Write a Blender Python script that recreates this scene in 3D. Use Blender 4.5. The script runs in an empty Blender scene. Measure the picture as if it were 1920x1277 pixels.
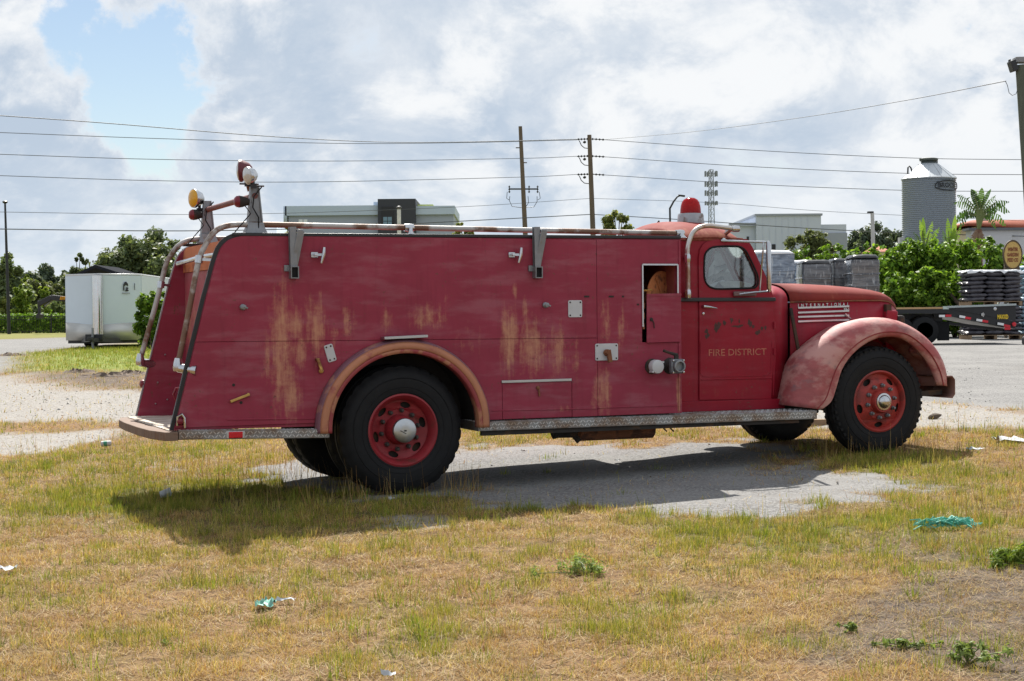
import bpy, bmesh, math, random
import numpy as np
from mathutils import Vector, Matrix, Euler
from mathutils.geometry import tessellate_polygon

S = bpy.context.scene
COL = S.collection
R = math.radians
rng = np.random.default_rng(7)
random.seed(7)

# ------------------------------------------------------------------ camera
F, CX, CY = 3000.0, 960.0, 638.5           # focal length and centre, in pixels of the 1920-wide photograph
PITCH, ROLL = math.atan(50.5 / F), R(0.5)
CAM = Vector((0, 0, 1.5))
FWD = Vector((0, math.cos(PITCH), -math.sin(PITCH)))
UP0 = Vector((0, math.sin(PITCH), math.cos(PITCH)))
RT = Vector((1, 0, 0)) * math.cos(ROLL) - UP0 * math.sin(ROLL)
UP = Vector((1, 0, 0)) * math.sin(ROLL) + UP0 * math.cos(ROLL)
cd = bpy.data.cameras.new('camera')
cd.sensor_width = 36.0
cd.lens = F / 1920 * 36
cd.clip_start, cd.clip_end = 0.1, 6000
cam = bpy.data.objects.new('camera', cd)
COL.objects.link(cam)
m = Matrix.Identity(4)
for i, a in enumerate((RT, UP, -FWD)):
    m[0][i], m[1][i], m[2][i] = a
m.translation = CAM
cam.matrix_world = m
S.camera = cam

# ------------------------------------------------------------------ sun, sky, exposure
SUNV = Vector((-0.094, 0.87, 1.0)).normalized()      # towards the sun
SUN_EL = math.asin(SUNV.z)
SUN_AZ = math.atan2(SUNV.x, SUNV.y)                  # from +Y towards +X
sl = bpy.data.lights.new('sun', 'SUN')
sl.energy = 5.0
sl.angle = R(0.53)
sl.color = (1.0, 0.95, 0.87)
so = bpy.data.objects.new('sun', sl)
so.rotation_euler = (-SUNV).to_track_quat('-Z', 'Y').to_euler()
COL.objects.link(so)

vs = S.view_settings
vs.view_transform = 'Standard'
vs.look = 'None'
vs.exposure = 0.9
vs.gamma = 1.0
vs.use_curve_mapping = False
S.cycles.max_bounces = 6
S.cycles.diffuse_bounces = 3
S.cycles.glossy_bounces = 3
S.cycles.transmission_bounces = 3
S.cycles.transparent_max_bounces = 10
S.cycles.caustics_reflective = False
S.cycles.caustics_refractive = False
S.cycles.sample_clamp_indirect = 6

SKYK = 0.52                                         # cloud brightness before exposure
wd = bpy.data.worlds.new('World')
S.world = wd
wd.use_nodes = True


class NT:
    """small node-tree helper"""
    def __init__(s, tree):
        s.t = tree
        tree.nodes.clear()

    def n(s, typ, **kw):
        nd = s.t.nodes.new(typ)
        for k, v in kw.items():
            if k[0] == '_':
                k = k[1:]
                key = int(k) if k.isdigit() else k.replace('_', ' ')
                s.set(nd.inputs[key], v)
            else:
                setattr(nd, k, v)
        return nd

    def set(s, sock, v):
        if hasattr(v, 'is_output'):
            s.t.links.new(v, sock)
        elif hasattr(v, 'outputs'):
            s.t.links.new(v.outputs[0], sock)
        else:
            if isinstance(v, (tuple, list)) and len(v) == 3 and sock.type == 'RGBA':
                v = (*v, 1)
            sock.default_value = v

    def math(s, op, a, b=0.0, c=None, clamp=False):
        nd = s.t.nodes.new('ShaderNodeMath')
        nd.operation = op
        nd.use_clamp = clamp
        s.set(nd.inputs[0], a)
        s.set(nd.inputs[1], b)
        if c is not None:
            s.set(nd.inputs[2], c)
        return nd.outputs[0]

    def vmath(s, op, a, b):
        nd = s.t.nodes.new('ShaderNodeVectorMath')
        nd.operation = op
        s.set(nd.inputs[0], a)
        s.set(nd.inputs[1], b)
        return nd

    def noise(s, vec, scale, detail=4.0, rough=0.55, dist=0.0):
        nd = s.n('ShaderNodeTexNoise', _Scale=scale, _Detail=detail, _Roughness=rough, _Distortion=dist)
        s.set(nd.inputs['Vector'], vec)
        return nd.outputs[0]

    def ramp(s, v, lo, hi, a=0.0, b=1.0, smooth=True):
        nd = s.t.nodes.new('ShaderNodeMapRange')
        nd.interpolation_type = 'SMOOTHSTEP' if smooth else 'LINEAR'
        s.set(nd.inputs[0], v)
        for i, x in enumerate((lo, hi, a, b)):
            nd.inputs[i + 1].default_value = x
        return nd.outputs[0]

    def mix(s, f, a, b, mode='MIX'):
        nd = s.t.nodes.new('ShaderNodeMix')
        nd.data_type = 'RGBA'
        nd.blend_type = mode
        s.set(nd.inputs[0], f)
        s.set(nd.inputs[6], a)
        s.set(nd.inputs[7], b)
        return nd.outputs[2]

    def mapping(s, vec, scale=(1, 1, 1), loc=(0, 0, 0)):
        nd = s.n('ShaderNodeMapping')
        s.set(nd.inputs[0], vec)
        nd.inputs['Scale'].default_value = scale
        nd.inputs['Location'].default_value = loc
        return nd.outputs[0]


def sky():
    t = NT(wd.node_tree)
    tc = t.n('ShaderNodeTexCoord').outputs['Generated']
    st = t.n('ShaderNodeTexSky', sky_type='NISHITA', sun_disc=False)
    st.sun_elevation = SUN_EL
    st.sun_rotation = SUN_AZ
    st.air_density = 1.0
    st.dust_density = 0.5
    st.ozone_density = 1.5
    sp = t.n('ShaderNodeSeparateXYZ', _0=tc)
    z = t.math('MAXIMUM', sp.outputs[2], 0.0)
    # cloud field on the dome, flattened towards the horizon
    fl = t.math('POWER', t.math('ADD', z, 0.02), 0.72)
    cb = t.n('ShaderNodeCombineXYZ', _0=sp.outputs[0], _1=sp.outputs[1], _2=t.math('MULTIPLY', fl, 1.25)).outputs[0]
    v = t.mapping(cb, (1, 1, 1), (0.37, 0.11, 0.52))
    vu = t.mapping(cb, (1, 1, 1), (0.345, 0.11, 0.565))

    def dens(w):
        return t.math('ADD', t.math('MULTIPLY', t.noise(w, 3.2, 3.0, 0.5, 0.2), 0.40), t.math('MULTIPLY', t.noise(w, 10.0, 9.0, 0.62, 0.3), 0.66))
    n0, n1 = dens(v), dens(vu)
    wv = t.n('ShaderNodeTexNoise', _Scale=14.0, _Detail=7.0, _Roughness=0.65); t.set(wv.inputs['Vector'], tc)
    tw = t.vmath('ADD', tc, t.vmath('SCALE', t.vmath('SUBTRACT', wv.outputs['Color'], (.5, .5, .5)).outputs[0], (0, 0, 0)).outputs[0])
    tw.inputs[1].links[0].from_node.inputs['Scale'].default_value = 0.11
    tw = tw.outputs[0]
    gap = None                                                # ragged gap of blue in the upper left, a sliver at the right
    for gx, gy, gr, gk in ((150, 70, .055, .34), (260, 110, .06, .38), (320, 50, .045, .30), (225, 205, .045, .34), (320, 180, .04, .26), (1825, 98, .02, .16)):
        dv = Vector(((gx - CX) / F, 1.0, (588 - gy) / F)).normalized()
        g_ = t.ramp(t.vmath('DISTANCE', tw, tuple(dv)).outputs['Value'], 0.0, gr, gk, 0.0)
        gap = g_ if gap is None else t.math('MAXIMUM', gap, g_)
    cov = t.math('SUBTRACT', n0, gap)
    mask = t.ramp(cov, 0.28, 0.42)
    lit = t.math('MULTIPLY_ADD', t.math('SUBTRACT', n0, n1), 3.0, 0.54)
    lit = t.math('ADD', lit, t.math('MULTIPLY', t.math('SUBTRACT', t.noise(v, 2.1, 4.0, 0.5), 0.5), -1.5))
    shade = t.ramp(lit, 0.25, 0.85)
    cloud = t.mix(shade, (0.53, 0.63, 0.76, 1), (0.96, 0.98, 1.0, 1))
    edge = t.ramp(cov, 0.32, 0.52)
    cloud = t.mix(t.math('MULTIPLY', t.math('SUBTRACT', 1.0, edge), 0.8), cloud, (0.93, 0.955, 0.985, 1))
    hz = t.ramp(z, 0.0, 0.12, 0.6, 0.0)
    cloud = t.mix(hz, cloud, (0.73, 0.82, 0.91, 1))
    cloud = t.mix(1.0, cloud, (SKYK, SKYK, SKYK, 1), 'MULTIPLY')
    base = t.mix(1.0, st.outputs[0], (0.054, 0.054, 0.054, 1), 'MULTIPLY')
    out = t.mix(mask, base, cloud)
    bg = t.n('ShaderNodeBackground', _Color=out, _Strength=1.0)
    ow = t.n('ShaderNodeOutputWorld', _Surface=bg.outputs[0])


sky()

# ------------------------------------------------------------------ pixel -> place
def ray(px, py):
    return (FWD + RT * ((px - CX) / F) + UP * ((CY - py) / F))


def at(px, py, Y):
    """point at depth Y (metres along +Y) seen at a pixel"""
    d = ray(px, py)
    return CAM + d * (Y / d.y)


YAW = math.atan2(F, 7066.0)
CU = Vector((math.cos(YAW), math.sin(YAW), 0))      # truck forward
CV = Vector((-math.sin(YAW), math.cos(YAW), 0))     # truck near side -> far side
T0 = at(757, 817, 13.45)
T0.z = 0.0


def P(px, py, v=0.0):
    """(u, w) in the truck's frame on the plane at lateral offset v"""
    d = ray(px, py)
    k = (v + (T0 - CAM).dot(CV)) / d.dot(CV)
    q = CAM + d * k - T0
    return (q.dot(CU), q.z)


def PP(lst, v=0.0):
    return [P(a, b, v) for a, b in lst]


def sstep(a, b, x):
    t = np.clip((x - a) / (b - a), 0, 1)
    return t * t * (3 - 2 * t)


def vnoise(x, y, seed=0):
    """smooth value noise, numpy"""
    x = np.asarray(x, float); y = np.asarray(y, float)
    xi = np.floor(x).astype(np.int64); yi = np.floor(y).astype(np.int64)
    xf = x - xi; yf = y - yi
    xf = xf * xf * (3 - 2 * xf); yf = yf * yf * (3 - 2 * yf)

    def h(a, b):
        n = (a * 374761393 + b * 668265263 + seed * 974634777) & 0x7fffffff
        n = ((n ^ (n >> 13)) * 1274126177) & 0x7fffffff
        return ((n ^ (n >> 16)) & 0xffff) / 65535.0
    return (h(xi, yi) * (1 - xf) * (1 - yf) + h(xi + 1, yi) * xf * (1 - yf) + h(xi, yi + 1) * (1 - xf) * yf + h(xi + 1, yi + 1) * xf * yf)


def fbm(x, y, seed=0, oct=4):
    s = 0; a = 0.5; tot = 0
    for i in range(oct):
        s = s + a * vnoise(x * 2 ** i, y * 2 ** i, seed + i * 13); tot += a; a *= 0.5
    return s / tot


def gz(X, Y):
    """height of the ground"""
    X = np.asarray(X, float); Y = np.asarray(Y, float)
    u = np.clip((X - T0.x) * CU.x + (Y - T0.y) * CU.y, -9, 9)
    near = 0.03 * u - 0.03 + (fbm(X * 0.9, Y * 0.9, 3, 3) - 0.5) * 0.05 * sstep(24, 14, Y) * 1.0
    t = sstep(19, 42, Y)
    return near * (1 - t) + 0.57 * t


def gp(px, py):
    """ground point under a pixel"""
    d = ray(px, py)
    lo, hi = 3.0, 900.0
    f = lambda Y: (CAM.z + d.z * Y / d.y) - float(gz(CAM.x + d.x * Y / d.y, Y))
    if f(hi) > 0:
        return CAM + d * (hi / d.y)
    for _ in range(60):
        mi = (lo + hi) / 2
        if f(mi) > 0:
            lo = mi
        else:
            hi = mi
    return CAM + d * (lo / d.y)


# ------------------------------------------------------------------ objects
def tag(o, label=None, cat=None, group=None, kind=None):
    if label: o['label'] = label
    if cat: o['category'] = cat
    if group: o['group'] = group
    if kind: o['kind'] = kind
    return o


def E(name, label, cat, loc=(0, 0, 0), rz=0.0, group=None):
    o = bpy.data.objects.new(name, None)
    o.empty_display_size = 0.2
    COL.objects.link(o)
    o.location = loc
    o.rotation_euler = (0, 0, rz)
    return tag(o, label, cat, group)


def link(name, me, mt, parent=None):
    o = bpy.data.objects.new(name, me)
    COL.objects.link(o)
    if mt is not None and not me.materials:
        me.materials.append(mt)
    if parent is not None:
        o.parent = parent
    return o


def copy_tree(o, parent=None):
    c = o.copy()
    COL.objects.link(c)
    c.parent = parent
    for ch in list(o.children):
        copy_tree(ch, c)
    return c


class MB:
    def __init__(s):
        s.v = []; s.f = []

    def add(s, vs, fs):
        b = len(s.v)
        s.v += [tuple(x) for x in vs]
        s.f += [tuple(b + i for i in f) for f in fs]
        return s

    def box(s, c, d, rot=None):
        c = Vector(c); x, y, z = d[0] / 2, d[1] / 2, d[2] / 2
        vs = [Vector((sx * x, sy * y, sz * z)) for sz in (-1, 1) for sy in (-1, 1) for sx in (-1, 1)]
        if rot is not None:
            m = rot if isinstance(rot, Matrix) else Euler(rot).to_matrix()
            vs = [m @ q for q in vs]
        return s.add([q + c for q in vs], [(0, 2, 3, 1), (4, 5, 7, 6), (0, 1, 5, 4), (2, 6, 7, 3), (0, 4, 6, 2), (1, 3, 7, 5)])

    def bar(s, a, b, w, h, up=(0, 0, 1)):
        """rectangular bar from a to b"""
        a = Vector(a); b = Vector(b); d = (b - a); L = d.length; d.normalize()
        u = Vector(up)
        if abs(d.dot(u)) > 0.95: u = Vector((1, 0, 0)) if abs(d.x) < 0.9 else Vector((0, 1, 0))
        sd = d.cross(u).normalized(); u = sd.cross(d)
        m = Matrix((d, sd, u)).transposed()
        return s.box((a + b) / 2, (L, w, h), m)

    def tube(s, path, r, n=8, caps=True, closed=False):
        path = [Vector(p) for p in path]
        N = len(path)
        rs = r if isinstance(r, (list, tuple)) else [r] * N
        t0 = (path[1] - path[0]).normalized()
        nrm = t0.orthogonal().normalized()
        vs = []
        for i in range(N):
            if closed:
                t = (path[(i + 1) % N] - path[i - 1])
            else:
                t = path[min(i + 1, N - 1)] - path[max(i - 1, 0)]
            t = t.normalized() if t.length > 1e-9 else t0
            nrm = (nrm - t * nrm.dot(t))
            nrm = nrm.normalized() if nrm.length > 1e-6 else t.orthogonal().normalized()
            bi = t.cross(nrm)
            for k in range(n):
                a = 2 * math.pi * k / n
                vs.append(path[i] + (nrm * math.cos(a) + bi * math.sin(a)) * rs[i])
        fs = []
        for i in range(N if closed else N - 1):
            j = (i + 1) % N
            for k in range(n):
                fs.append((i * n + k, i * n + (k + 1) % n, j * n + (k + 1) % n, j * n + k))
        if caps and not closed:
            fs.append(tuple(range(n - 1, -1, -1)))
            fs.append(tuple((N - 1) * n + k for k in range(n)))
        return s.add(vs, fs)

    def lathe(s, prof, o=(0, 0, 0), axis=(0, 0, 1), n=24, xdir=None, closed=False, caps=True):
        """prof: (radius, distance along axis)"""
        ax = Vector(axis).normalized()
        x = Vector(xdir).normalized() if xdir else ax.orthogonal().normalized()
        y = ax.cross(x); o = Vector(o)
        vs = []
        for r, h in prof:
            for k in range(n):
                a = 2 * math.pi * k / n
                vs.append(o + ax * h + (x * math.cos(a) + y * math.sin(a)) * r)
        fs = []
        m = len(prof)
        for i in range(m if closed else m - 1):
            j = (i + 1) % m
            for k in range(n):
                fs.append((i * n + k, i * n + (k + 1) % n, j * n + (k + 1) % n, j * n + k))
        if not closed and caps:
            if prof[0][0] > 1e-6: fs.append(tuple(range(n - 1, -1, -1)))
            if prof[-1][0] > 1e-6: fs.append(tuple((m - 1) * n + k for k in range(n)))
        return s.add(vs, fs)

    def plate(s, outer, holes=(), d0=0.0, d1=0.01, fn=None):
        """flat plate with holes: loops are (u, w); thickness between d0 and d1 along v (fn maps (u,d,w) -> xyz)"""
        fn = fn or (lambda u, d, w: (u, d, w))
        loops = [list(outer)] + [list(h) for h in holes]
        tri = tessellate_polygon([[Vector((a, b, 0)) for a, b in lp] for lp in loops])
        flat = [q for lp in loops for q in lp]
        n = len(flat)
        vs = [fn(a, d0, b) for a, b in flat] + [fn(a, d1, b) for a, b in flat]
        fs = []
        for t in tri:
            fs.append(tuple(t)); fs.append(tuple(n + i for i in reversed(t)))
        b = 0
        for lp in loops:
            k = len(lp)
            for i in range(k):
                j = (i + 1) % k
                fs.append((b + i, b + j, n + b + j, n + b + i))
            b += k
        return s.add(vs, fs)

    def grid(s, rows, closeu=False):
        """rows: list of equally long lists of points"""
        n = len(rows[0]); vs = [p for r in rows for p in r]; fs = []
        for i in range(len(rows) - 1):
            for k in range(n - 1 if not closeu else n):
                k2 = (k + 1) % n
                fs.append((i * n + k, i * n + k2, (i + 1) * n + k2, (i + 1) * n + k))
        return s.add(vs, fs)

    def mesh(s, name, smooth=40):
        me = bpy.data.meshes.new(name)
        me.from_pydata([tuple(v) for v in s.v], [], s.f)
        bm = bmesh.new(); bm.from_mesh(me)
        bmesh.ops.recalc_face_normals(bm, faces=bm.faces)
        bm.to_mesh(me); bm.free()
        if smooth:
            me.polygons.foreach_set('use_smooth', [True] * len(me.polygons))
            me.set_sharp_from_angle(angle=R(smooth))
        me.update()
        return me

    def ob(s, name, mt, parent=None, smooth=40, bevel=0.0, thick=0.0):
        o = link(name, s.mesh(name, smooth), mt, parent)
        if thick:
            md = o.modifiers.new('thickness', 'SOLIDIFY'); md.thickness = thick; md.offset = 0
        if bevel:
            md = o.modifiers.new('edges', 'BEVEL'); md.width = bevel; md.segments = 2
            md.limit_method = 'ANGLE'; md.angle_limit = R(40)
        return o


def catmull(pts, n):
    """resample a polyline smoothly to n points"""
    p = np.array([tuple(q) for q in pts], float)
    ext = np.vstack([2 * p[0] - p[1], p, 2 * p[-1] - p[-2]])
    dense = []
    for i in range(1, len(ext) - 2):
        a, b, c, d = ext[i - 1], ext[i], ext[i + 1], ext[i + 2]
        for t in np.linspace(0, 1, 12, endpoint=False):
            dense.append(0.5 * ((2 * b) + (-a + c) * t + (2 * a - 5 * b + 4 * c - d) * t * t + (-a + 3 * b - 3 * c + d) * t ** 3))
    dense.append(p[-1])
    dense = np.array(dense)
    L = np.concatenate([[0], np.cumsum(np.linalg.norm(np.diff(dense, axis=0), axis=1))])
    q = np.linspace(0, L[-1], n)
    return [tuple(np.interp(q, L, dense[:, k])[i] for k in range(p.shape[1])) for i in range(n)]


def npmesh(name, verts, faces, cols=None, smooth=False):
    """faces: (n, k) int array"""
    me = bpy.data.meshes.new(name)
    nv, (nf, k) = len(verts), faces.shape
    me.vertices.add(nv); me.vertices.foreach_set('co', np.ascontiguousarray(verts, np.float32).ravel())
    me.loops.add(nf * k); me.loops.foreach_set('vertex_index', np.ascontiguousarray(faces, np.int32).ravel())
    me.polygons.add(nf)
    me.polygons.foreach_set('loop_start', np.arange(0, nf * k, k, dtype=np.int32))
    if smooth: me.polygons.foreach_set('use_smooth', np.ones(nf, bool))
    if cols is not None:
        ca = me.color_attributes.new('col', 'FLOAT_COLOR', 'POINT')
        c4 = np.ones((nv, 4), np.float32); c4[:, :cols.shape[1]] = cols
        ca.data.foreach_set('color', c4.ravel())
    me.update(calc_edges=True)
    return me


def text_mesh(txt, size, ext=0.003, bold=0.0, space=1.0):
    cu = bpy.data.curves.new('lettering', 'FONT')
    cu.body = txt; cu.size = size; cu.extrude = ext; cu.offset = bold; cu.space_character = space
    cu.align_x = 'CENTER'; cu.align_y = 'CENTER'; cu.resolution_u = 3
    o = bpy.data.objects.new('lettering', cu); COL.objects.link(o)
    bpy.context.view_layer.update()
    me = bpy.data.meshes.new_from_object(o.evaluated_get(bpy.context.evaluated_depsgraph_get()))
    bpy.data.objects.remove(o)
    bpy.data.curves.remove(cu)
    return me


# ------------------------------------------------------------------ materials
def lin(r, g, b):
    f = lambda c: (c / 255 / 12.92) if c / 255 <= 0.04045 else ((c / 255 + 0.055) / 1.055) ** 2.4
    return (f(r), f(g), f(b))


MATS = {}


def mat(name, col, rough=0.6, metal=0.0, var=0.18, sc=5.0, bump=0.0, bsc=40.0, col2=None, thr=(0.52, 0.62), c2sc=4.0,
        stretch=(1, 1, 1), spec=0.4, rvar=0.12, col3=None, thr3=(0.6, 0.66), c3sc=14.0):
    if name in MATS: return MATS[name]
    mt = bpy.data.materials.new(name); mt.use_nodes = True; MATS[name] = mt
    t = NT(mt.node_tree)
    tc = t.n('ShaderNodeTexCoord').outputs['Object']
    mp = t.mapping(tc, stretch)
    n1 = t.noise(mp, sc, 6.0, 0.6)
    c = t.mix(1.0, (*col, 1), t.mix(n1, (1 - var * 1.6,) * 3, (1 + var * 1.6,) * 3), 'MULTIPLY')
    if col2 is not None:
        k = t.ramp(t.noise(t.mapping(tc, stretch, (5, 3, 1)), c2sc, 7.0, 0.62), *thr)
        c = t.mix(k, c, (*col2, 1))
    if col3 is not None:
        k3 = t.ramp(t.noise(t.mapping(tc, stretch, (1, 8, 4)), c3sc, 5.0, 0.6), *thr3)
        c = t.mix(k3, c, (*col3, 1))
    b = t.n('ShaderNodeBsdfPrincipled', _Base_Color=c, _Metallic=metal)
    b.inputs['Specular IOR Level'].default_value = spec
    t.set(b.inputs['Roughness'], t.math('ADD', rough - rvar / 2, t.math('MULTIPLY', t.noise(mp, sc * 3, 4.0), rvar), clamp=True))
    if bump:
        bp = t.n('ShaderNodeBump', _Strength=bump, _Distance=0.01, _Height=t.noise(tc, bsc, 5.0, 0.6))
        t.set(b.inputs['Normal'], bp.outputs[0])
    t.n('ShaderNodeOutputMaterial', _Surface=b.outputs[0])
    return mt


def leaf_mat(name, trans=0.4, rough=0.5):
    if name in MATS: return MATS[name]
    mt = bpy.data.materials.new(name); mt.use_nodes = True; MATS[name] = mt
    t = NT(mt.node_tree)
    c = t.n('ShaderNodeVertexColor', layer_name='col').outputs[0]
    b = t.n('ShaderNodeBsdfPrincipled', _Base_Color=c, _Roughness=rough)
    b.inputs['Specular IOR Level'].default_value = 0.12
    tr = t.n('ShaderNodeBsdfTranslucent', _Color=t.mix(1.0, c, (1.25, 1.25, 0.7, 1), 'MULTIPLY'))
    mx = t.n('ShaderNodeMixShader', _0=trans)
    t.set(mx.inputs[1], b.outputs[0]); t.set(mx.inputs[2], tr.outputs[0])
    t.n('ShaderNodeOutputMaterial', _Surface=mx.outputs[0])
    return mt


def glass_mat(name, tint=(0.80, 0.88, 0.88), refl=0.10, dirt=0.10):
    if name in MATS: return MATS[name]
    mt = bpy.data.materials.new(name); mt.use_nodes = True; MATS[name] = mt
    t = NT(mt.node_tree)
    tc = t.n('ShaderNodeTexCoord').outputs['Object']
    tr = t.n('ShaderNodeBsdfTransparent', _Color=(*tint, 1))
    gl = t.n('ShaderNodeBsdfGlossy', _Roughness=0.06, _Color=(0.9, 0.9, 0.9, 1))
    fr = t.n('ShaderNodeFresnel', _IOR=1.5)
    a = t.n('ShaderNodeMixShader', _0=t.math('ADD', fr.outputs[0], refl))
    t.set(a.inputs[1], tr.outputs[0]); t.set(a.inputs[2], gl.outputs[0])
    df = t.n('ShaderNodeBsdfDiffuse', _Color=(0.5, 0.5, 0.47, 1))
    b = t.n('ShaderNodeMixShader', _0=t.math('MULTIPLY', t.ramp(t.noise(tc, 5, 7, 0.65), 0.4, 0.75), dirt * 2))
    t.set(b.inputs[1], a.outputs[0]); t.set(b.inputs[2], df.outputs[0])
    t.n('ShaderNodeOutputMaterial', _Surface=b.outputs[0])
    return mt


CHROME = mat('chrome', (0.50, 0.51, 0.53), 0.22, 1.0, 0.12, 9, rvar=0.2, col2=(0.35, 0.30, 0.26), thr=(0.62, 0.75), c2sc=14)
ALU = mat('aluminium', (0.46, 0.48, 0.50), 0.38, 1.0, 0.12, 7, rvar=0.2, bump=0.05)
STEEL = mat('galvanised steel', (0.24, 0.25, 0.265), 0.5, 0.7, 0.2, 8, col2=(0.22, 0.17, 0.13), thr=(0.58, 0.75), c2sc=9)
RUST = mat('rust', (0.19, 0.075, 0.035), 0.85, 0.0, 0.35, 9, bump=0.3, bsc=60, col2=(0.08, 0.035, 0.022), c2sc=7)
RUSTPIPE = mat('rusted pipe', (0.17, 0.10, 0.068), 0.6, 0.25, 0.3, 7, col2=(0.44, 0.43, 0.42), thr=(0.44, 0.53), c2sc=2.2, bump=0.15)
BLACK = mat('black rubber', (0.010, 0.0105, 0.012), 0.65, 0, 0.3, 12, bump=0.1, spec=0.22)
DARK = mat('dark underbody', (0.03, 0.026, 0.024), 0.85, 0, 0.4, 6, col2=(0.07, 0.04, 0.025), bump=0.3)
BLACKPAINT = mat('black paint', (0.02, 0.021, 0.024), 0.4, 0, 0.3, 5)
BRASS = mat('brass', (0.55, 0.36, 0.13), 0.4, 1.0, 0.25, 14, col2=(0.2, 0.1, 0.05))
WHITE = mat('white paint', (0.78, 0.79, 0.80), 0.45, 0, 0.06, 3)
WOODPOLE = mat('weathered pole wood', (0.13, 0.10, 0.075), 0.9, 0, 0.35, 2, stretch=(8, 8, 0.6), bump=0.4)

# ------------------------------------------------------------------ ground
def gpoly(lst):
    return np.array([(gp(a, b).x, gp(a, b).y) for a, b in lst])


def sdist(poly, X, Y):
    """signed distance to a polygon, positive inside"""
    n = len(poly); d = np.full(X.shape, 1e9); ins = np.zeros(X.shape, bool)
    for i in range(n):
        x0, y0 = poly[i]; x1, y1 = poly[(i + 1) % n]
        ex, ey = x1 - x0, y1 - y0; L = ex * ex + ey * ey + 1e-12
        t = np.clip(((X - x0) * ex + (Y - y0) * ey) / L, 0, 1)
        d = np.minimum(d, np.hypot(X - x0 - t * ex, Y - y0 - t * ey))
        c = (y0 > Y) != (y1 > Y)
        if y1 != y0:
            ins ^= c & (X < (x1 - x0) * (Y - y0) / (y1 - y0) + x0)
    return np.where(ins, d, -d)


PAD = gpoly([(860, 833), (1320, 832), (1420, 826), (1545, 850), (1540, 880), (1620, 893), (1770, 904), (1815, 924), (1580, 947), (1480, 957),
             (1385, 967), (1260, 966), (1130, 962), (990, 955), (850, 938), (700, 928), (540, 905), (470, 884), (560, 862), (700, 852)])
LANE = gpoly([(-300, 708), (50, 704), (140, 726), (270, 733), (700, 741), (1300, 746), (1740, 750), (1930, 772), (2150, 795), (2150, 815), (1920, 802),
              (1700, 804), (1300, 800), (900, 796), (420, 790), (250, 792), (100, 789), (-300, 794)])
PATCH = gpoly([(-300, 815), (0, 813), (120, 809), (215, 806), (245, 814), (180, 832), (110, 845), (0, 854), (-300, 870)])
PATCH2 = gpoly([(262, 868), (300, 864), (360, 874), (330, 884), (280, 880)])
PATCH3 = gpoly([(690, 975), (760, 965), (860, 978), (850, 992), (720, 990)])
ROADL = gpoly([(-500, 641), (0, 637), (130, 632), (270, 633), (420, 637), (420, 646), (256, 641), (130, 655), (45, 663), (32, 690), (-20, 705), (-500, 720)])
ASPH = gpoly([(1350, 616), (2400, 606), (2500, 820), (2150, 795), (1930, 772), (1740, 750), (1300, 746), (1100, 690), (1150, 640)])
DIRT = gpoly([(1440, 1205), (1560, 1150), (1690, 1090), (1800, 1062), (1930, 1045), (2200, 1050), (2200, 1310), (1900, 1310), (1720, 1255), (1520, 1238)])
DIRT2 = gpoly([(1600, 1030), (1720, 1012), (1850, 1022), (1860, 1050), (1700, 1056)])
SAND = gpoly([(47, 700), (130, 697), (270, 700), (270, 731), (140, 725), (60, 712)])
LAWN = gpoly([(32, 664), (130, 655), (262, 643), (600, 645), (600, 700), (262, 697), (120, 696), (36, 694)])
STRIP = gpoly([(-500, 622), (420, 622), (420, 636), (270, 632), (130, 631), (0, 636), (-500, 640)])
# px, py, radius in m, strength: greener patches in the dry grass
GREENS = [(gp(a, b), r, s) for a, b, r, s in [
    (60, 880, 1.2, .7), (300, 905, 1.1, .8), (480, 930, 1.3, .8), (560, 950, 1.0, .6), (90, 960, 0.8, .7), (240, 945, 0.6, .8), (1620, 862, .6, 1.0), (1720, 868, .45, .9),
    (1890, 1050, .55, 1.2), (1800, 975, 0.9, .7), (1560, 985, .9, .8), (1350, 1000, .6, .6), (850, 1180, .22, .9), (1500, 1010, .5, .6), (800, 940, .6, .7), (1010, 955, .3, .8),
    (1320, 1130, .3, .8), (1450, 1060, .35, .6), (1260, 965, .5, .5), (90, 1090, .4, .4), (560, 1100, .4, .5), (690, 1000, .5, .4), (460, 1060, .5, .35),
    (150, 1240, .4, .5), (760, 1230, .45, .35), (1130, 1160, .4, .35), (1690, 900, .7, .6), (1850, 900, .8, .5), (350, 840, 1.0, .5), (1880, 1200, .4, .4), (1000, 1010, .7, .3)]]


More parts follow.
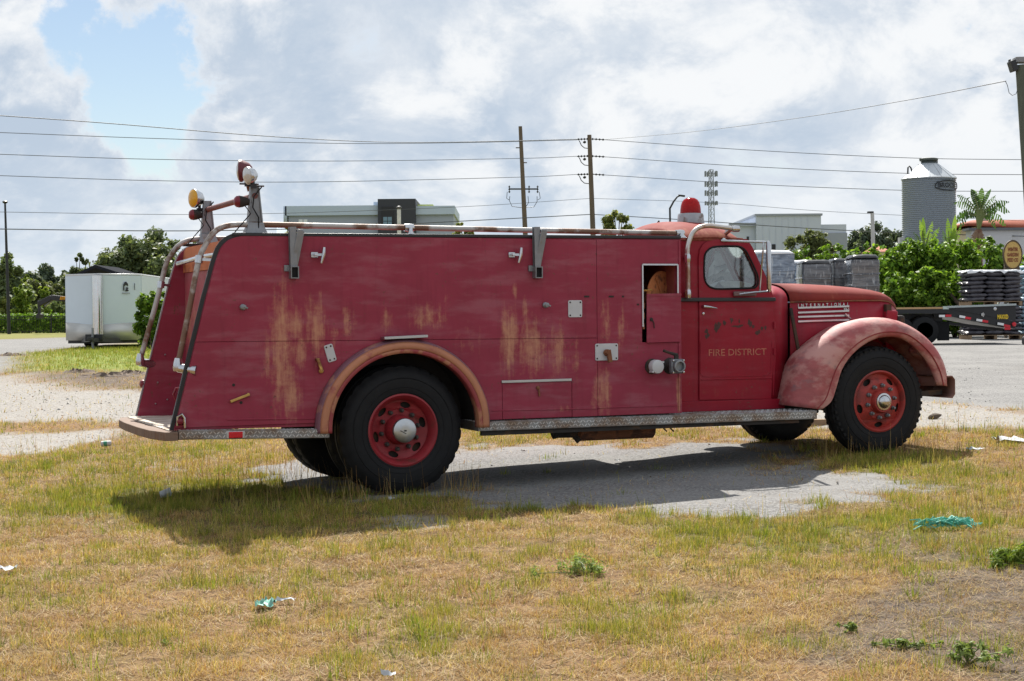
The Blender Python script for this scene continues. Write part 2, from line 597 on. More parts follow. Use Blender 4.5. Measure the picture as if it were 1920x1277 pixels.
def masks(X, Y):
    nz = (fbm(X * 1.6, Y * 1.6, 21, 4) - 0.5)
    nf = (fbm(X * 7, Y * 7, 31, 3) - 0.5)
    sc = np.clip(Y / 14, 0.6, 4)
    j = (nz * 0.8 + nf * 0.3) * sc

    def M(poly, soft=0.12, amp=1.0):
        return sstep(-soft, soft, (sdist(poly, X, Y) + j * amp * 0.7) / sc)
    gravel = np.maximum.reduce([M(LANE, 0.25), M(PATCH, 0.2), M(PATCH2, .15) * .8, M(PATCH3, .12) * .8])
    asph = np.maximum.reduce([M(PAD, 0.14, 2.2) * (1 - .9 * sstep(.60, .72, fbm(X * 1.3 + 7, Y * 1.3, 113, 4)) * sstep(.9, .2, sdist(PAD, X, Y))), M(ASPH, 0.15, 0.35), M(ROADL, 0.15, 0.35)])
    dirt = np.maximum.reduce([M(DIRT, 0.35, 1.3) * 0.95, M(DIRT2, .2) * .6, M(SAND, .3) * .9])
    lawn = np.maximum(M(LAWN, 0.4, 0.6), 0.55 * M(STRIP, 0.5, 0.4))
    far = sstep(55, 75, Y)
    lawn = np.maximum(lawn, far * 0.6 * (1 - asph))
    green = sstep(0.52, 0.72, fbm(X * 0.55 + 3, Y * 0.55, 41, 4)) * 0.22 + sstep(0.52, 0.75, fbm(X * 2.2, Y * 2.2, 47, 3)) * 0.30
    for p, r, s in GREENS:
        green = green + .6 * s * np.exp(-((X - p.x) ** 2 + ((Y - p.y) * 0.8) ** 2) / (r * r)) * (0.6 + 0.8 * fbm(X * 3, Y * 3, 53, 2))
    green = np.clip(green, 0, 1)
    return gravel, asph, dirt, lawn, green


def axis(lo, a, b, hi, step, grow=1.09):
    x = list(np.arange(a, b, step))
    s = step; q = a
    left = []
    while q > lo:
        s *= grow; q -= s; left.append(q)
    s = step; q = x[-1]
    right = []
    while q < hi:
        s *= grow; q += s; right.append(q)
    return np.array(left[::-1] + x + right)


def ground_mat():
    mt = bpy.data.materials.new('ground'); mt.use_nodes = True
    t = NT(mt.node_tree)
    tc = t.n('ShaderNodeTexCoord').outputs['Object']
    a1 = t.n('ShaderNodeSeparateColor'); t.set(a1.inputs[0], t.n('ShaderNodeVertexColor', layer_name='col').outputs[0])
    a2 = t.n('ShaderNodeSeparateColor'); t.set(a2.inputs[0], t.n('ShaderNodeVertexColor', layer_name='col2').outputs[0])
    n1 = t.noise(tc, 2.0, 6, 0.6); n2 = t.noise(tc, 18.0, 6, 0.65); n3 = t.noise(tc, 90.0, 4, 0.6)
    straw = t.mix(t.ramp(n2, .35, .65), (0.075, 0.042, 0.024, 1), (0.21, 0.13, 0.065, 1))
    straw = t.mix(t.ramp(n3, .45, .7), straw, (0.30, 0.18, 0.075, 1))
    gr = t.mix(t.ramp(n2, .35, .65), (0.05, 0.05, 0.018, 1), (0.14, 0.13, 0.04, 1))
    c = t.mix(a2.outputs[0], straw, gr)
    lw = t.mix(t.ramp(n1, .3, .7), (0.12, 0.18, 0.03, 1), (0.22, 0.235, 0.05, 1))
    lw = t.mix(t.ramp(n2, .45, .75), lw, (0.13, 0.15, 0.035, 1))
    c = t.mix(a2.outputs[1], c, lw)
    dirt = t.mix(t.ramp(n2, .35, .7), (0.06, 0.047, 0.038, 1), (0.145, 0.115, 0.093, 1))
    dirt = t.mix(t.ramp(n3, .52, .72), dirt, (0.22, 0.18, 0.145, 1))
    c = t.mix(a1.outputs[2], c, dirt)
    vo = t.n('ShaderNodeTexVoronoi', _Scale=32.0); t.set(vo.inputs['Vector'], tc)
    vsep = t.n('ShaderNodeSeparateColor'); t.set(vsep.inputs[0], vo.outputs['Color'])
    gv = t.mix(vsep.outputs[0], (0.22, 0.205, 0.19, 1), (0.33, 0.31, 0.285, 1))
    gv = t.mix(t.math('MULTIPLY', t.ramp(n1, .4, .7), .7), gv, (0.28, 0.267, 0.248, 1))
    gv = t.mix(t.ramp(vsep.outputs[1], .965, .975), gv, (0.12, 0.105, 0.09, 1))
    c = t.mix(a1.outputs[0], c, gv)
    vo2 = t.n('ShaderNodeTexVoronoi', _Scale=70.0); t.set(vo2.inputs['Vector'], tc)
    v2 = t.n('ShaderNodeSeparateColor'); t.set(v2.inputs[0], vo2.outputs['Color'])
    asp = t.mix(v2.outputs[0], (0.09, 0.088, 0.086, 1), (0.27, 0.265, 0.26, 1))
    asp = t.mix(t.math('MULTIPLY', t.ramp(t.noise(tc, 0.9, 6, .65), .42, .66), .6), asp, (0.245, 0.24, 0.232, 1))
    strk = t.noise(t.mapping(tc, (0.25, 1.6, 1)), 1.0, 6, .6)
    asp = t.mix(t.ramp(strk, .55, .72), asp, (0.19, 0.185, 0.18, 1))
    c = t.mix(a1.outputs[1], c, asp)
    b = t.n('ShaderNodeBsdfPrincipled', _Base_Color=c, _Roughness=0.95)
    b.inputs['Specular IOR Level'].default_value = 0.15
    h = t.math('ADD', t.math('MULTIPLY', n2, 0.6), t.math('ADD', t.math('MULTIPLY', n3, .5), t.math('MULTIPLY', vo.outputs['Distance'], t.math('MULTIPLY', a1.outputs[0], 1.2))))
    bp = t.n('ShaderNodeBump', _Strength=0.7, _Distance=0.02, _Height=h)
    t.set(b.inputs['Normal'], bp.outputs[0])
    t.n('ShaderNodeOutputMaterial', _Surface=b.outputs[0])
    return mt


def build_ground():
    xs = axis(-1500, -7, 8, 1500, 0.075, 1.085)
    ys = axis(-40, 5.5, 20, 2500, 0.075, 1.06)
    X, Y = np.meshgrid(xs, ys)
    Z = gz(X, Y)
    g, a, d, l, gr = masks(X, Y)
    Z = Z + (fbm(X * 4, Y * 4, 61, 3) - .5) * 0.03 * (1 - a) * sstep(30, 18, Y)
    nx, ny = len(xs), len(ys)
    V = np.stack([X.ravel(), Y.ravel(), Z.ravel()], 1)
    i = np.arange((ny - 1) * nx).reshape(ny - 1, nx)[:, :-1].ravel()
    Fc = np.stack([i, i + 1, i + 1 + nx, i + nx], 1)
    me = npmesh('ground', V, Fc, np.stack([g.ravel(), a.ravel(), d.ravel()], 1), smooth=True)
    c2 = me.color_attributes.new('col2', 'FLOAT_COLOR', 'POINT')
    q = np.ones((len(V), 4), np.float32); q[:, 0] = gr.ravel(); q[:, 1] = l.ravel(); q[:, 2] = 0
    c2.data.foreach_set('color', q.ravel())
    o = link('ground', me, ground_mat())
    tag(o, 'dry grass lot with worn asphalt and pale gravel reaching to the treeline', 'ground', kind='structure')
    return o


build_ground()


# ------------------------------------------------------------------ grass
def blades(X, Y, Z, length, lean, width, col, r, phi=None):
    n = len(X)
    if phi is None: phi = r.uniform(0, 2 * np.pi, n)
    psi = phi + np.pi / 2 + r.normal(0, .5, n)
    dx, dy = np.cos(phi), np.sin(phi)
    wx, wy = np.cos(psi) * width / 2, np.sin(psi) * width / 2
    hx = length * np.sin(lean); hz = length * np.cos(lean)
    V = np.empty((n, 4, 3), np.float32)
    V[:, 0] = np.stack([X - wx, Y - wy, Z - .004], 1); V[:, 1] = np.stack([X + wx, Y + wy, Z - .004], 1)
    tx, ty = X + dx * hx, Y + dy * hx
    V[:, 2] = np.stack([tx + wx * .22, ty + wy * .22, Z + hz], 1); V[:, 3] = np.stack([tx - wx * .22, ty - wy * .22, Z + hz], 1)
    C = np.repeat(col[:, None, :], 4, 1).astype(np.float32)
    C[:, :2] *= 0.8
    return V.reshape(-1, 3), C.reshape(-1, 3)


DRY = np.array([[.62, .44, .19], [.56, .36, .15], [.46, .26, .11], [.64, .50, .23], [.34, .18, .08], [.60, .46, .17]])
GRN = np.array([[.36, .32, .06], [.27, .29, .05], [.44, .37, .09], [.14, .18, .035]])


def ground_z(X, Y):
    return gz(X, Y) + (fbm(X * 4, Y * 4, 61, 3) - .5) * 0.03 * sstep(30, 18, Y)


def build_grass():
    r = np.random.default_rng(11)
    Vs, Cs = [], []
    for y0, y1, dens, wmin, lmin, lmax in [(6.2, 8.6, 10000, .0030, .014, .048), (8.6, 11.5, 6800, .0036, .014, .048), (11.5, 15, 4000, .0044, .018, .052),
                                           (15, 20, 2000, .006, .02, .055), (20, 30, 600, .010, .02, .06), (30, 50, 330, .011, .03, .07)]:
        w = 0.34 * y1 + 1.7
        n = int(dens * 2 * w * (y1 - y0))
        X = r.uniform(-w, w, n); Y = r.uniform(y0, y1, n)
        keep = np.abs(X) < 0.335 * Y + 1.6
        X, Y = X[keep], Y[keep]
        g, a, d, l, gr = masks(X, Y)
        clump = 0.18 + 1.2 * sstep(.36, .62, fbm(X * 7, Y * 7, 71, 3))
        pr = (1 - g * .93) * (1 - a * (.985 if y0 < 19 else 1)) * (1 - .6 * d) * clump
        keep = r.uniform(0, 1, len(X)) < pr
        X, Y, gr, l, d = X[keep], Y[keep], gr[keep], l[keep], d[keep]
        n = len(X)
        hue = fbm(X * 8, Y * 8, 97, 3) - .5; hue2 = fbm(X * 2.6, Y * 2.6, 99, 2) - .5
        gf = np.clip(gr * 0.85 + l * .85 + hue * 1.4 + hue2 * 1.25 + .0 + r.normal(0, .1, n), 0, 1)
        isg = r.uniform(0, 1, n) < gf
        dry = DRY[r.integers(0, len(DRY), n)]; gn = GRN[r.integers(0, len(GRN), n)]
        red = np.clip(sstep(.48, .75, fbm(X * 0.8, Y * 0.8, 83, 3)) + 1.6 * sstep(.52, .72, fbm(X * 6.5, Y * 6.5, 87, 2)), 0, 2.2)[:, None]
        dry = dry * (1 - red * .35) + np.array([.34, .19, .10]) * red * .35
        gn = gn * (1 - .5 * l[:, None]) + np.array([.20, .27, .04]) * .5 * l[:, None]
        col = np.where(isg[:, None], gn, dry) * r.uniform(.66, 1.26, (n, 1))
        L = r.uniform(lmin, lmax, n) * (1 + .25 * isg) * (.45 + 1.1 * sstep(.25, .8, fbm(X * 7, Y * 7, 71, 3)))
        lean = np.where(isg, np.abs(r.normal(.35, .3, n)), np.abs(r.normal(1.02, .38, n)))
        lean = np.clip(lean + d * .3, 0, 1.38); col = col * (1 - .15 * d[:, None])
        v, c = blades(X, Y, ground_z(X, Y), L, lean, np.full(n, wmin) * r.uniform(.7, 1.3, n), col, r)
        Vs.append(v); Cs.append(c)
    # flattened straw lying over the thatch
    for y0, y1, dens in ((6.2, 9, 3600), (9, 13, 2300), (13, 19, 900)):
        w = 0.34 * y1 + 1.7; n = int(dens * 2 * w * (y1 - y0)); X = r.uniform(-w, w, n); Y = r.uniform(y0, y1, n)
        g, a, d, l, gr = masks(X, Y)
        keep = (np.abs(X) < .335 * Y + 1.6) & (r.uniform(0, 1, n) < (1 - g * .95) * (1 - a * .98) * (1 - .55 * gr) * (.3 + .9 * sstep(.3, .7, fbm(X * 4, Y * 4, 103, 3))))
        X, Y, d = X[keep], Y[keep], d[keep]; n = len(X)
        pal = np.array([[.58, .42, .20], [.50, .34, .15], [.62, .48, .26], [.36, .20, .09], [.22, .12, .06], [.46, .36, .22]])
        col = pal[r.integers(0, 6, n)] * r.uniform(.65, 1.1, (n, 1)) * (1 - .2 * d[:, None])
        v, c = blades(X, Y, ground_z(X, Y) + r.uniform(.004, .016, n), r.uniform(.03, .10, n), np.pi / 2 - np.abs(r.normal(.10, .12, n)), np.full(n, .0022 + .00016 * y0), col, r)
        Vs.append(v); Cs.append(c)
    # upright tufts
    X = r.uniform(-6.5, 7.5, 9000); Y = r.uniform(6.3, 19, 9000)
    g, a, d, l, gr = masks(X, Y)
    keep = (r.uniform(0, 1, len(X)) < (gr ** 1.3) * (1 - g) * (1 - a * .97) * .6 + .07 * (1 - g) * (1 - a * .9)) & (np.abs(X) < .335 * Y + .5)
    X, Y = X[keep], Y[keep]
    for x, y in zip(X, Y):
        k = r.integers(14, 34); s = r.uniform(.02, .07)
        bx = x + r.normal(0, s, k); by = y + r.normal(0, s, k)
        L = r.uniform(.03, .095, k) * r.uniform(.6, 1.4)
        col = (GRN[r.integers(0, 4, k)] * .5 + np.array([.26, .36, .05]) * .5) * r.uniform(.6, 1.1, (k, 1)) * r.uniform(.7, 1.15)
        if r.uniform() < .25: col = col * .4 + DRY[r.integers(0, 6, k)] * .6
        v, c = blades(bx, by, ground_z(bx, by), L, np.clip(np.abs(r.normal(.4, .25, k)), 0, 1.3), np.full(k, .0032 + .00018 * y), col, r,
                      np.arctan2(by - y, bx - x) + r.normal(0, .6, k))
        Vs.append(v); Cs.append(c)
    # long dry stalks standing by the wheels and along the shadow's edge
    st = []
    for x0, x1, y0, y1, k in [(300, 640, 862, 905, 260), (620, 900, 915, 945, 110), (1535, 1760, 838, 868, 190), (250, 620, 890, 960, 200), (1740, 1900, 800, 850, 50), (560, 780, 950, 975, 40),
                              (20, 300, 840, 900, 60), (1400, 1560, 960, 1000, 25), (1780, 1920, 940, 1010, 50)]:
        for _ in range(k):
            q = gp(r.uniform(x0, x1), r.uniform(y0, y1)); st.append((q.x, q.y))
    st = np.array(st); k = len(st)
    L = r.uniform(.12, .36, k) * r.uniform(.6, 1.1, k)
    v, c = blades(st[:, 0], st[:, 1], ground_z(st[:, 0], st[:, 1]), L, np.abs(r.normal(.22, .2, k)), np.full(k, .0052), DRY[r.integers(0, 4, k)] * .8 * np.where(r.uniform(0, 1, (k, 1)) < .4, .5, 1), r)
    Vs.append(v); Cs.append(c)
    V = np.concatenate(Vs); C = np.concatenate(Cs)
    Fc = np.arange(len(V)).reshape(-1, 4)
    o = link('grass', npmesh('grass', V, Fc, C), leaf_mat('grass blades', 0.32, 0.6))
    tag(o, 'patchy dry straw-coloured grass with greener tufts over the lot', 'grass', kind='stuff')
    print('grass blades', len(Fc))


def build_gravel():
    r = np.random.default_rng(5)
    X = r.uniform(-9, 9, 60000); Y = r.uniform(8, 34, 60000)
    g, a, d, l, gr = masks(X, Y)
    keep = (r.uniform(0, 1, len(X)) < g * .10 + a * .035 + d * .03) & (np.abs(X) < .34 * Y + .5)
    X, Y = X[keep], Y[keep]; n = len(X)
    s = r.uniform(.005, .015, n) * (.6 + .04 * Y) * np.where(r.uniform(0, 1, n) < .06, 1.8, 1)
    Z = ground_z(X, Y)
    base = np.array([[1, 0, 0], [-.5, .87, 0], [-.5, -.87, 0], [0, 0, 1], [.5, .5, .6], [-.7, 0, .5]], float)
    fc = np.array([[0, 4, 1], [1, 4, 3], [3, 4, 0], [1, 3, 5], [1, 5, 2], [2, 5, 3], [0, 3, 2]])
    jit = base[None] * r.uniform(.7, 1.3, (n, 6, 1)) * np.array([1, 1, .75])
    th = r.uniform(0, 6.28, n); c, sn = np.cos(th)[:, None], np.sin(th)[:, None]
    V = np.stack([jit[..., 0] * c - jit[..., 1] * sn, jit[..., 0] * sn + jit[..., 1] * c, jit[..., 2]], 2) * s[:, None, None]
    V += np.stack([X, Y, Z - s * .2], 1)[:, None]
    tone = r.choice([.16, .24, .31, .38, .07], n, p=[.14, .32, .34, .16, .04])
    col = tone[:, None] * np.array([1, .96, .9]) * r.uniform(.85, 1.1, (n, 1))
    C = np.repeat(col[:, None], 6, 1).reshape(-1, 3)
    Fa = (np.arange(n)[:, None, None] * 6 + fc[None]).reshape(-1, 3)
    mt = bpy.data.materials.new('gravel stones'); mt.use_nodes = True
    t = NT(mt.node_tree)
    b = t.n('ShaderNodeBsdfPrincipled', _Base_Color=t.n('ShaderNodeVertexColor', layer_name='col').outputs[0], _Roughness=.9)
    t.n('ShaderNodeOutputMaterial', _Surface=b.outputs[0])
    o = link('gravel', npmesh('gravel', V.reshape(-1, 3), Fa, C), mt)
    tag(o, 'loose pale gravel stones scattered over the lane and asphalt', 'gravel', kind='stuff')


# ------------------------------------------------------------------ plants
def leaves(r, cen, rad, n, size, pal, aspect=2.0, up=0.3, shell=0.55, squash=1.0, tone=(.75, 1.2)):
    """leaf quads round clump centres; returns verts, colours"""
    cen = np.asarray(cen, float); rad = np.asarray(rad, float)
    w = rad ** 2; k = r.choice(len(cen), n, p=w / w.sum())
    d = r.normal(0, 1, (n, 3)); d /= np.linalg.norm(d, axis=1)[:, None]
    rr = (shell + (1 - shell) * r.uniform(0, 1, n)) * rad[k] * r.uniform(.75, 1.12, n)
    p = cen[k] + d * rr[:, None] * np.array([1, 1, squash])
    nr = d + r.normal(0, .6, (n, 3)) + np.array([0, 0, up]); nr /= np.linalg.norm(nr, axis=1)[:, None]
    a = np.cross(nr, r.normal(0, 1, (n, 3))); a /= np.linalg.norm(a, axis=1)[:, None] + 1e-9
    b = np.cross(nr, a)
    s = size * r.uniform(.6, 1.3, n)[:, None]
    V = np.stack([p - a * s * .5 * aspect, p + b * s * .5 + nr * s * .1, p + a * s * .5 * aspect - nr * s * .15, p - b * s * .5 + nr * s * .1], 1)
    clump_tone = r.uniform(.8, 1.2, len(cen))[k]
    col = pal[r.integers(0, len(pal), n)] * (r.uniform(*tone, n) * clump_tone)[:, None]
    return V.reshape(-1, 3), np.repeat(col[:, None], 4, 1).reshape(-1, 3)


G_OAK = np.array([[.11, .145, .066], [.13, .165, .07], [.085, .12, .058], [.15, .18, .085]])
G_DARK = np.array([[.085, .115, .08], [.10, .13, .085], [.075, .105, .075], [.12, .145, .095]])
G_LIGHT = np.array([[.14, .22, .03], [.20, .28, .04], [.10, .17, .03], [.25, .31, .06]])
G_HEDGE = np.array([[.13, .24, .025], [.19, .32, .03], [.09, .18, .025], [.25, .38, .05], [.07, .13, .02]])
G_OLIVE = np.array([[.10, .12, .05], [.13, .15, .06], [.08, .10, .04]])
G_YOUNG = np.array([[.15, .18, .05], [.22, .23, .06], [.10, .13, .04]])
BARK = mat('bark', (0.10, 0.075, 0.055), 0.95, 0, .3, 6, stretch=(3, 3, .6), bump=.5)


def tree(name, label, cat, base, trunk_h, blobs, n, leaf, pal, group=None, seed=0, clumps=34, tr=0.16, shell=.5, aspect=1.8, limbs=True, trans='leaves'):
    """blobs: (dx, dz, rx, rz) ellipses of crown in metres relative to base; each filled with clumps"""
    r = np.random.default_rng(seed + 100)
    root = E(name, label, cat, base, 0, group)
    cen, rad = [], []
    tot = sum(b[2] * b[3] for b in blobs)
    for dx, dz, rx, rz in blobs:
        m = max(3, int(clumps * rx * rz / tot))
        for _ in range(m):
            d = r.normal(0, 1, 3); d /= np.linalg.norm(d); q = r.uniform(.35, .95) ** .6
            cen.append((dx + d[0] * rx * q, d[1] * rx * q * .9, dz + d[2] * rz * q)); rad.append((rx * rz) ** .5 * r.uniform(.34, .62))
    V, C = leaves(r, cen, rad, int(n * 1.6), leaf, pal, aspect, .35, shell * .45)
    link('crown', npmesh('crown', V, np.arange(len(V)).reshape(-1, 4), C), leaf_mat(trans, .48), root)
    mb = MB()
    mb.tube([(0, 0, -.1), (.04, 0, trunk_h * .5), (0, .03, trunk_h)], [tr * 1.25, tr, tr * .8], 8)
    if limbs:
        for k in range(min(len(cen), 16)):
            c = Vector(cen[k * len(cen) // min(len(cen), 16)])
            s = Vector((0, 0, trunk_h * r.uniform(.75, 1)))
            mb.tube([s, s.lerp(c, .5) + Vector((0, 0, .08 * c.z)), c], [tr * .5, tr * .32, tr * .12], 5)
    mb.ob('trunk', BARK, root)
    return root


def shrub(name, label, cat, base, w, d, h, n, leaf, pal, group=None, seed=0, aspect=2.0, clumps=30, stems=7):
    r = np.random.default_rng(seed + 500)
    root = E(name, label, cat, base, 0, group)
    cen, rad = [], []
    for _ in range(clumps):
        a = r.uniform(0, 6.28); q = r.uniform(0, 1) ** .5
        z = r.uniform(.12, .93); taper = math.sqrt(max(.1, 1 - (z - .35) ** 2 * 1.4))
        cen.append((math.cos(a) * q * w / 2 * .8 * taper, math.sin(a) * q * d / 2 * .8 * taper, z * h)); rad.append(min(w, d, h) * r.uniform(.14, .26))
    for _ in range(clumps // 3):                              # loose sprigs above the mass
        a = r.uniform(0, 6.28); q = r.uniform(0, .8); cen.append((math.cos(a) * q * w / 2, math.sin(a) * q * d / 2, h * r.uniform(.9, 1.06))); rad.append(min(w, d, h) * r.uniform(.05, .10))
    V, C = leaves(r, cen, rad, n, leaf, pal, aspect, .5, .3, tone=(.55, 1.3))
    V[:, 2] = np.maximum(V[:, 2], .02)
    link('foliage', npmesh('foliage', V, np.arange(len(V)).reshape(-1, 4), C), leaf_mat('leaves', .35), root)
    mb = MB()
    for k in range(stems):
        c = Vector(cen[k % len(cen)])
        mb.tube([(c.x * .2, c.y * .2, -.05), (c.x * .6, c.y * .6, c.z * .55), c], [.03, .022, .01], 5)
    mb.ob('stem', BARK, root)
    return root

# ------------------------------------------------------------------ fire truck
W, VC = 2.03, 1.015
truck = E('fire_truck', 'weathered vintage red fire truck parked on the dry grass, peeling paint and chrome rails', 'fire truck', tuple(T0), YAW)


def blobs_mask(t, tc, lst):
    """sum of soft ellipses in the truck's (u, w)"""
    s = None
    for u, w, ru, rw, k in lst:
        d = t.vmath('SUBTRACT', tc, (u, 0, w)).outputs[0]
        d = t.vmath('MULTIPLY', d, (1 / ru, 0, 1 / rw)).outputs[0]
        ln = t.n('ShaderNodeVectorMath', operation='LENGTH'); t.set(ln.inputs[0], d)
        m = t.ramp(ln.outputs['Value'], 0.0, 1.7, k, 0.0)
        s = m if s is None else t.math('MAXIMUM', s, m)
    return s


def paint(name, col, col_b, fade, blobs, rough=.5, streak=1.0, chips=(.60, .66), oxid=.38):
    mt = bpy.data.materials.new(name); mt.use_nodes = True
    t = NT(mt.node_tree)
    tc = t.n('ShaderNodeTexCoord').outputs['Object']
    c = t.mix(t.ramp(t.noise(tc, 2.2, 6, .6), .3, .7), (*col, 1), (*col_b, 1))
    ox = t.noise(t.mapping(tc, (1.2, 1, 5.0)), 1.6, 5, .6)
    c = t.mix(t.math('MULTIPLY', t.ramp(ox, .45, .7), oxid), c, (0.36, 0.15, 0.18, 1))
    fine = t.noise(t.mapping(tc, (16, 3, 1.6)), 1.0, 7, .65)
    c = t.mix(t.math('MULTIPLY', t.ramp(fine, .5, .75), .22), c, (0.10, 0.012, 0.02, 1))
    if blobs:
        bm_ = blobs_mask(t, tc, blobs)
        st = t.noise(t.mapping(tc, (19, 3, 1.9), (3, 0, 7)), 1.0, 7, .66)
        gr = t.noise(tc, 15, 7, .72)
        k = t.math('ADD', t.math('MULTIPLY', st, .62), t.math('MULTIPLY', gr, .48))
        k = t.math('SUBTRACT', k, t.math('MULTIPLY', t.math('SUBTRACT', 1.0, bm_), .36))
        c = t.mix(t.math('MULTIPLY', t.ramp(k, .34, .66), .85 * streak), c, (*fade, 1))
    ch = t.noise(tc, 34, 4, .6)
    c = t.mix(t.math('MULTIPLY', t.ramp(ch, *chips), t.ramp(t.noise(tc, 3.0, 3), .45, .65)), c, (0.16, 0.06, 0.05, 1))
    b = t.n('ShaderNodeBsdfPrincipled', _Base_Color=c)
    b.inputs['Specular IOR Level'].default_value = .2
    t.set(b.inputs['Roughness'], t.math('ADD', rough - .1, t.math('MULTIPLY', t.noise(tc, 5, 5), .25)))
    h = t.math('ADD', t.math('MULTIPLY', t.noise(tc, 1.3, 3), .6), t.math('MULTIPLY', t.noise(tc, 60, 4), .02))
    bp = t.n('ShaderNodeBump', _Strength=.25, _Distance=.06, _Height=h)
    t.set(b.inputs['Normal'], bp.outputs[0])
    t.n('ShaderNodeOutputMaterial', _Surface=b.outputs[0])
    return mt


def bl(px, py, rx, ry, k=1.0, v=0.0):
    u, w = P(px, py, v)
    return (u, w, rx / 215, ry / 215, k)


MAROON = paint('faded maroon paint', (.29, .037, .068), (.245, .031, .055), (.52, .265, .16),
               [bl(530, 655, 30, 140), bl(540, 610, 40, 45), bl(560, 660, 22, 40, .9), bl(590, 610, 26, 66, .95), bl(500, 670, 14, 70, .8), bl(545, 740, 28, 60, .9), bl(800, 596, 46, 34, .85), bl(725, 600, 18, 34, .75), bl(655, 605, 26, 46, .75), bl(630, 630, 12, 30, .8),
                bl(955, 640, 26, 80), bl(1000, 650, 36, 74, .95), bl(1045, 660, 30, 66, .85), bl(1080, 670, 14, 50, .7), bl(1130, 735, 26, 60, .95), bl(1135, 600, 22, 56, .75), bl(1165, 620, 16, 66, .7), bl(985, 580, 14, 30, .7),
                bl(965, 545, 9, 22, .8), bl(490, 640, 16, 50, .55), bl(1272, 735, 8, 50, .9), bl(925, 445, 200, 8, .45), bl(1060, 765, 25, 10, .7), bl(880, 640, 40, 40, .5), bl(840, 560, 20, 40, .45)])
CABRED = paint('cab red paint', (.29, .010, .026), (.25, .012, .026), (.30, .09, .06), [bl(1340, 735, 40, 18, .55, .33), bl(1400, 735, 35, 16, .5, .33), bl(1440, 600, 30, 60, .2, .33)], rough=.42, oxid=.12)
SUNRED = paint('bleached top paint', (.21, .035, .026), (.19, .024, .024), (.36, .16, .09), [(3.3, 2.2, 1.2, .12, .8), (4.9, 1.7, 1.0, .25, .35)], rough=.78, oxid=.15)
PINK = mat('bleached fender paint', (.33, .085, .088), .65, 0, .34, 7.0, col2=(.49, .25, .225), thr=(.40, .58), c2sc=3.4, stretch=(1, 1, 1.6), col3=(.19, .13, .14), thr3=(.54, .78), c3sc=4.6, bump=.12, bsc=30)
ORANGE = mat('bleached arch paint', (.42, .175, .095), .6, 0, .2, 3.5, col2=(.27, .06, .06), thr=(.55, .68), c2sc=4, col3=(.25, .20, .22), thr3=(.64, .72), c3sc=9)
REDWHEEL = mat('red wheel paint', (.27, .022, .03), .5, 0, .25, 7, col2=(.13, .03, .025), thr=(.55, .7), c2sc=6)
ORWHEEL = mat('orange red wheel paint', (.33, .035, .028), .55, 0, .25, 7, col2=(.20, .03, .025), thr=(.5, .66), c2sc=6)


def rev(loop): return list(loop)[::-1]


# --- frame and running gear
mb = MB()
for v in (VC - .42, VC + .42): mb.box((2.05, v, .66), (6.9, .07, .2))
for u in (-1.3, -.6, .5, 1.6, 2.6, 3.6, 4.4, 5.4): mb.box((u, VC, .66), (.09, .84, .12))
mb.ob('chassis', DARK, truck, bevel=.006)
mb = MB()
mb.tube([(0, .25, .49), (0, W - .25, .49)], .08, 10); mb.lathe([(.05, -.2), (.17, -.12), (.21, 0), (.17, .12), (.05, .2)], (0, VC, .49), (0, 1, 0), 16)
mb.ob('rear_axle', DARK, truck)
mb = MB(); mb.bar((4.83, .3, .55), (4.83, W - .3, .55), .1, .11); mb.ob('front_axle', DARK, truck)
mb = MB(); mb.tube([(3.9, VC, .66), (2, VC, .58), (.2, VC, .5)], .045, 8); mb.ob('drive_shaft', DARK, truck)
mb = MB()
for v in (VC - .52, VC + .52):
    for u0 in (0, 4.83):
        pass
for v in (VC - .52, VC + .52):
    for u0 in (0, 4.83):
        mb = MB()
        for k in range(4): mb.tube([(u0 - .6 + .1 * k, v, .62 - .012 * k), (u0, v, .5 - .03 * k + .06), (u0 + .6 - .1 * k, v, .62 - .012 * k)], .02, 6)
        mb.ob('leaf_spring', DARK, truck)
mb = MB(); mb.box((4.75, VC, .95), (1.5, .6, .75)); mb.box((5.5, VC, 1.05), (.08, .95, .8)); mb.ob('engine', DARK, truck, bevel=.03)

# exhaust silencer under the running board
a = P(1080, 812, .3); b = P(1225, 806, .3)
mb = MB(); mb.tube([(a[0], .3, a[1]), (a[0] + .02, .3, a[1]), (b[0] - .02, .3, b[1]), (b[0], .3, b[1])], [.05, .075, .075, .05], 14)
ex = mb.ob('muffler', RUST, truck)
c = P(1036, 815, .3); d = P(1083, 827, .3)
mb = MB(); mb.tube([(a[0], .3, a[1]), (c[0] + .05, .3, c[1] + .01), (c[0], .3, c[1])], .042, 10); mb.tube([(d[0] - .05, .3, a[1]), (d[0], .26, d[1])], .032, 8); mb.ob('tail_pipe', DARK, ex)
mb = MB()
for q in (1245, 1258): e = P(q, 800, .35); mb.tube([(e[0], .35, e[1] + .1), (e[0], .35, e[1] - .02), (e[0] + .03, .35, e[1] - .045)], .008, 5)
mb.ob('hanger_hook', DARK, truck)


# --- wheels
def tyre_profile(R_, wd):
    """(radius, across) from outer bead round the tread to the inner bead; across 0 = outer face"""
    rb = R_ * .53
    return [(rb, .035), (rb + .015, .012), (R_ * .62, .003), (R_ * .76, 0), (R_ * .86, .008), (R_ * .93, .028), (R_ * .965, .05), (R_ * .985, .056),
            (R_, wd * .32), (R_, wd * .44), (R_ - .014, wd * .45), (R_ - .014, wd * .55), (R_, wd * .56), (R_, wd * .68), (R_ * .985, wd - .056), (R_ * .965, wd - .05),
            (R_ * .93, wd - .028), (R_ * .8, wd), (R_ * .62, wd - .004), (rb, wd - .035)]


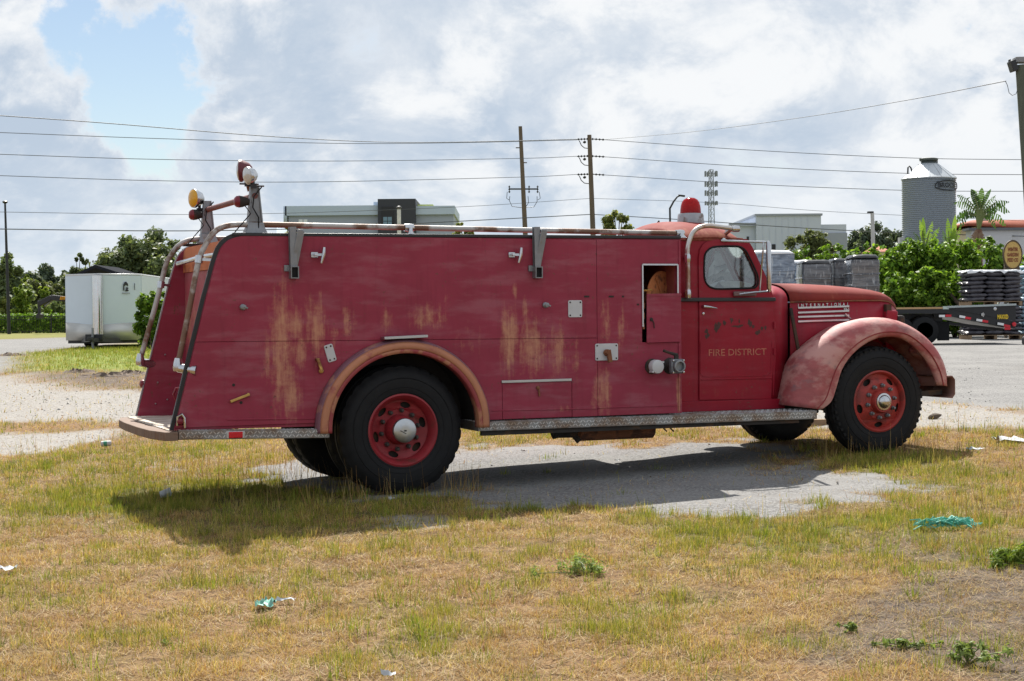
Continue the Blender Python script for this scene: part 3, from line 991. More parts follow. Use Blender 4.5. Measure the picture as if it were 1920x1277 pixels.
def make_tyre(R_, wd, out, c, parent, lugs=0, flat=.025):
    """out = +1 when the outer face looks to -v; the body of the tyre extends away from it"""
    n = 120; mb = MB()
    prof = tyre_profile(R_, wd)
    rows = []
    for k in range(n):
        a = 2 * math.pi * k / n
        row = []
        for i, (r, h) in enumerate(prof):
            rr = r
            if i in (6, 7, 8, 14, 15, 16) and (k % 4) == 0: rr = r - .012       # cuts across the shoulder
            z = max(math.sin(a) * rr, -R_ + flat)
            row.append((c[0] + math.cos(a) * rr, c[1] + out * h, c[2] + z))
        rows.append(row)
    rows.append(rows[0])
    mb.grid(rows)
    for k in range(lugs):
        a = 2 * math.pi * (k + .5) / lugs
        er = Vector((math.cos(a), 0, math.sin(a))); et = Vector((-math.sin(a), 0, math.cos(a)))
        if math.sin(a) * R_ < -R_ + flat + .05: continue
        for h in (.034, wd - .034):
            p = Vector(c) + er * (R_ * .925) + Vector((0, out * h, 0))
            m = Matrix((et, Vector((0, 1, 0)), er)).transposed()
            mb.box(p, (.03, .022, R_ * .07), m)
    # raised rings on the wall
    for q, h in ((.66, .003), (.80, .002), (.585, .008)):
        mb.lathe([(R_ * q - .006, h + .002), (R_ * q, h - .004), (R_ * q + .006, h + .002)], c, (0, out, 0), 64, caps=False)
    o = mb.ob('tyre', BLACK, parent, smooth=40)
    return o


def make_wheel(c, R_, wd, out, style, label=None):
    """c: centre of the outer face"""
    ax = (0, out, 0); rr = R_ * .545
    mt = ORWHEEL if style == 'front' else REDWHEEL
    mb = MB()
    nh = 5 if style == 'front' else 6
    if style == 'front':
        prof = [(rr, .03), (rr + .012, .012), (rr - .004, .004), (rr - .02, .018), (rr - .028, .05)]
        disc = (rr - .028, .05, .19, .018, .10, -.012)
    else:
        prof = [(rr, .03), (rr + .012, .012), (rr - .004, .004), (rr - .02, .02), (rr - .045, .06), (rr - .05, .10)]
        disc = (rr - .05, .10, .19, .125, .10, .125)
    mb.lathe(prof, c, ax, 48, caps=False)
    # disc with hand holes: built as a ring plate with round openings
    N = 60
    outer = [(math.cos(2 * math.pi * k / N) * disc[0], math.sin(2 * math.pi * k / N) * disc[0]) for k in range(N)]
    hub = [(math.cos(2 * math.pi * k / 24) * .07, math.sin(2 * math.pi * k / 24) * .07) for k in range(24)]
    holes = []
    for k in range(nh):
        a = 2 * math.pi * (k + (.75 if style == 'front' else .25)) / nh
        ca, sa = math.cos(a), math.sin(a)
        rm = disc[0] * .86
        holes.append([(rm * ca + math.cos(b) * .026 * ca - math.sin(b) * .047 * sa, rm * sa + math.cos(b) * .026 * sa + math.sin(b) * .047 * ca) for b in np.linspace(0, 2 * math.pi, 14, endpoint=False)])

    def fn(u, dd, w):
        q = math.hypot(u, w)
        h = np.interp(q, [disc[4] * .7, disc[4], disc[2], disc[0]], [disc[5], disc[5], disc[3], disc[1]])
        return (c[0] + u, c[1] + out * (h + dd), c[2] + w)
    mid = [(math.cos(2 * math.pi * k / 40) * disc[2] * .9, math.sin(2 * math.pi * k / 40) * disc[2] * .9) for k in range(40)]
    mb.plate(outer, holes + [rev(mid)], 0, .012, fn)
    mb.plate(mid, [rev(hub)], 0, .014, fn)
    root = mb.ob('wheel', mt, truck, smooth=35)
    if label: root['label'] = label
    hb = .02 if style == 'front' else .1
    mb = MB(); mb.lathe([(rr - .02, wd * .9), (rr - .03, hb + .06), (.05, hb + .06)], c, ax, 32, caps=False); mb.ob('inner_rim', DARK, root)
    make_tyre(R_, wd, out, c, root, 52 if style == 'front' else 0)
    # hub and cap
    d = (lambda h: (c[0], c[1] + out * h, c[2]))
    if style == 'front':
        mb = MB(); mb.lathe([(.115, .02), (.11, -.03), (.10, -.05)], c, ax, 28); mb.ob('hub', ORWHEEL, root)
        mb = MB(); mb.lathe([(.086, -.03), (.086, -.05), (.082, -.058), (.066, -.061), (.06, -.075), (.05, -.088), (.03, -.097), (.001, -.10)], c, ax, 28); mb.ob('hub_cap', CHROME, root)
        nr, nh2, z0 = .155, 10, .006
    else:
        mb = MB(); mb.lathe([(.13, .13), (.125, .08), (.11, .02), (.10, .0)], c, ax, 28); mb.ob('hub', REDWHEEL, root)
        mb = MB(); mb.lathe([(.102, .0), (.104, -.02), (.10, -.035), (.085, -.045), (.03, -.047), (.001, -.047)], c, ax, 32); mb.ob('hub_cap', ALU, root)
        mb = MB(); mb.box(d(-.049), (.02, .006, .012)); mb.box((c[0] - .02, c[1] - out * .048, c[2] - .012), (.06, .003, .006), (0, .5, 0)); mb.ob('cap_nut', DARK, root)
        nr, nh2, z0 = .165, 10, .118
    for k in range(nh2):
        a = 2 * math.pi * (k + .3) / nh2
        p = (c[0] + math.cos(a) * nr, c[1] + out * z0, c[2] + math.sin(a) * nr)
        mb = MB(); mb.lathe([(.021, .0), (.021, -.022), (.014, -.03), (.012, -.044), (.001, -.046)], p, ax, 6); mb.ob('lug_nut', mat('dull nut steel', (.20, .21, .22), .5, .6, .2, 9) if style == 'front' else mat('grimy nut', (.07, .065, .06), .6, .4, .2, 9), root, smooth=0)
    return root


RW, RF = .55, .53
make_wheel((0, .0, .525), RW, .27, 1, 'rear', 'near rear wheel with red dished rim and dull silver cap')
make_wheel((0, W, .525), RW, .27, -1, 'rear')
for v0, o_ in ((.31, 1), (W - .31, -1)):
    mb = MB(); mb.lathe([(.28, .03), (.26, .1), (.1, .12)], (0, v0, .525), (0, o_, 0), 24)
    ww = mb.ob('inner_wheel', DARK, truck); make_tyre(RW, .27, o_, (0, v0, .525), ww)
FU, FWZ = P(1651, 757, .03)
make_wheel((FU, .03, .625), RF, .25, 1, 'front', 'near front wheel with orange red rim and chrome hub')
make_wheel((FU, W - .03, .625), RF, .25, -1, 'front')

# --- body shell
ARC0 = (0.0, .57)                                     # arch centre
AO = (.772, .735); AI = (.655, .612)                  # outer and inner half axes


def arch(a, b, n=40, lo=None, c=ARC0):
    th = np.linspace(math.pi, 0, n)
    p = [(c[0] + a * math.cos(t), c[1] + b * math.sin(t)) for t in th]
    if lo is not None: p = [(c[0] - a, lo)] + p + [(c[0] + a, lo)]
    return p


ZT, ZB = 2.15, .585
REAR = PP([(322, 807), (381, 560), (403, 480), (416, 455), (434, 443), (460, 438)])
rear_curve = [(u, w) for u, w in catmull(REAR[1:], 14)]
UF = 2.668
outline = [REAR[0]] + rear_curve + [(UF, 2.165), (UF, ZB)] + rev(arch(.70, .665, 40, ZB))
reel_hole = PP([(1204, 496), (1270, 496), (1270, 642), (1204, 642)])
mb = MB(); mb.plate(outline, [rev(reel_hole)], .014, .05); side = mb.ob('side_wall', MAROON, truck)
far_out = [(u + (.075 if u < -1.2 else 0), w) for u, w in outline]
mb = MB(); mb.plate(far_out, [], W - .05, W); mb.ob('side_wall', MAROON, truck)

# skin panels, each with its own joint
GAP = .004
seam = lambda px: P(px, 641 + (px - 420) * (634 - 641) / 685)[1]
us = P(1120, 600)[0]
wl, wr = seam(400), seam(1105)
sw = lambda u: wl + (wr - wl) * (u - P(400, 641)[0]) / (P(1105, 634)[0] - P(400, 641)[0])
inset = lambda u, w: (u + .022, w)


def rear_edge_u(w): return float(np.interp(w, [q[1] for q in [REAR[0]] + rear_curve], [q[0] for q in [REAR[0]] + rear_curve]))


top_pts = [(u + .02, w - .012) for u, w in rear_curve if w > wl + .05]
u_l = rear_edge_u(wl) + .022
# the seam meets the arch a little above its crown, so the upper panel is a plain sheet
up = [(u_l, sw(u_l) + GAP / 2)] + top_pts + [(us - GAP, 2.146), (us - GAP, sw(us) + GAP / 2)]
mb = MB(); mb.plate(up, [], 0.0, .0135); mb.ob('side_panel', MAROON, truck, bevel=.002)
ax_ = arch(.70, .665, 40)
lw = [(u_l, sw(u_l) - GAP / 2), (-.001, sw(0) - GAP / 2)] + rev([q for q in ax_ if q[0] <= 0.0]) + [(-.70, ZB + .03), (rear_edge_u(ZB + .03) + .022, ZB + .03)]
mb = MB(); mb.plate(lw, [], 0.0, .0135); mb.ob('side_panel', MAROON, truck, bevel=.002)
hd = PP([(942, 716), (1072, 712), (1072, 777), (942, 781)])
ud0, ud1 = hd[0][0], hd[1][0]; wd1 = hd[0][1]
lm = [(.001, sw(0) - GAP / 2), (us - GAP, sw(us) - GAP / 2), (us - GAP, ZB + .002), (ud1 + GAP, ZB + .002), (ud1 + GAP, wd1 + GAP), (ud0 - GAP, wd1 + GAP), (ud0 - GAP, ZB + .002), (.70, ZB + .002)] + rev([q for q in ax_ if q[0] > 0.0])
mb = MB(); mb.plate(lm, [], 0.0, .0135); mb.ob('side_panel', MAROON, truck, bevel=.002)
mb = MB(); mb.plate([(ud0, ZB + .003), (ud0, wd1), (ud1, wd1), (ud1, ZB + .003)], [], 0.001, .0135); dd = mb.ob('compartment_door', MAROON, truck, bevel=.003)
mb = MB(); u0, w0 = P(940, 716); u1, w1 = P(1071, 712); mb.bar((u0, -.006, w0), (u1, -.006, w1), .012, .022); hs = mb.ob('hinge_strip', ALU, dd, bevel=.002)
mb = MB(); u0, w0 = P(1008, 727); mb.lathe([(.016, 0), (.016, -.012), (.008, -.02), (.001, -.021)], (u0, 0, w0), (0, 1, 0), 10); mb.bar((u0 + .006, -.012, w0), (u0 + .012, -.012, w0 - .075), .01, .012); mb.ob('latch', RUST, dd)
fr = [(us, 2.15), (UF - .004, 2.155), (UF - .004, ZB + .002), (us, ZB + .002)]
mb = MB(); mb.plate(fr, [rev(reel_hole)], 0.0, .0135); fp = mb.ob('front_panel', MAROON, truck, bevel=.002)
# lower bead lines
for x0, x1, yy0, yy1 in ((425, 592, 787, 785), (922, 1120, 770, 766), (1122, 1278, 765, 760)):
    a_, b_ = P(x0, yy0), P(x1, yy1); mb = MB(); mb.tube([(a_[0], .0, a_[1]), (b_[0], .0, b_[1])], .006, 6); mb.ob('bead', MAROON, truck)
a_, b_ = P(1273, 452), P(1273, 770); mb = MB(); mb.bar((a_[0], -.004, a_[1]), (b_[0], -.004, b_[1]), .01, .014, (1, 0, 0)); mb.ob('corner_bead', MAROON, truck)
# body ends, floor and top
u_rw = -1.41
mb = MB(); mb.box((UF - .02, VC, (ZT + ZB) / 2), (.036, W - .11, ZT - ZB - .01)); mb.ob('front_bulkhead', MAROON, truck)
mb = MB(); mb.box((u_rw, VC, (1.897 + ZB) / 2), (.03, W - .106, 1.897 - ZB)); rwall = mb.ob('rear_wall', paint('sky-tinted rear wall', (.36, .085, .11), (.31, .06, .08), (.44, .24, .14), [(-1.42, 1.45, .3, .3, .8)]), truck)  # pinker base colour imitates sky reflection; the tan blob is faded paint
mb = MB(); mb.plate([(.06, 1.90), (W - .06, 1.90), (W - .06, 2.04), (W - .12, 2.10), (W - .2, 2.125), (.2, 2.125), (.12, 2.10), (.06, 2.04)], [], u_rw - .03, u_rw + .016, lambda a, d, b: (d, a, b)); mb.ob('upper_rear_panel', mat('orange bleached panel', (.50, .155, .06), .7, 0, .25, 5, col2=(.28, .07, .04), c2sc=5), rwall)
mb = MB(); mb.box((u_rw - .02, VC - .1, 1.02), (.012, .9, .5)); mb.ob('rear_hatch', MAROON, rwall, bevel=.004)
mb = MB(); q0 = P(352, 650, .75); mb.box((u_rw - .028, .62, q0[1] - .02), (.012, .16, .3)); mb.ob('kick_plate', ALU, rwall, bevel=.003)
mb = MB(); mb.grid([[(u_rw + .35 * s ** 1.3 - .015, v, 1.975 + .125 * math.sin(s * math.pi / 2)) for v in np.linspace(.055, W - .055, 8)] for s in np.linspace(0, 1, 7)]); mb.ob('hood_curve', mat('orange rust top', (.36, .10, .03), .75, 0, .25, 5, col2=(.20, .05, .03), c2sc=5), truck, thick=.01)
mb = MB(); mb.box(((u_rw + .34 + UF - .04) / 2, VC, 2.085), (UF - .04 - u_rw - .34, W - .11, .02)); mb.ob('top_deck', SUNRED, truck)
mb = MB(); mb.box((1.9, VC, 2.12), (1.3, .7, .05)); mb.box((.2, VC - .1, 2.115), (1.4, 1.2, .04)); mb.ob('hose_bed_cover', DARK, truck, bevel=.01)
mb = MB(); mb.box((.25, VC, ZB + .02), (3.3, .8, .03)); mb.ob('floor_pan', DARK, truck)
# inner wheel housing
mb = MB(); rows = []
for v in (.052, .45): rows.append([(u, v, w) for u, w in arch(.70, .665, 30, ZB)])
mb.grid(rows); mb.grid([[(u, .45, w) for u, w in arch(.70, .665, 30, ZB)], [(0, .45, ZB)] * 32]); mb.ob('wheel_housing', DARK, truck)
# trim along the edge of each side wall
for v in (.02, W - .02):
    sh_ = .075 if v > 1 else 0.0
    path = [(u + sh_, v, w) for u, w in [REAR[0]] + rear_curve[:-1]]
    mb = MB()
    for i in range(len(path) - 1): mb.bar(path[i], path[i + 1], .034 if v < 1 else .02, .014, (0, 1, 0))
    mb.bar((REAR[0][0] - .012 + sh_, v - .012, REAR[0][1]), (rear_curve[4][0] - .012 + sh_, v - .012, rear_curve[4][1]), .012, .012)
    mb.ob('edge_trim', BLACKPAINT if v < 1 else ALU, truck)
    mb = MB(); mb.bar((rear_curve[-1][0] - .1, v, 2.158), (UF, v, 2.176), .05, .026); mb.ob('top_trim', BLACKPAINT, truck, bevel=.004)

# rear arch fender: flange, crown and lip each with their own bleaching
FLANGE = mat('greyed flange paint', (.17, .075, .10), .6, 0, .2, 4, col2=(.30, .14, .11), c2sc=5)
LIP = mat('red fender lip', (.27, .045, .05), .55, 0, .25, 5, col2=(.38, .16, .09), c2sc=6)
zones = [([(1.0, .0), (.998, -.025), (.985, -.055), (.968, -.078)], FLANGE), ([(.968, -.078), (.945, -.094), (.915, -.100), (.895, -.096), (.885, -.090)], ORANGE),
         ([(.885, -.090), (.879, -.094), (.868, -.095), (.855, -.094), (.843, -.088), (.838, -.06), (.838, -.0)], LIP)]


def arch_fender(fv):
    root_ = None
    for prof, mt in (zones[1], zones[0], zones[2]):
        mb = MB(); rows = []
        for th in np.linspace(math.pi, 0, 56):
            rows.append([(ARC0[0] + AO[0] * k * math.cos(th), fv(v), ARC0[1] - .01 + AO[1] * k * math.sin(th)) for k, v in prof])
        rows.insert(0, [(p[0], p[1], .53) for p in rows[0]]); rows.append([(p[0], p[1], .53) for p in rows[-1]])
        mb.grid(rows)
        if root_ is None: root_ = mb.ob('rear_fender', mt, truck, thick=.004)
        else: mb.ob('fender_flange' if mt is FLANGE else 'fender_lip', mt, root_, thick=.004)


arch_fender(lambda v: v); arch_fender(lambda v: W - v)
u0, w0 = P(714, 634); u1, w1 = P(795, 630); mb = MB(); mb.bar((u0, -.05, w0), (u1, -.05, w1), .1, .022); mb.ob('arch_cap_plate', ALU, truck, bevel=.002)


# --- running boards with diamond tread
def tread_mat(name, ca, cb):
    mt = bpy.data.materials.new(name); mt.use_nodes = True
    t = NT(mt.node_tree); tc = t.n('ShaderNodeTexCoord').outputs['Object']
    c = t.mix(t.ramp(t.noise(tc, 6, 6, .65), .4, .65), (*ca, 1), (*cb, 1))
    b = t.n('ShaderNodeBsdfPrincipled', _Base_Color=c, _Metallic=.6, _Roughness=.45)
    t.n('ShaderNodeOutputMaterial', _Surface=b.outputs[0]); return mt


TREAD = tread_mat('tread plate', (.27, .275, .28), (.17, .12, .09))
TREADL = tread_mat('tread lozenge', (.60, .61, .62), (.36, .28, .22))


def board(u0, u1, w0, w1, v0, v1, hgt, name='running_board'):
    mb = MB(); L = u1 - u0
    wz = lambda u: w0 + (w1 - w0) * (u - u0) / L
    vs = [(u, v, wz(u) - z) for u in (u0, u1) for v in (v0, v1) for z in (0, hgt)]
    mb.add(vs, [(0, 1, 3, 2), (4, 6, 7, 5), (0, 4, 5, 1), (2, 3, 7, 6), (0, 2, 6, 4), (1, 5, 7, 3)])
    o = mb.ob(name, TREAD, truck, bevel=.004)
    mb = MB(); k = 0; n = int(L / .03)
    for i in range(n):                                # raised lozenges on the front lip and the top
        for j in range(2):
            u = u0 + (i + .5 + .5 * j) * L / n
            if u > u1 - .02: continue
            m = Euler((0, .75 if (i + j) % 2 else -.75, 0)).to_matrix()
            mb.box((u, v0 - .0005, wz(u) - hgt * (.3 + .4 * j)), (.026, .007, .0075), m)
        for j in range(int((min(v1, v0 + .36) - v0) / .045)):
            m = Euler((0, 0, .75 if (i + j) % 2 else -.75)).to_matrix()
            mb.box((u0 + (i + .5) * L / n, v0 + .03 + j * .045, wz(u0 + (i + .5) * L / n) + .0005), (.026, .0075, .006), m)
    t_ = mb.ob('tread_bump', TREADL, o, smooth=0); tag(t_, kind='stuff')
    return o


ub0, wb0 = P(335, 806, -.045); ub1, wb1 = P(612, 802, -.045)
board(ub0, -.66, wb0 - .004, wb1 - .01, -.045, .02, .075)
ub2, wb2 = P(918, 791, -.045); ub3, wb3 = P(1532, 768, -.045)
board(.655, ub3, wb2, wb3 - .01, -.045, .40, .078)
mb = MB(); mb.bar((.7, .0, wb2 - .1), (3.9, .0, wb3 - .1), .04, .04); mb.ob('board_support', DARK, truck)
u0, w0 = P(442, 815, -.05); mb = MB(); mb.box((u0, -.05, w0 - .002), (.115, .012, .052)); rf = mb.ob('reflector', mat('red reflector', (.55, .01, .02), .25, 0, .1, 20), truck, bevel=.006)
mb = MB(); mb.box((u0, -.047, w0 - .002), (.15, .008, .06)); mb.ob('reflector_base', ALU, rf, bevel=.01)
# rear step
stp = [(REAR[0][0] - .06, -.045), (REAR[0][0] - .13, .28), (REAR[0][0] - .15, .7), (REAR[0][0] - .15, W - .7), (REAR[0][0] - .13, W - .28), (REAR[0][0] - .06, W + .045), (u_rw - .02, W + .045), (u_rw - .02, -.045 + .07), (ub0 - .004, .025), (ub0 - .004, -.045)]
mb = MB(); mb.plate(stp, [], .515, .585, lambda a_, d_, b_: (a_, b_, d_)); rs = mb.ob('rear_step', mat('worn step boards', (.17, .115, .085), .8, 0, .3, 3, stretch=(.6, 5, 1), col2=(.15, .08, .05), c2sc=5, bump=.2), truck, bevel=.004)
for i in range(7):
    mb = MB(); v0_ = .06 + i * .275; mb.box((u_rw - .30, v0_ + .13, .589), (.50, .262, .012)); mb.ob('plank', mat('grey plank', (.52, .47, .40), .85, 0, .3, 3, stretch=(.7, 6, 1), bump=.3, col2=(.23, .13, .08), c2sc=4), rs, bevel=.003)
# grab hoop and lamps low on the side wall edges
mb = MB(); a_ = P(344, 800, -.01); b_ = P(338, 783, -.01); mb.tube([(a_[0] - .05, -.012, a_[1] + .01), (a_[0] - .045, -.02, a_[1] + .08), (a_[0] - .015, -.02, a_[1] + .10), (a_[0] + .005, -.02, a_[1] + .07), (a_[0] + .01, -.012, a_[1] - .01)], .011, 8); mb.ob('tie_loop', CHROME, truck)
u0, w0 = P(337, 790, 0); mb = MB(); mb.lathe([(.03, 0), (.03, -.02), (.02, -.035), (.001, -.04)], (u0, .0, w0), (0, 1, 0), 14); mb.ob('marker_lamp', mat('dull red lens', (.17, .012, .025), .35, 0, .2, 20), truck)
u0, w0 = P(267, 720, W); mb = MB(); mb.lathe([(.035, 0), (.04, -.03), (.03, -.05), (.001, -.058)], (u0 + .03, W + .0, w0), (1, 0, 0), 14); mb.ob('tail_lamp', MATS['dull red lens'], truck)
u0, w0 = P(332, 740, .06); mb = MB(); mb.tube([(u0 + .03, .06, w0 + .055), (u0, .09, w0 + .05), (u0 - .02, .10, w0), (u0, .09, w0 - .05), (u0 + .03, .06, w0 - .055)], .01, 7); mb.ob('hand_grip', MATS['dull red lens'], truck)
for x, y in ((310, 665), (296, 717), (314, 749), (292, 757)): u0, w0 = P(x, y, W - .06); mb = MB(); mb.lathe([(.009, 0), (.006, -.008), (.001, -.009)], (u0, W - .052, w0), (0, 1, 0), 8); mb.ob('rivet', ALU, truck)

# --- rails
def rail(v, sgn, mt):
    q = PP([(333, 683), (352, 590), (371, 492), (383, 462), (398, 438), (416, 426), (440, 421.5), (470, 421)], .12)
    path = catmull([(u, w) for u, w in q], 26)
    if sgn < 0: path = [(u + float(np.interp(w, [1.1, 1.8, 2.25], [.02, .075, .085])), w - float(np.interp(w, [2.0, 2.24], [0, .03]))) for u, w in path]
    ic = int(np.argmin([abs(w - (1.934 if sgn > 0 else 1.776)) for u, w in path]))
    end = P(1276, 438, .12)
    pts = [(u, v, w) for u, w in path] + [(path[-1][0] + (end[0] - path[-1][0]) * s, v, path[-1][1] + (end[1] - path[-1][1]) * s) for s in (.25, .5, .75, 1)]
    mb = MB(); mb.tube(pts, .024, 10); o = mb.ob('hand_rail', mt, truck)
    vi = v + sgn * .07
    # chrome sleeve, joints and stanchions
    mb = MB(); mb.tube([(path[ic][0] - .004, v, path[ic][1] - .03), (path[ic][0] + .004, v, path[ic][1] + .03)], .034, 10); mb.bar((path[ic][0], v, path[ic][1]), (path[ic][0] + .13, v - sgn * .08, path[ic][1] - .01), .02, .022); mb.ob('rail_clamp', CHROME, o)
    mb = MB(); u0, w0 = path[0]; mb.lathe([(.026, .06), (.036, .02), (.042, -.02), (.036, -.045), (.001, -.05)], (u0, v, w0 - .01), (0, 0, 1), 14)
    mb.tube([(u0, v, w0 - .03), (u0 + .06, v - sgn * .05, w0 - .04), (u0 + .13, v - sgn * .09, w0 - .05)], [.036, .04, .045], 12); mb.ob('rail_foot', CHROME, o)
    for px in (765, 1272):
        e = P(px, 432, .12); mb = MB(); wv = np.interp(e[0], [path[-1][0], end[0]], [path[-1][1], end[1]])
        mb.lathe([(.032, -.04), (.036, 0), (.032, .04)], (e[0], v, wv), (1, 0, 0), 12); mb.lathe([(.045, 0), (.03, .012), (.018, .03), (.016, wv - 2.175)], (e[0], v - sgn * .05, 2.175), (0, 0, 1), 12); mb.ob('stanchion', CHROME, o)
    return path


rp = rail(.10, 1, RUSTPIPE)
rail(W - .10, -1, RUSTPIPE)
mb = MB(); mb.tube([(-1.55, .05, 1.995), (-1.60, .35, 1.99), (-1.545, W - .35, 1.975), (-1.48, W - .05, 1.97)], .02, 10); mb.ob('cross_grip', CHROME, truck)

# --- lamp posts on the tail
def tower(v, far):
    o_ = P(478, 440, .12)[0]
    mb = MB()
    b0, b1, t0, t1 = 2.20, 2.26, 2.26, 2.545
    mb.add([(o_ + s * a, v + q * c, z) for z, a, c in ((2.17, .095, .06), (2.215, .075, .05), (2.26, .065, .045)) for s, q in ((-1, -1), (1, -1), (1, 1), (-1, 1))],
           [(i * 4 + k, i * 4 + (k + 1) % 4, i * 4 + 4 + (k + 1) % 4, i * 4 + 4 + k) for i in range(2) for k in range(4)] + [(3, 2, 1, 0), (8, 9, 10, 11)])
    base = mb.ob('post_base', STEEL, truck, bevel=.006)
    mb = MB()
    for s in (-1, 1):
        mb.add([(o_ + s * .062, v - .035, 2.255), (o_ + s * .062, v + .035, 2.255), (o_ + s * .035, v + .025, 2.56), (o_ + s * .035, v - .025, 2.56),
                (o_ + s * .052, v - .035, 2.255), (o_ + s * .052, v + .035, 2.255), (o_ + s * .025, v + .025, 2.56), (o_ + s * .025, v - .025, 2.56)],
               [(0, 1, 2, 3), (7, 6, 5, 4), (0, 3, 7, 4), (1, 5, 6, 2), (3, 2, 6, 7), (0, 4, 5, 1)])
    mb.add([(o_ - .052, v + .02, 2.255), (o_ + .052, v + .02, 2.255), (o_ + .026, v + .015, 2.56), (o_ - .026, v + .015, 2.56)], [(0, 1, 2, 3)])
    mb.add([(o_ - .052, v - .02, 2.255), (o_ + .052, v - .02, 2.255), (o_ + .026, v - .015, 2.56), (o_ - .026, v - .015, 2.56)], [(0, 1, 2, 3)])
    post = mb.ob('lamp_post', STEEL, truck)
    # red side lamp
    mb = MB(); mb.lathe([(.022, .1), (.034, .06), (.045, .03), (.05, 0)], (o_ - .13, v, 2.43), (1, 0, 0), 18); mb.ob('lamp_body', DARK, post)
    mb = MB(); mb.lathe([(.048, 0), (.046, -.02), (.03, -.036), (.001, -.04)], (o_ - .13, v, 2.43), (1, 0, 0), 18); mb.ob('red_lens', MATS['dull red lens'], post)
    mb = MB(); mb.tube([(o_ - .09, v - .03, 2.4), (o_ - .05, v - .07, 2.33), (o_ - .16, v - .05, 2.2), (o_ - .2, v - .02, 2.14)], .005, 5)
    mb.tube([(o_ + .05, v - .04, 2.55), (o_ - .02, v - .06, 2.47), (o_ - .03, v - .06, 2.38), (o_ + .02, v - .05, 2.3), (o_ + .02, v - .045, 2.2)], .006, 5); mb.ob('wire', BLACK, post)
    return o_


ot = tower(.12, False); tower(W - .12, True)
a_ = P(393, 393, W - .12); b_ = P(467, 365, .12)
mb = MB(); mb.tube([(ot, .10, b_[1] - .01), (ot, W - .10, b_[1] - .01)], .025, 10); mb.ob('cross_bar', mat('brown painted tube', (.15, .055, .05), .6, 0, .25, 6), truck)


def spot(c, d, r, lens, bowl, name):
    """bowl lamp: c centre of the lens, d direction it faces"""
    d = Vector(d).normalized(); mb = MB()
    mb.lathe([(r * 1.06, .0), (r * 1.08, .02), (r, .03), (r * .93, r * .5), (r * .72, r * .95), (r * .4, r * 1.22), (r * .12, r * 1.3), (.001, r * 1.3)], c, -d, 28)
    o = mb.ob(name, bowl, truck)
    mb = MB(); mb.lathe([(r * 1.0, 0), (r * .9, r * .12), (r * .5, r * .24), (.001, r * .28)], Vector(c) - d * .0, d, 28); mb.ob('lens', lens, o)
    mb = MB(); q = Vector(c) - d * r * .8; mb.tube([q + Vector((0, 0, -r * .7)), q + Vector((0, 0, -r * 1.5))], .014, 8); mb.tube([q + Vector((-.07, 0, -r * 1.3)), q + Vector((.09, 0, -r * 1.3))], .007, 6); mb.box(q + Vector((0, 0, -r * 1.3)), (.05, .035, .04)); mb.ob('lamp_bracket', BLACKPAINT, o)
    return o


AMBER = mat('amber lens', (.62, .33, .02), .2, 0, .12, 25); CLEAR = mat('clear lens', (.55, .57, .58), .15, .3, .1, 25)
u0, w0 = P(467, 330, .06); spot((u0 - .02, .04, w0), (-.75, -.2, -.12), .068, CLEAR, CHROME, 'spot_lamp')
u0, w0 = P(449, 320, .3); spot((u0, .3, w0), (-.9, .35, .0), .085, CLEAR, mat('maroon lamp shell', (.12, .022, .03), .45, 0, .2, 8), 'flood_lamp')
mb = MB(); mb.tube([(u0 + .05, .3, w0 - .05), (ot, .3, 2.53)], .014, 8); mb.ob('lamp_bracket', RUST, truck)
u0, w0 = P(362, 372, W - .1); spot((u0, W - .1, w0), (-.95, -.3, .0), .082, AMBER, CHROME, 'amber_lamp')
mb = MB(); mb.tube([(u0 + .05, W - .1, w0 - .1), (ot, W - .1, w0 - .105)], .008, 6); mb.ob('lamp_bracket', DARK, truck)

# --- ladder hangers and small fittings on the side
def hanger(px):
    mb = MB(); u0, w0 = P(px, 426); u1, w1 = P(px - 1, 500)
    o = MB()
    for v in (-.045, .0): o.bar((u0 - .018, v - .008, w0), (u1 - .005, v - .008, w1), .004, .055, (1, 0, 0))
    o.bar((u0 - .018, -.03, w0), (u1 - .005, -.03, w1), .045, .006, (1, 0, 0))
    h = o.ob('ladder_hanger', STEEL, truck)
    a2 = P(px + 14, 432, -.06); b2 = P(px + 1, 500, -.03)
    mb.bar((a2[0], -.065, a2[1]), (b2[0], -.04, b2[1]), .012, .058, (1, 0, 0)); mb.bar((a2[0] - .02, .1, a2[1]), (a2[0], -.065, a2[1]), .05, .02); mb.ob('swing_arm', STEEL, h, bevel=.003)
    e0 = P(px - 1, 511); mb = MB(); mb.plate([(e0[0] - .034, e0[1] - .05), (e0[0] + .034, e0[1] - .05), (e0[0] + .034, e0[1] + .05), (e0[0] - .034, e0[1] + .05)], [rev([(e0[0] - .026, e0[1] - .042), (e0[0] + .026, e0[1] - .042), (e0[0] + .026, e0[1] + .05 - .008), (e0[0] - .026, e0[1] + .042)])], -.07, .0); mb.box((e0[0] - .05, -.01, e0[1] + .035), (.05, .015, .05)); mb.ob('hanger_cup', STEEL, h)
    mb = MB(); mb.box((e0[0], -.025, e0[1]), (.052, .045, .084)); mb.ob('rubber_block', BLACK, h)


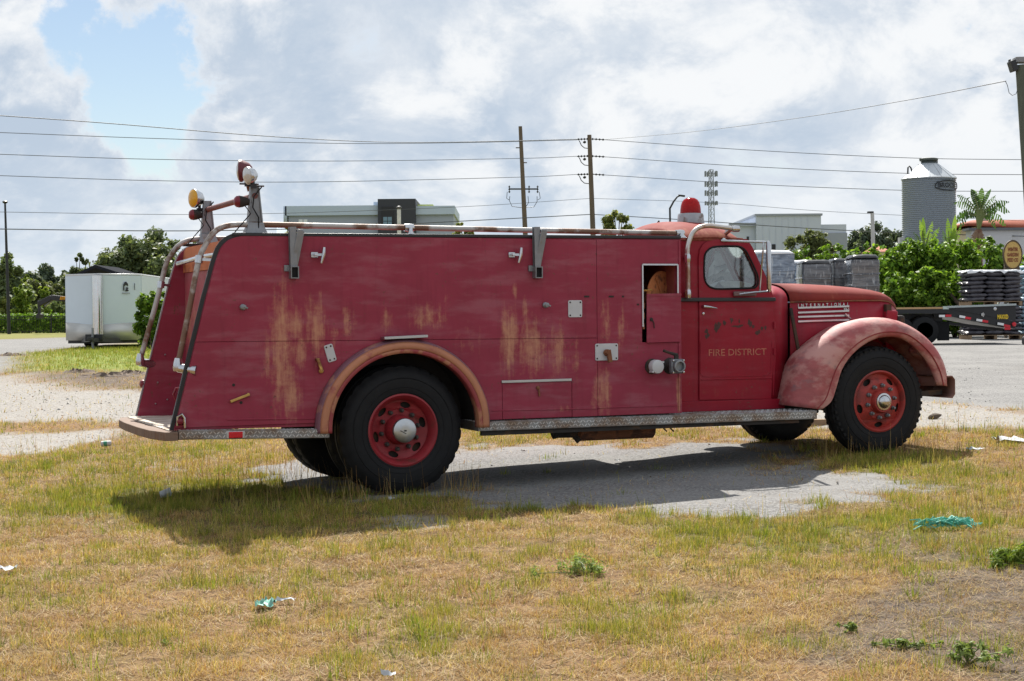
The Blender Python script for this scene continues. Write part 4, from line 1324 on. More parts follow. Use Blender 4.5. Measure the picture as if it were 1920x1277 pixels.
for px in (550, 1006): hanger(px)
for px, py in ((598, 478), (967, 478)):
    u0, w0 = P(px, py); mb = MB(); mb.box((u0 - .04, -.006, w0), (.06, .012, .045)); mb.box((u0 - .03, -.03, w0), (.045, .05, .02)); o = mb.ob('clip', CHROME, truck, bevel=.003)
    mb = MB(); mb.tube([(u0 + .03, -.05, w0 + .06), (u0 + .022, -.055, w0), (u0 + .004, -.05, w0 - .07)], [.012, .017, .01], 8); mb.bar((u0 - .03, -.045, w0), (u0 + .02, -.05, w0), .018, .02); mb.ob('clip_arm', CHROME, o)
for px, py in ((455, 576), (1022, 572)):
    u0, w0 = P(px, py); mb = MB(); mb.lathe([(.026, 0), (.024, -.012), (.012, -.02), (.012, -.04), (.02, -.05), (.001, -.055)], (u0, 0, w0), (0, 1, 0), 14); mb.tube([(u0, -.045, w0), (u0 + .03, -.055, w0 - .01)], .008, 6); mb.ob('hook', STEEL, truck)


def small_plate(name, px, py, w, h, tilt, holes=4, mt=ALU):
    u0, w0 = P(px, py)
    c, s = math.cos(tilt), math.sin(tilt)
    rr = .012
    loop = [(sx * (w / 2 - rr) + rr * math.cos(a), sy * (h / 2 - rr) + rr * math.sin(a)) for sx, sy, a0 in ((1, 1, 0), (-1, 1, 90), (-1, -1, 180), (1, -1, 270)) for a in (R(a0), R(a0 + 45), R(a0 + 90))]
    mb = MB(); mb.plate([(u0 + x * c - y * s, w0 + x * s + y * c) for x, y in loop], [], -.008, 0.0); o = mb.ob(name, mt, truck, bevel=.002)
    for sx in (-1, 1):
        for sy in (-1, 1):
            x, y = sx * (w / 2 - .018), sy * (h / 2 - .018); mb = MB(); mb.lathe([(.008, 0), (.006, -.005), (.001, -.006)], (u0 + x * c - y * s, -.008, w0 + x * s + y * c), (0, 1, 0), 8); mb.ob('screw', DARK, o)
    return o, u0, w0


PLATE = mat('dull white plate', (.50, .51, .53), .5, .15, .1, 10)
small_plate('cover_plate', 619, 662, .075, .145, .28, mt=PLATE)
small_plate('cover_plate', 1078, 579, .135, .15, 0.0, mt=PLATE)
o, u0, w0 = small_plate('valve_plate', 1137, 660, .225, .15, 0.0, mt=PLATE)
mb = MB(); mb.lathe([(.03, 0), (.03, -.03), (.02, -.05), (.001, -.052)], (u0 - .005, -.008, w0 - .005), (0, 1, 0), 12); mb.bar((u0, -.04, w0 + .02), (u0 + .01, -.055, w0 - .09), .03, .035); mb.ob('valve_knob', RUST, o)
u0, w0 = P(597, 684); mb = MB(); mb.bar((u0 - .015, -.03, w0 + .05), (u0 + .02, -.03, w0 - .05), .02, .026); mb.lathe([(.022, 0), (.02, -.02), (.001, -.025)], (u0 + .02, 0, w0 - .05), (0, 1, 0), 10); mb.box((u0 - .012, -.015, w0 + .045), (.03, .03, .02)); mb.ob('door_latch', BRASS, truck, bevel=.003)
a_ = P(431, 753); b_ = P(467, 739); mb = MB(); mb.bar((a_[0], -.02, a_[1]), (b_[0], -.02, b_[1]), .012, .022); mb.box((a_[0] + .01, -.01, a_[1]), (.02, .02, .02)); mb.box((b_[0] - .01, -.01, b_[1]), (.02, .02, .02)); mb.ob('pull_bar', BRASS, truck, bevel=.003)
for px, py in ((438, 722), (452, 755)):
    u0, w0 = P(px, py); mb = MB(); mb.lathe([(.013, 0), (.011, -.003), (.001, -.002)], (u0, 0.0, w0), (0, 1, 0), 10); mb.ob('bolt', DARK, truck)
for px, py in ((1100, 556), (1146, 556), (1168, 556), (1196, 571)):
    u0, w0 = P(px, py); mb = MB(); mb.box((u0, -.001, w0), (.05 if px < 1160 else .02, .004, .016)); mb.ob('bolt_scar', DARK, truck)

# --- hose reel locker
q = PP([(1204, 496), (1270, 496), (1270, 642), (1204, 642)])
U0, U1, WT, WB = q[0][0], q[1][0], q[0][1], q[3][1]
mb = MB(); mb.add([(u, v, w) for v in (.012, .75) for u, w in ((U0, WB), (U1, WB), (U1, WT), (U0, WT))], [(4, 5, 6, 7), (0, 1, 5, 4), (1, 2, 6, 5), (2, 3, 7, 6), (3, 0, 4, 7)]); lk = mb.ob('reel_locker', mat('locker red', (.30, .07, .055), .7, 0, .3, 5), truck)
wq = P(1204, 550)[1]
mb = MB(); fw = .012
for aa, bb in (((U0, WT), (U1, WT)), ((U0, wq - .3), (U0, WT)), ((U1, wq), (U1, WT))): mb.bar((aa[0], -.005, aa[1]), (bb[0], -.005, bb[1]), .014, fw, (0, 1, 0))
mb.ob('locker_frame', CHROME, lk)
cu, cw = P(1240, 562, .2)
axd = Vector((.5, -.866, 0)).normalized()
rl = MB()
for s in (-.0, .30): rl.lathe([(.26, -.008), (.265, 0), (.26, .008), (.10, .012), (.001, .012)], Vector((cu + .0, .19, cw)) - axd * s, axd, 30)
rl.lathe([(.1, -.3), (.1, 0)], Vector((cu + .0, .19, cw)), axd, 18)
for k in range(6):
    a = k * math.pi / 3; e1 = axd.cross(Vector((0, 0, 1))); rl.bar(Vector((cu + .0, .19, cw)) + axd * .012, Vector((cu + .0, .19, cw)) + axd * .012 + (e1 * math.cos(a) + Vector((0, 0, 1)) * math.sin(a)) * .24, .02, .03)
tag(rl.ob('hose_reel', mat('bright rust', (.42, .15, .055), .85, 0, .35, 9, bump=.3, col2=(.16, .06, .03), c2sc=9), lk), 'rusty round hose reel inside the open locker')
mb = MB(); a_ = P(1204, 545, .03); mb.tube([(a_[0], .03, a_[1]), (a_[0] + .1, .03, a_[1] + .006)], .008, 6); mb.ob('reel_pin', BRASS, lk)
dq = PP([(1213, 551), (1277, 550), (1277, 641), (1213, 643)], -.02)
mb = MB(); mb.plate([(u, w) for u, w in dq], [], -.022, -.008); ld = mb.ob('locker_door', MAROON, truck, bevel=.003)
mb = MB(); mb.plate([(dq[0][0], dq[0][1] - .001), (dq[1][0], dq[1][1] - .001), (dq[1][0], dq[1][1] - .022), (dq[0][0], dq[0][1] - .022)], [], -.027, -.0235); mb.ob('door_hem', MAROON, ld)
u0, w0 = P(1221, 599, -.02); mb = MB(); mb.lathe([(.018, 0), (.012, -.012), (.001, -.014)], (u0, -.022, w0), (0, 1, 0), 12); mb.tube([(u0 + .004, -.03, w0), (u0 + .022, -.03, w0 - .03), (u0 + .026, -.03, w0 - .08)], .005, 5); mb.ob('latch', DARK, ld)
for py in (573, 592, 612): u0, w0 = P(1206.5, py, -.002); mb = MB(); mb.box((u0, -.004, w0), (.018, .01, .05)); mb.ob('hinge', RUST, lk)
# --- pump outlets
u0, w0 = P(1222, 687); mb = MB(); mb.lathe([(.07, 0), (.07, -.012), (.055, -.02), (.05, -.07)], (u0, 0, w0), (0, 1, 0), 18); out1 = mb.ob('outlet', DARK, truck)
mb = MB(); mb.lathe([(.05, -.05), (.062, -.055), (.062, -.115), (.058, -.122), (.045, -.125), (.001, -.126)], (u0, 0, w0), (0, 1, 0), 24); mb.lathe([(.01, -.06), (.009, -.12)], (u0 + .055, 0, w0 + .04), (0, 1, 0), 6); mb.lathe([(.01, -.06), (.009, -.12)], (u0 - .05, 0, w0 - .045), (0, 1, 0), 6); mb.ob('outlet_cap', PLATE, out1)
u0, w0 = P(1256, 686); mb = MB(); mb.lathe([(.075, 0), (.06, -.015), (.05, -.03), (.055, -.1)], (u0, 0, w0), (0, 1, 0), 20); out2 = mb.ob('outlet', DARK, truck)
mb = MB(); mb.box((u0, -.125, w0), (.13, .06, .13)); mb.ob('valve_body', mat('grey valve metal', (.18, .185, .2), .5, .5, .25, 9), out2, bevel=.012)
mb = MB(); mb.lathe([(.056, -.15), (.056, -.19), (.05, -.195), (.042, -.195), (.040, -.16), (.001, -.158)], (u0, 0, w0), (0, 1, 0), 24); mb.ob('valve_mouth', STEEL, out2)
for sx, sy in ((1, 1), (-1, 1), (1, -1), (-1, -1)):
    mb = MB(); mb.lathe([(.011, 0), (.009, -.012), (.001, -.014)], (u0 + sx * .052, -.155, w0 + sy * .052), (0, 1, 0), 8); mb.ob('bolt', CHROME, out2)
mb = MB(); mb.tube([(u0, -.12, w0 + .06), (u0, -.12, w0 + .10)], .022, 10); mb.tube([(u0 + .01, -.12, w0 + .10), (u0 - .08, -.12, w0 + .125), (u0 - .13, -.12, w0 + .142)], [.016, .012, .012], 8); mb.ob('valve_lever', DARK, out2)

# ------------------------------------------------------------------ cab
CVS = .33                                                # near cab side
GLASS = glass_mat('cab glass', (.90, .96, .97), .06, .01)
UB = P(1281, 600, CVS)[0] - .06                          # cab back
ws = .585
win = catmull(PP([(1320, 490), (1321, 478), (1326, 470), (1335, 464), (1352, 462), (1383, 462), (1393, 466), (1399, 472), (1406, 485), (1414, 502), (1420, 517), (1421, 530), (1418, 537), (1410, 540), (1352, 542),
                  (1335, 540), (1326, 534), (1321, 524), (1319.5, 507), (1320, 490)], CVS), 60)[:-1]
door = PP([(1311, 750), (1311, 600), (1309.5, 485), (1312, 468), (1318, 458), (1327, 452), (1345, 449), (1385, 449), (1398, 452), (1406, 460), (1418, 484), (1432, 514), (1444, 545), (1449, 566), (1452, 640), (1448, 700), (1446, 748)], CVS)
sil = PP([(1402, 448), (1412, 463), (1426, 493), (1438, 519), (1447, 541), (1453, 566)], CVS)
cs = [(UB, ws), (UB, 2.13), (UB + .02, 2.17), (UB + .06, 2.2)] + [(sil[0][0] - .12, 2.2), (sil[0][0] - .03, 2.185)] + sil + [(P(1456, 650, CVS)[0], 1.1), (P(1452, 740, CVS)[0], .70), (P(1440, 755, CVS)[0], ws)]
cab = None
mb = MB(); mb.plate(cs, [rev(win)], CVS + .012, CVS + .05); mb.plate(cs, [rev(win)], 2 * VC - CVS - .05, 2 * VC - CVS - .012)
cab = mb.ob('cab', CABRED, truck)
hole = rev(win)
mb = MB(); mb.plate(door, [hole], CVS - .004, CVS + .0115); dr = mb.ob('door', CABRED, truck, bevel=.004)
mb = MB(); mb.plate([(u, w) for u, w in door], [hole], 2 * VC - CVS - .0115, 2 * VC - CVS + .004); mb.ob('door', CABRED, truck)
# window rubber and glass
mb = MB(); mb.tube([(u, CVS - .006, w) for u, w in win], .009, 6, closed=True); mb.ob('window_seal', BLACK, dr)
mb = MB(); mb.plate(win, [], CVS + .02, CVS + .024); mb.ob('window_glass', GLASS, dr)
mb = MB(); mb.plate(win, [], 2 * VC - CVS - .024, 2 * VC - CVS - .02); mb.ob('window_glass', GLASS, truck)
# pressed lower panel of the door
loop = PP([(1313, 640), (1313, 700), (1318, 706), (1380, 706), (1436, 704), (1444, 698), (1447, 640)], CVS)
mb = MB(); mb.tube([(u, CVS - .005, w) for u, w in loop], .004, 6); mb.ob('door_crease', CABRED, dr)
a_ = P(1314, 712, CVS); b_ = P(1446, 709, CVS); mb = MB(); mb.tube([(a_[0], CVS - .005, a_[1]), (b_[0], CVS - .005, b_[1])], .006, 6); mb.ob('door_crease', CABRED, dr)
# handle and lock
u0, w0 = P(1317, 575, CVS); mb = MB(); mb.lathe([(.016, 0), (.012, -.02), (.008, -.035)], (u0, CVS - .004, w0), (0, 1, 0), 10)
mb.tube([(u0 - .01, CVS - .04, w0 + .004), (u0 + .05, CVS - .045, w0 - .004), (u0 + .135, CVS - .04, w0 - .016)], [.013, .012, .004], 8); mb.ob('door_handle', CHROME, dr)
u0, w0 = P(1318, 588, CVS); mb = MB(); mb.lathe([(.013, 0), (.012, -.008), (.001, -.01)], (u0, CVS - .004, w0), (0, 1, 0), 10); mb.ob('door_lock', CHROME, dr)
for py in (659, 610):
    u0, w0 = P(1451, py, CVS); mb = MB(); mb.lathe([(.014, -.03), (.014, .03)], (u0, CVS - .01, w0), (0, 0, 1), 8); mb.ob('door_hinge', CABRED, dr)
# faded lettering on the door
FADEL = mat('faded gold lettering', (.43, .14, .09), .6, 0, .5, 25)
SHADL = mat('worn dark lettering', (.06, .022, .02), .6, 0, .5, 22)
ROTX = Matrix.Rotation(math.pi / 2, 4, 'X')


def stick(txt, c, size, mt, parent, bold=0.0, space=1.0, ext=.0012, tilt=0.0, sx=1.0):
    me = text_mesh(txt, size, ext, bold, space)
    me.transform(Matrix.Translation(c) @ Matrix.Rotation(tilt, 4, 'Y') @ ROTX @ Matrix.Diagonal((sx, 1, 1, 1)))
    return link('lettering', me, mt, parent)


def width_of(me): xs = [v.co.x for v in me.vertices]; return max(xs) - min(xs)


u0, w0 = P(1328, 662, CVS); u1, w1 = P(1436, 660, CVS)
tw = text_mesh('FIRE DISTRICT', .1, .001); wdt = width_of(tw); sz = .09
o = stick('FIRE DISTRICT', ((u0 + u1) / 2, CVS - .0055, (w0 + w1) / 2), sz, FADEL, dr, 0.0, 1.0, .001, 0, (u1 - u0) / (wdt * sz / .1)); o['label'] = 'faint FIRE DISTRICT lettering across the red door'
# worn arched emblem over it: only dark smudges of the old letters are left
re_ = np.random.default_rng(77)
for px, py, w, h in ((1326, 630, .05, .06), (1342, 616, .045, .075), (1349, 608, .05, .05), (1357, 606, .03, .05), (1371, 603, .03, .045), (1386, 612, .09, .022), (1385, 601, .014, .04), (1405, 606, .045, .075), (1411, 612, .04, .03), (1420, 625, .04, .05), (1430, 618, .035, .05)):
    u, z = P(px, py, CVS)
    for q in range(3):
        n_ = 11; ph = re_.uniform(0, 6.28); cx_, cz_ = re_.normal(0, w * .28), re_.normal(0, h * .28)
        lp = [(u + cx_ + math.cos(a) * w * .46 * re_.uniform(.45, 1.15), z + cz_ + math.sin(a) * h * .46 * re_.uniform(.45, 1.15)) for a in np.linspace(0, 6.283, n_, endpoint=False)]
        mb = MB(); mb.plate(lp, [], CVS - .0048 - .0002 * q, CVS - .0041 - .0002 * q); mb.ob('worn_letter', SHADL, dr, smooth=0)
# belt moulding
a_ = P(1281, 562, CVS); b_ = P(1476, 562, CVS)
mb = MB(); mb.bar((UB, CVS - .008, a_[1]), (P(1453, 562, CVS)[0], CVS - .008, b_[1] + .004), .024, .036); mb.ob('belt_moulding', BLACKPAINT, truck, bevel=.006)
# roof
UR1 = sil[0][0]
mb = MB(); rows = []
ns = 25
for i, s in enumerate(np.linspace(0, 1, 22)):
    u = UB + (UR1 + .10 - UB) * s
    crown = .205 * (1 - max(0, (s - .45) / .55) ** 2.4 * .95) * (1 - max(0, (.25 - s) / .25) ** 2 * .45)
    edge = 2.165 - .03 * max(0, (s - .8) / .2)
    row = []
    for q in np.linspace(-1, 1, ns):
        a = math.copysign(abs(math.sin(q * math.pi / 2)) ** .92, q)
        v = VC + a * (VC - CVS - .006)
        z = edge + crown * (max(0, 1 - abs(a) ** 2.3)) ** .62
        uu = u - .10 * (a * a) * max(0, (s - .5) / .5)
        row.append((uu, v, z))
    rows.append(row)
mb.grid(rows); mb.ob('roof', SUNRED, truck, thick=.012)
mb = MB(); mb.box((UB + .01, VC, 1.35), (.02, 2 * (VC - CVS) - .1, 1.5)); bw = mb.ob('cab_back', CABRED, truck)
mb = MB(); mb.grid([[(UB + .02, v, z) for v in (CVS + .05, 2 * VC - CVS - .05)] for z in (2.05, 2.17)]); mb.ob('header', CABRED, truck, thick=.02)
mb = MB(); mb.tube([(UB + .1, CVS - .004, 2.19), ((UB + UR1) / 2, CVS - .006, 2.20), (UR1 - .06, CVS - .004, 2.185)], .009, 6); mb.ob('drip_rail', SUNRED, truck)
# windscreen: two panes in a V
wt0 = 2.15
A = Vector((UR1 + .0, CVS + .03, wt0)); B = Vector((UR1 + .105, VC, wt0 + .03))
uc, wc = P(1447, 541, CVS); C_ = Vector((uc + .09, VC, wc + .02)); D_ = Vector((uc - .02, CVS + .03, wc))
for sgn in (1, -1):
    mir = (lambda p: Vector((p.x, p.y if sgn > 0 else 2 * VC - p.y, p.z)))
    q = [mir(p) for p in (A, B, C_, D_)]; cen = sum(q, Vector()) / 4
    inn = [p + (cen - p).normalized() * .07 for p in q]
    mb = MB(); mb.add(q + inn, [(i, (i + 1) % 4, 4 + (i + 1) % 4, 4 + i) for i in range(4)]); wf = mb.ob('windscreen_frame', CABRED, truck, thick=.025)
    mb = MB(); mb.add(inn, [(0, 1, 2, 3)]); mb.ob('windscreen_glass', GLASS, wf)
# interior
mb = MB(); mb.box((UB + .28, VC, 1.02), (.5, 1.2, .16)); mb.ob('seat', mat('torn seat cover', (.20, .16, .13), .9, 0, .4, 9, bump=.5, col2=(.42, .36, .30), c2sc=9), truck, bevel=.04)
mb = MB(); mb.box((UB + .10, VC, 1.32), (.12, 1.2, .48), (0, -.12, 0)); mb.ob('seat_back', MATS['torn seat cover'], truck, bevel=.04)
mb = MB(); mb.box((uc - .12, VC, wc - .07), (.22, 1.24, .14)); mb.ob('dashboard', mat('cluttered dash', (.35, .30, .26), .8, 0, .5, 14, bump=.6, col2=(.12, .10, .09), c2sc=16), truck, bevel=.03)
mb = MB(); cn = Vector((uc - .36, VC + .32, 1.70)); nd = Vector((-.55, 0, .83)).normalized(); e1 = Vector((0, 1, 0)); e2 = nd.cross(e1)
mb.tube([cn + (e1 * math.cos(a) + e2 * math.sin(a)) * .21 for a in np.linspace(0, 2 * math.pi, 30, endpoint=False)], .013, 6, closed=True)
for a in (.5, 2.6, 4.7): mb.tube([cn, cn + (e1 * math.cos(a) + e2 * math.sin(a)) * .21], .008, 5)
mb.tube([cn, cn - nd * .7], .018, 6); mb.ob('steering_wheel', BLACKPAINT, truck)
mb = MB(); mb.box((3.3, VC, .62), (1.2, 1.26, .03)); mb.ob('cab_floor', DARK, truck)
mb = MB(); mb.tube([(uc - .5, VC, .65), (uc - .42, VC, 1.2)], .012, 6); mb.ob('gear_lever', DARK, truck)
# rags, papers and foam lying along the dash top
rc_ = np.random.default_rng(4)
for k_, (vv, col_) in enumerate(((CVS + .16, (.55, .50, .42)), (CVS + .38, (.62, .60, .58)), (VC - .05, (.45, .33, .26)), (VC + .2, (.60, .56, .50)), (VC + .45, (.42, .38, .36)))):
    mb = MB(); rr_ = [[(uc - .16 - .11 * k2 + rc_.normal(0, .01), vv + (j2 / 7 - .5) * .24 + rc_.normal(0, .012), wc + .005 + .055 * math.sin(j2 / 7 * math.pi) * math.sin((k2 + .5) / 4 * math.pi) + abs(rc_.normal(0, .018))) for j2 in range(8)] for k2 in range(4)]
    mb.grid(rr_); mb.ob('rag', mat('rag %d' % k_, col_, .9, 0, .35, 14), truck)
# sill below the door
mb = MB(); mb.plate([(UB, .665), (P(1466, 755, CVS)[0], .665), (P(1470, 760, CVS)[0], .57), (UB, .57)], [], CVS - .02, CVS + .008); mb.ob('door_sill', CABRED, truck, bevel=.004)
# beacon
bu, bw_ = P(1295, 419, VC - .12); BV = VC - .12
mb = MB(); mb.lathe([(.13, -.03), (.135, 0), (.13, .02), (.125, .08), (.118, .095), (.1, .097)], (bu, BV, bw_), (0, 0, 1), 28); be = mb.ob('beacon', mat('beacon base', (.33, .34, .36), .5, .5, .25, 12, col2=(.16, .12, .1), c2sc=8), truck)
mb = MB(); mb.lathe([(.102, .095), (.1, .13), (.095, .17), (.085, .205), (.068, .23), (.04, .246), (.001, .252)], (bu, BV, bw_), (0, 0, 1), 28)
red = bpy.data.materials.new('red beacon dome'); red.use_nodes = True
t = NT(red.node_tree); pb = t.n('ShaderNodeBsdfPrincipled', _Base_Color=(.42, .006, .010, 1), _Roughness=.12); tl = t.n('ShaderNodeBsdfTranslucent', _Color=(.55, .012, .012, 1)); mx = t.n('ShaderNodeMixShader', _0=.55); t.set(mx.inputs[1], pb.outputs[0]); t.set(mx.inputs[2], tl.outputs[0]); t.n('ShaderNodeOutputMaterial', _Surface=mx.outputs[0])
mb.ob('beacon_dome', red, be)
mb = MB(); mb.lathe([(.05, .09), (.045, .15), (.03, .19), (.001, .2)], (bu, BV, bw_), (0, 0, 1), 14); mb.ob('lamp_core', DARK, be)
u0, w0 = P(1234, 423, VC + .3); mb = MB(); mb.tube([(u0, VC + .3, w0 - .06), (u0, VC + .3, w0 + .02), (u0 + .01, VC + .3, w0 + .05)], [.03, .02, .006], 8); mb.ob('roof_fitting', DARK, truck)
# grab tube up the side and over the door
gt = catmull([(u, w) for u, w in PP([(1290, 553), (1290, 510), (1289, 470), (1293, 450), (1301, 434), (1313, 426), (1330, 423.5), (1355, 426), (1378, 429)], CVS - .05)], 28)
mb = MB(); mb.tube([(u, CVS - .05, w) for u, w in gt], .022, 10); gb = mb.ob('grab_tube', mat('worn chrome tube', (.55, .53, .51), .35, .85, .2, 8, col2=(.30, .19, .13), thr=(.5, .66), c2sc=3), truck)
for px, py in ((1290, 551), (1289, 484)):
    u0, w0 = P(px, py, CVS - .05); mb = MB(); mb.lathe([(.026, -.04), (.032, -.02), (.032, .02), (.026, .04)], (u0, CVS - .05, w0), (0, 0, 1), 12); mb.tube([(u0, CVS - .05, w0), (u0, CVS, w0)], .016, 8); mb.ob('tube_bracket', CHROME, gb)
u0, w0 = gt[-1]; mb = MB(); mb.lathe([(.028, -.04), (.033, 0), (.03, .04), (.001, .05)], (u0, CVS - .05, w0), (1, 0, 0), 12); mb.tube([(u0 - .03, CVS - .05, w0), (u0 - .04, CVS + .05, w0 - .04)], .02, 8); mb.ob('tube_end', CHROME, gb)
# mirror arms
MV = CVS - .22
def mp(px, py, v): u, w = P(px, py, v); return (u, v, w)
mb = MB(); mb.tube([mp(1352, 451, CVS - .01), mp(1400, 453, CVS - .12), mp(1437, 454, MV)], .011, 8); mb.tube([mp(1376, 553, CVS - .01), mp(1415, 548, CVS - .12), mp(1443, 546, MV)], .010, 8)
mb.tube([mp(1432, 455, MV), mp(1428, 500, MV), mp(1424, 549, CVS - .1)], .008, 7); ma = mb.ob('mirror_arm', CHROME, truck)
mb = MB(); mb.tube([mp(1440, 452, MV), mp(1441, 458, MV), mp(1442, 540, MV), mp(1443, 547, MV)], [.014, .024, .022, .014], 10); mb.ob('mirror_tube', CHROME, ma)
mb = MB(); mb.lathe([(.02, 0), (.02, -.015), (.001, -.018)], mp(1356, 450, CVS - .004), (0, 1, 0), 10); mb.ob('arm_foot', CHROME, ma)
a_ = mp(1375, 551, CVS - .03); b_ = mp(1418, 551, CVS - .06); mb = MB(); mb.bar(a_, b_, .02, .045); mb.ob('mirror_head', mat('folded mirror back', (.16, .10, .10), .4, .6, .3, 12), ma, bevel=.008)

# ------------------------------------------------------------------ hood and nose
def section(u, hw, wl_, wh, wt_, n=9):
    """open profile from near low edge over the top to the far low edge"""
    half = [(hw, wl_), (hw, wh)]
    for q in np.linspace(.12, 1, n):
        a = q * math.pi / 2
        half.append((hw * math.cos(a) ** .72, wh + (wt_ - wh) * math.sin(a) ** .85))
    pts = [(u, VC - a, z) for a, z in half]
    return pts + [(u, VC + a, z) for a, z in half[-2::-1]]


u_c0, _ = P(1449, 560, CVS); u_c1, _ = P(1479, 565, .45)
mb = MB(); mb.grid([section(u_c0 - .03, VC - CVS - .005, .60, 1.60, wc + .01), section((u_c0 + u_c1) / 2 - .02, VC - .38, .62, 1.60, 1.765), section(u_c1 - .012, VC - .46, .64, 1.595, 1.762)])
mb.ob('cowl', CABRED, truck, thick=.008)
HV = .47
hs_, hl = [], []
for px, hw, ytop, yh, wl_ in ((1481, VC - HV, 533, 566, .75), (1530, VC - HV - .03, 533.5, 565, .8), (1590, VC - HV - .07, 537, 563.5, .9), (1630, VC - HV - .11, 541, 563, .95), (1652, VC - HV - .15, 545, 563, 1.0), (1665, VC - HV - .20, 549, 565, 1.02), (1674, VC - HV - .27, 556, 571, 1.04), (1679, VC - HV - .36, 566, 578, 1.06)):
    v = VC - hw
    u, wt_ = P(px, ytop, v + .25); _, wh = P(px, yh, v)
    u = P(px, yh, v)[0]
    hs_.append(section(u, hw, wl_, wh, wt_ + .01))
mb = MB(); n_ = len(hs_[0])
topr = [s[1:n_ - 1] for s in hs_]
mb.grid(topr); mb.grid([topr[-1], [(topr[-1][0][0] + .01, VC, 1.5)] * len(topr[-1])]); hood = mb.ob('hood', SUNRED, truck, thick=.008)
for sgn in (0, 1):
    mb = MB(); rows = []
    for s in hs_:
        a = s[0 if sgn == 0 else -1]; b = s[1 if sgn == 0 else -2]
        rows.append([(a[0], a[1], a[2]), (a[0], (a[1] + b[1]) / 2, (a[2] + b[2]) / 2), (b[0], b[1], b[2] - .012)])
    mb.grid(rows); sd = mb.ob('hood_side', CABRED, truck, thick=.008)
    if sgn == 0: hside = sd
mb = MB(); mb.tube([(s[1][0], s[1][1] - .006, s[1][2] - .004) for s in hs_], .007, 6); mb.ob('hood_hinge', RUST, hood)
# ornament bars and maker's letters on the hood side
def hside_pt(px, py, off=.006):
    v = .5
    for _ in range(4):
        u, w = P(px, py, v)
        us_ = [s[1][0] for s in hs_]; vs_ = [s[1][1] for s in hs_]; v = float(np.interp(u, us_, vs_)) - off - .004
    return (u, v, w)


for i, (yl, yr) in enumerate(((577.5, 574.5), (586.5, 583), (594.5, 591.5), (603, 600))):
    a_ = hside_pt(1496, yl); b_ = hside_pt(1592, yr); mb = MB(); mb.bar(a_, b_, .012, .020); mb.ob('ornament_bar', CHROME, hside, bevel=.003)
for i, ch in enumerate('INTERNATIONAL'):
    p = hside_pt(1496.5 + 93 * i / 12, 573.2 - 2.6 * i / 12, .006)
    me = text_mesh(ch, .042, .003, .001); ang = math.atan2(b_[1] - a_[1], b_[0] - a_[0])
    me.transform(Matrix.Translation(p) @ Matrix.Rotation(ang, 4, 'Z') @ ROTX); link('lettering', me, CHROME, hside)
p = hside_pt(1587, 580, .008); me = text_mesh('KB-5', .034, .003, .001); me.transform(Matrix.Translation(p) @ Matrix.Rotation(ang, 4, 'Z') @ ROTX); link('lettering', me, CHROME, hside)
a_ = hside_pt(1585, 588, .02); b_ = hside_pt(1595, 598, .04); mb = MB(); mb.tube([a_, b_], .007, 6); mb.ob('hood_catch', CHROME, hside)
# grille
mb = MB(); us_ = hs_[-2][0][0]
for i in range(14):
    z = .82 + i * .052; hw = .30 + .02 * math.sin(i)
    mb2 = MB(); k = .03 * (i / 14)
    mb2.tube([(us_ - .16, VC - hw - .1, z), (us_ + .02 - k, VC - hw * .8, z), (us_ + .07 - k, VC, z), (us_ + .02 - k, VC + hw * .8, z), (us_ - .16, VC + hw + .1, z)], .013, 7)
    mb2.ob('grille_bar', CHROME, truck)
mb = MB(); mb.box((us_ - .16, VC, 1.16), (.06, .86, .8)); mb.ob('radiator', DARK, truck)
for sgn in (-1, 1):
    mb = MB(); mb.bar((us_ - .17, VC + sgn * .42, .78), (us_ - .12, VC + sgn * .40, 1.5), .08, .14, (1, 0, 0)); mb.ob('radiator_shell', CABRED, truck, bevel=.02)
# ------------------------------------------------------------------ front fenders
A_ = catmull([(u, w) for u, w in PP([(1538, 768), (1557, 752), (1567, 724), (1578, 690), (1600, 660), (1630, 638), (1660, 629), (1690, 631), (1711, 643), (1736, 668), (1753, 698), (1761, 722)], .01)], 48)
B_ = catmull([(u, w) for u, w in PP([(1472, 760), (1482, 716), (1498, 673), (1527, 643), (1553, 623), (1580, 607), (1616, 597.6), (1650, 596), (1680, 601.5), (1714, 619), (1740, 643), (1757, 670), (1765, 697), (1764, 724)], .16)], 48)
HUBC = (FU, .62)


def fender(flip):
    fv = (lambda v: 2 * VC - v) if flip else (lambda v: v)
    mb = MB(); rows = []
    for i in range(48):
        a, b = np.array(A_[i]), np.array(B_[i]); t = i / 47
        inner_v = float(np.interp(t, [0, .25, .5, .8, 1], [.42, .50, .56, .62, .62]))
        c = b + (np.array(HUBC) - b) * .05; c2 = b + (np.array(HUBC) - b) * .16
        rim = a + (np.array(HUBC) - a) * .02
        sec = [(rim, .045), (rim, .02), (a, -.003), (a + (b - a) * .10, -.012), (a + (b - a) * .20, -.014), (a + (b - a) * .24, -.022), (a + (b - a) * .45, -.020), (a + (b - a) * .65, .005), (a + (b - a) * .82, .045), (a + (b - a) * .94, .10), (b, .17),
               (b + (c - b) * .5, .30), (c, .42 if inner_v > .45 else inner_v - .01), (c2, inner_v)]
        rows.append([(p[0], fv(v), p[1]) for p, v in sec])
    mb.grid(rows)
    o = mb.ob('front_fender', PINK, truck, thick=.006)
    mb = MB(); mb.grid([[(p[0] - (p[0] - HUBC[0]) * .06, fv(.42), p[2] - (p[2] - HUBC[1]) * .06) for p in [r[0] for r in rows]], [(HUBC[0], fv(.45), .95)] * 48]); mb.ob('inner_guard', mat('dull inner red', (.10, .015, .015), .8, 0, .3, 6), o)
    mb = MB(); mb.tube([(q[0] + (b[0] - q[0]) * .2, fv(-.024), q[1] + (b[1] - q[1]) * .2) for q, b in zip(A_, B_)], .005, 6); mb.ob('fender_bead', MATS['red wheel paint'], o)
    return o


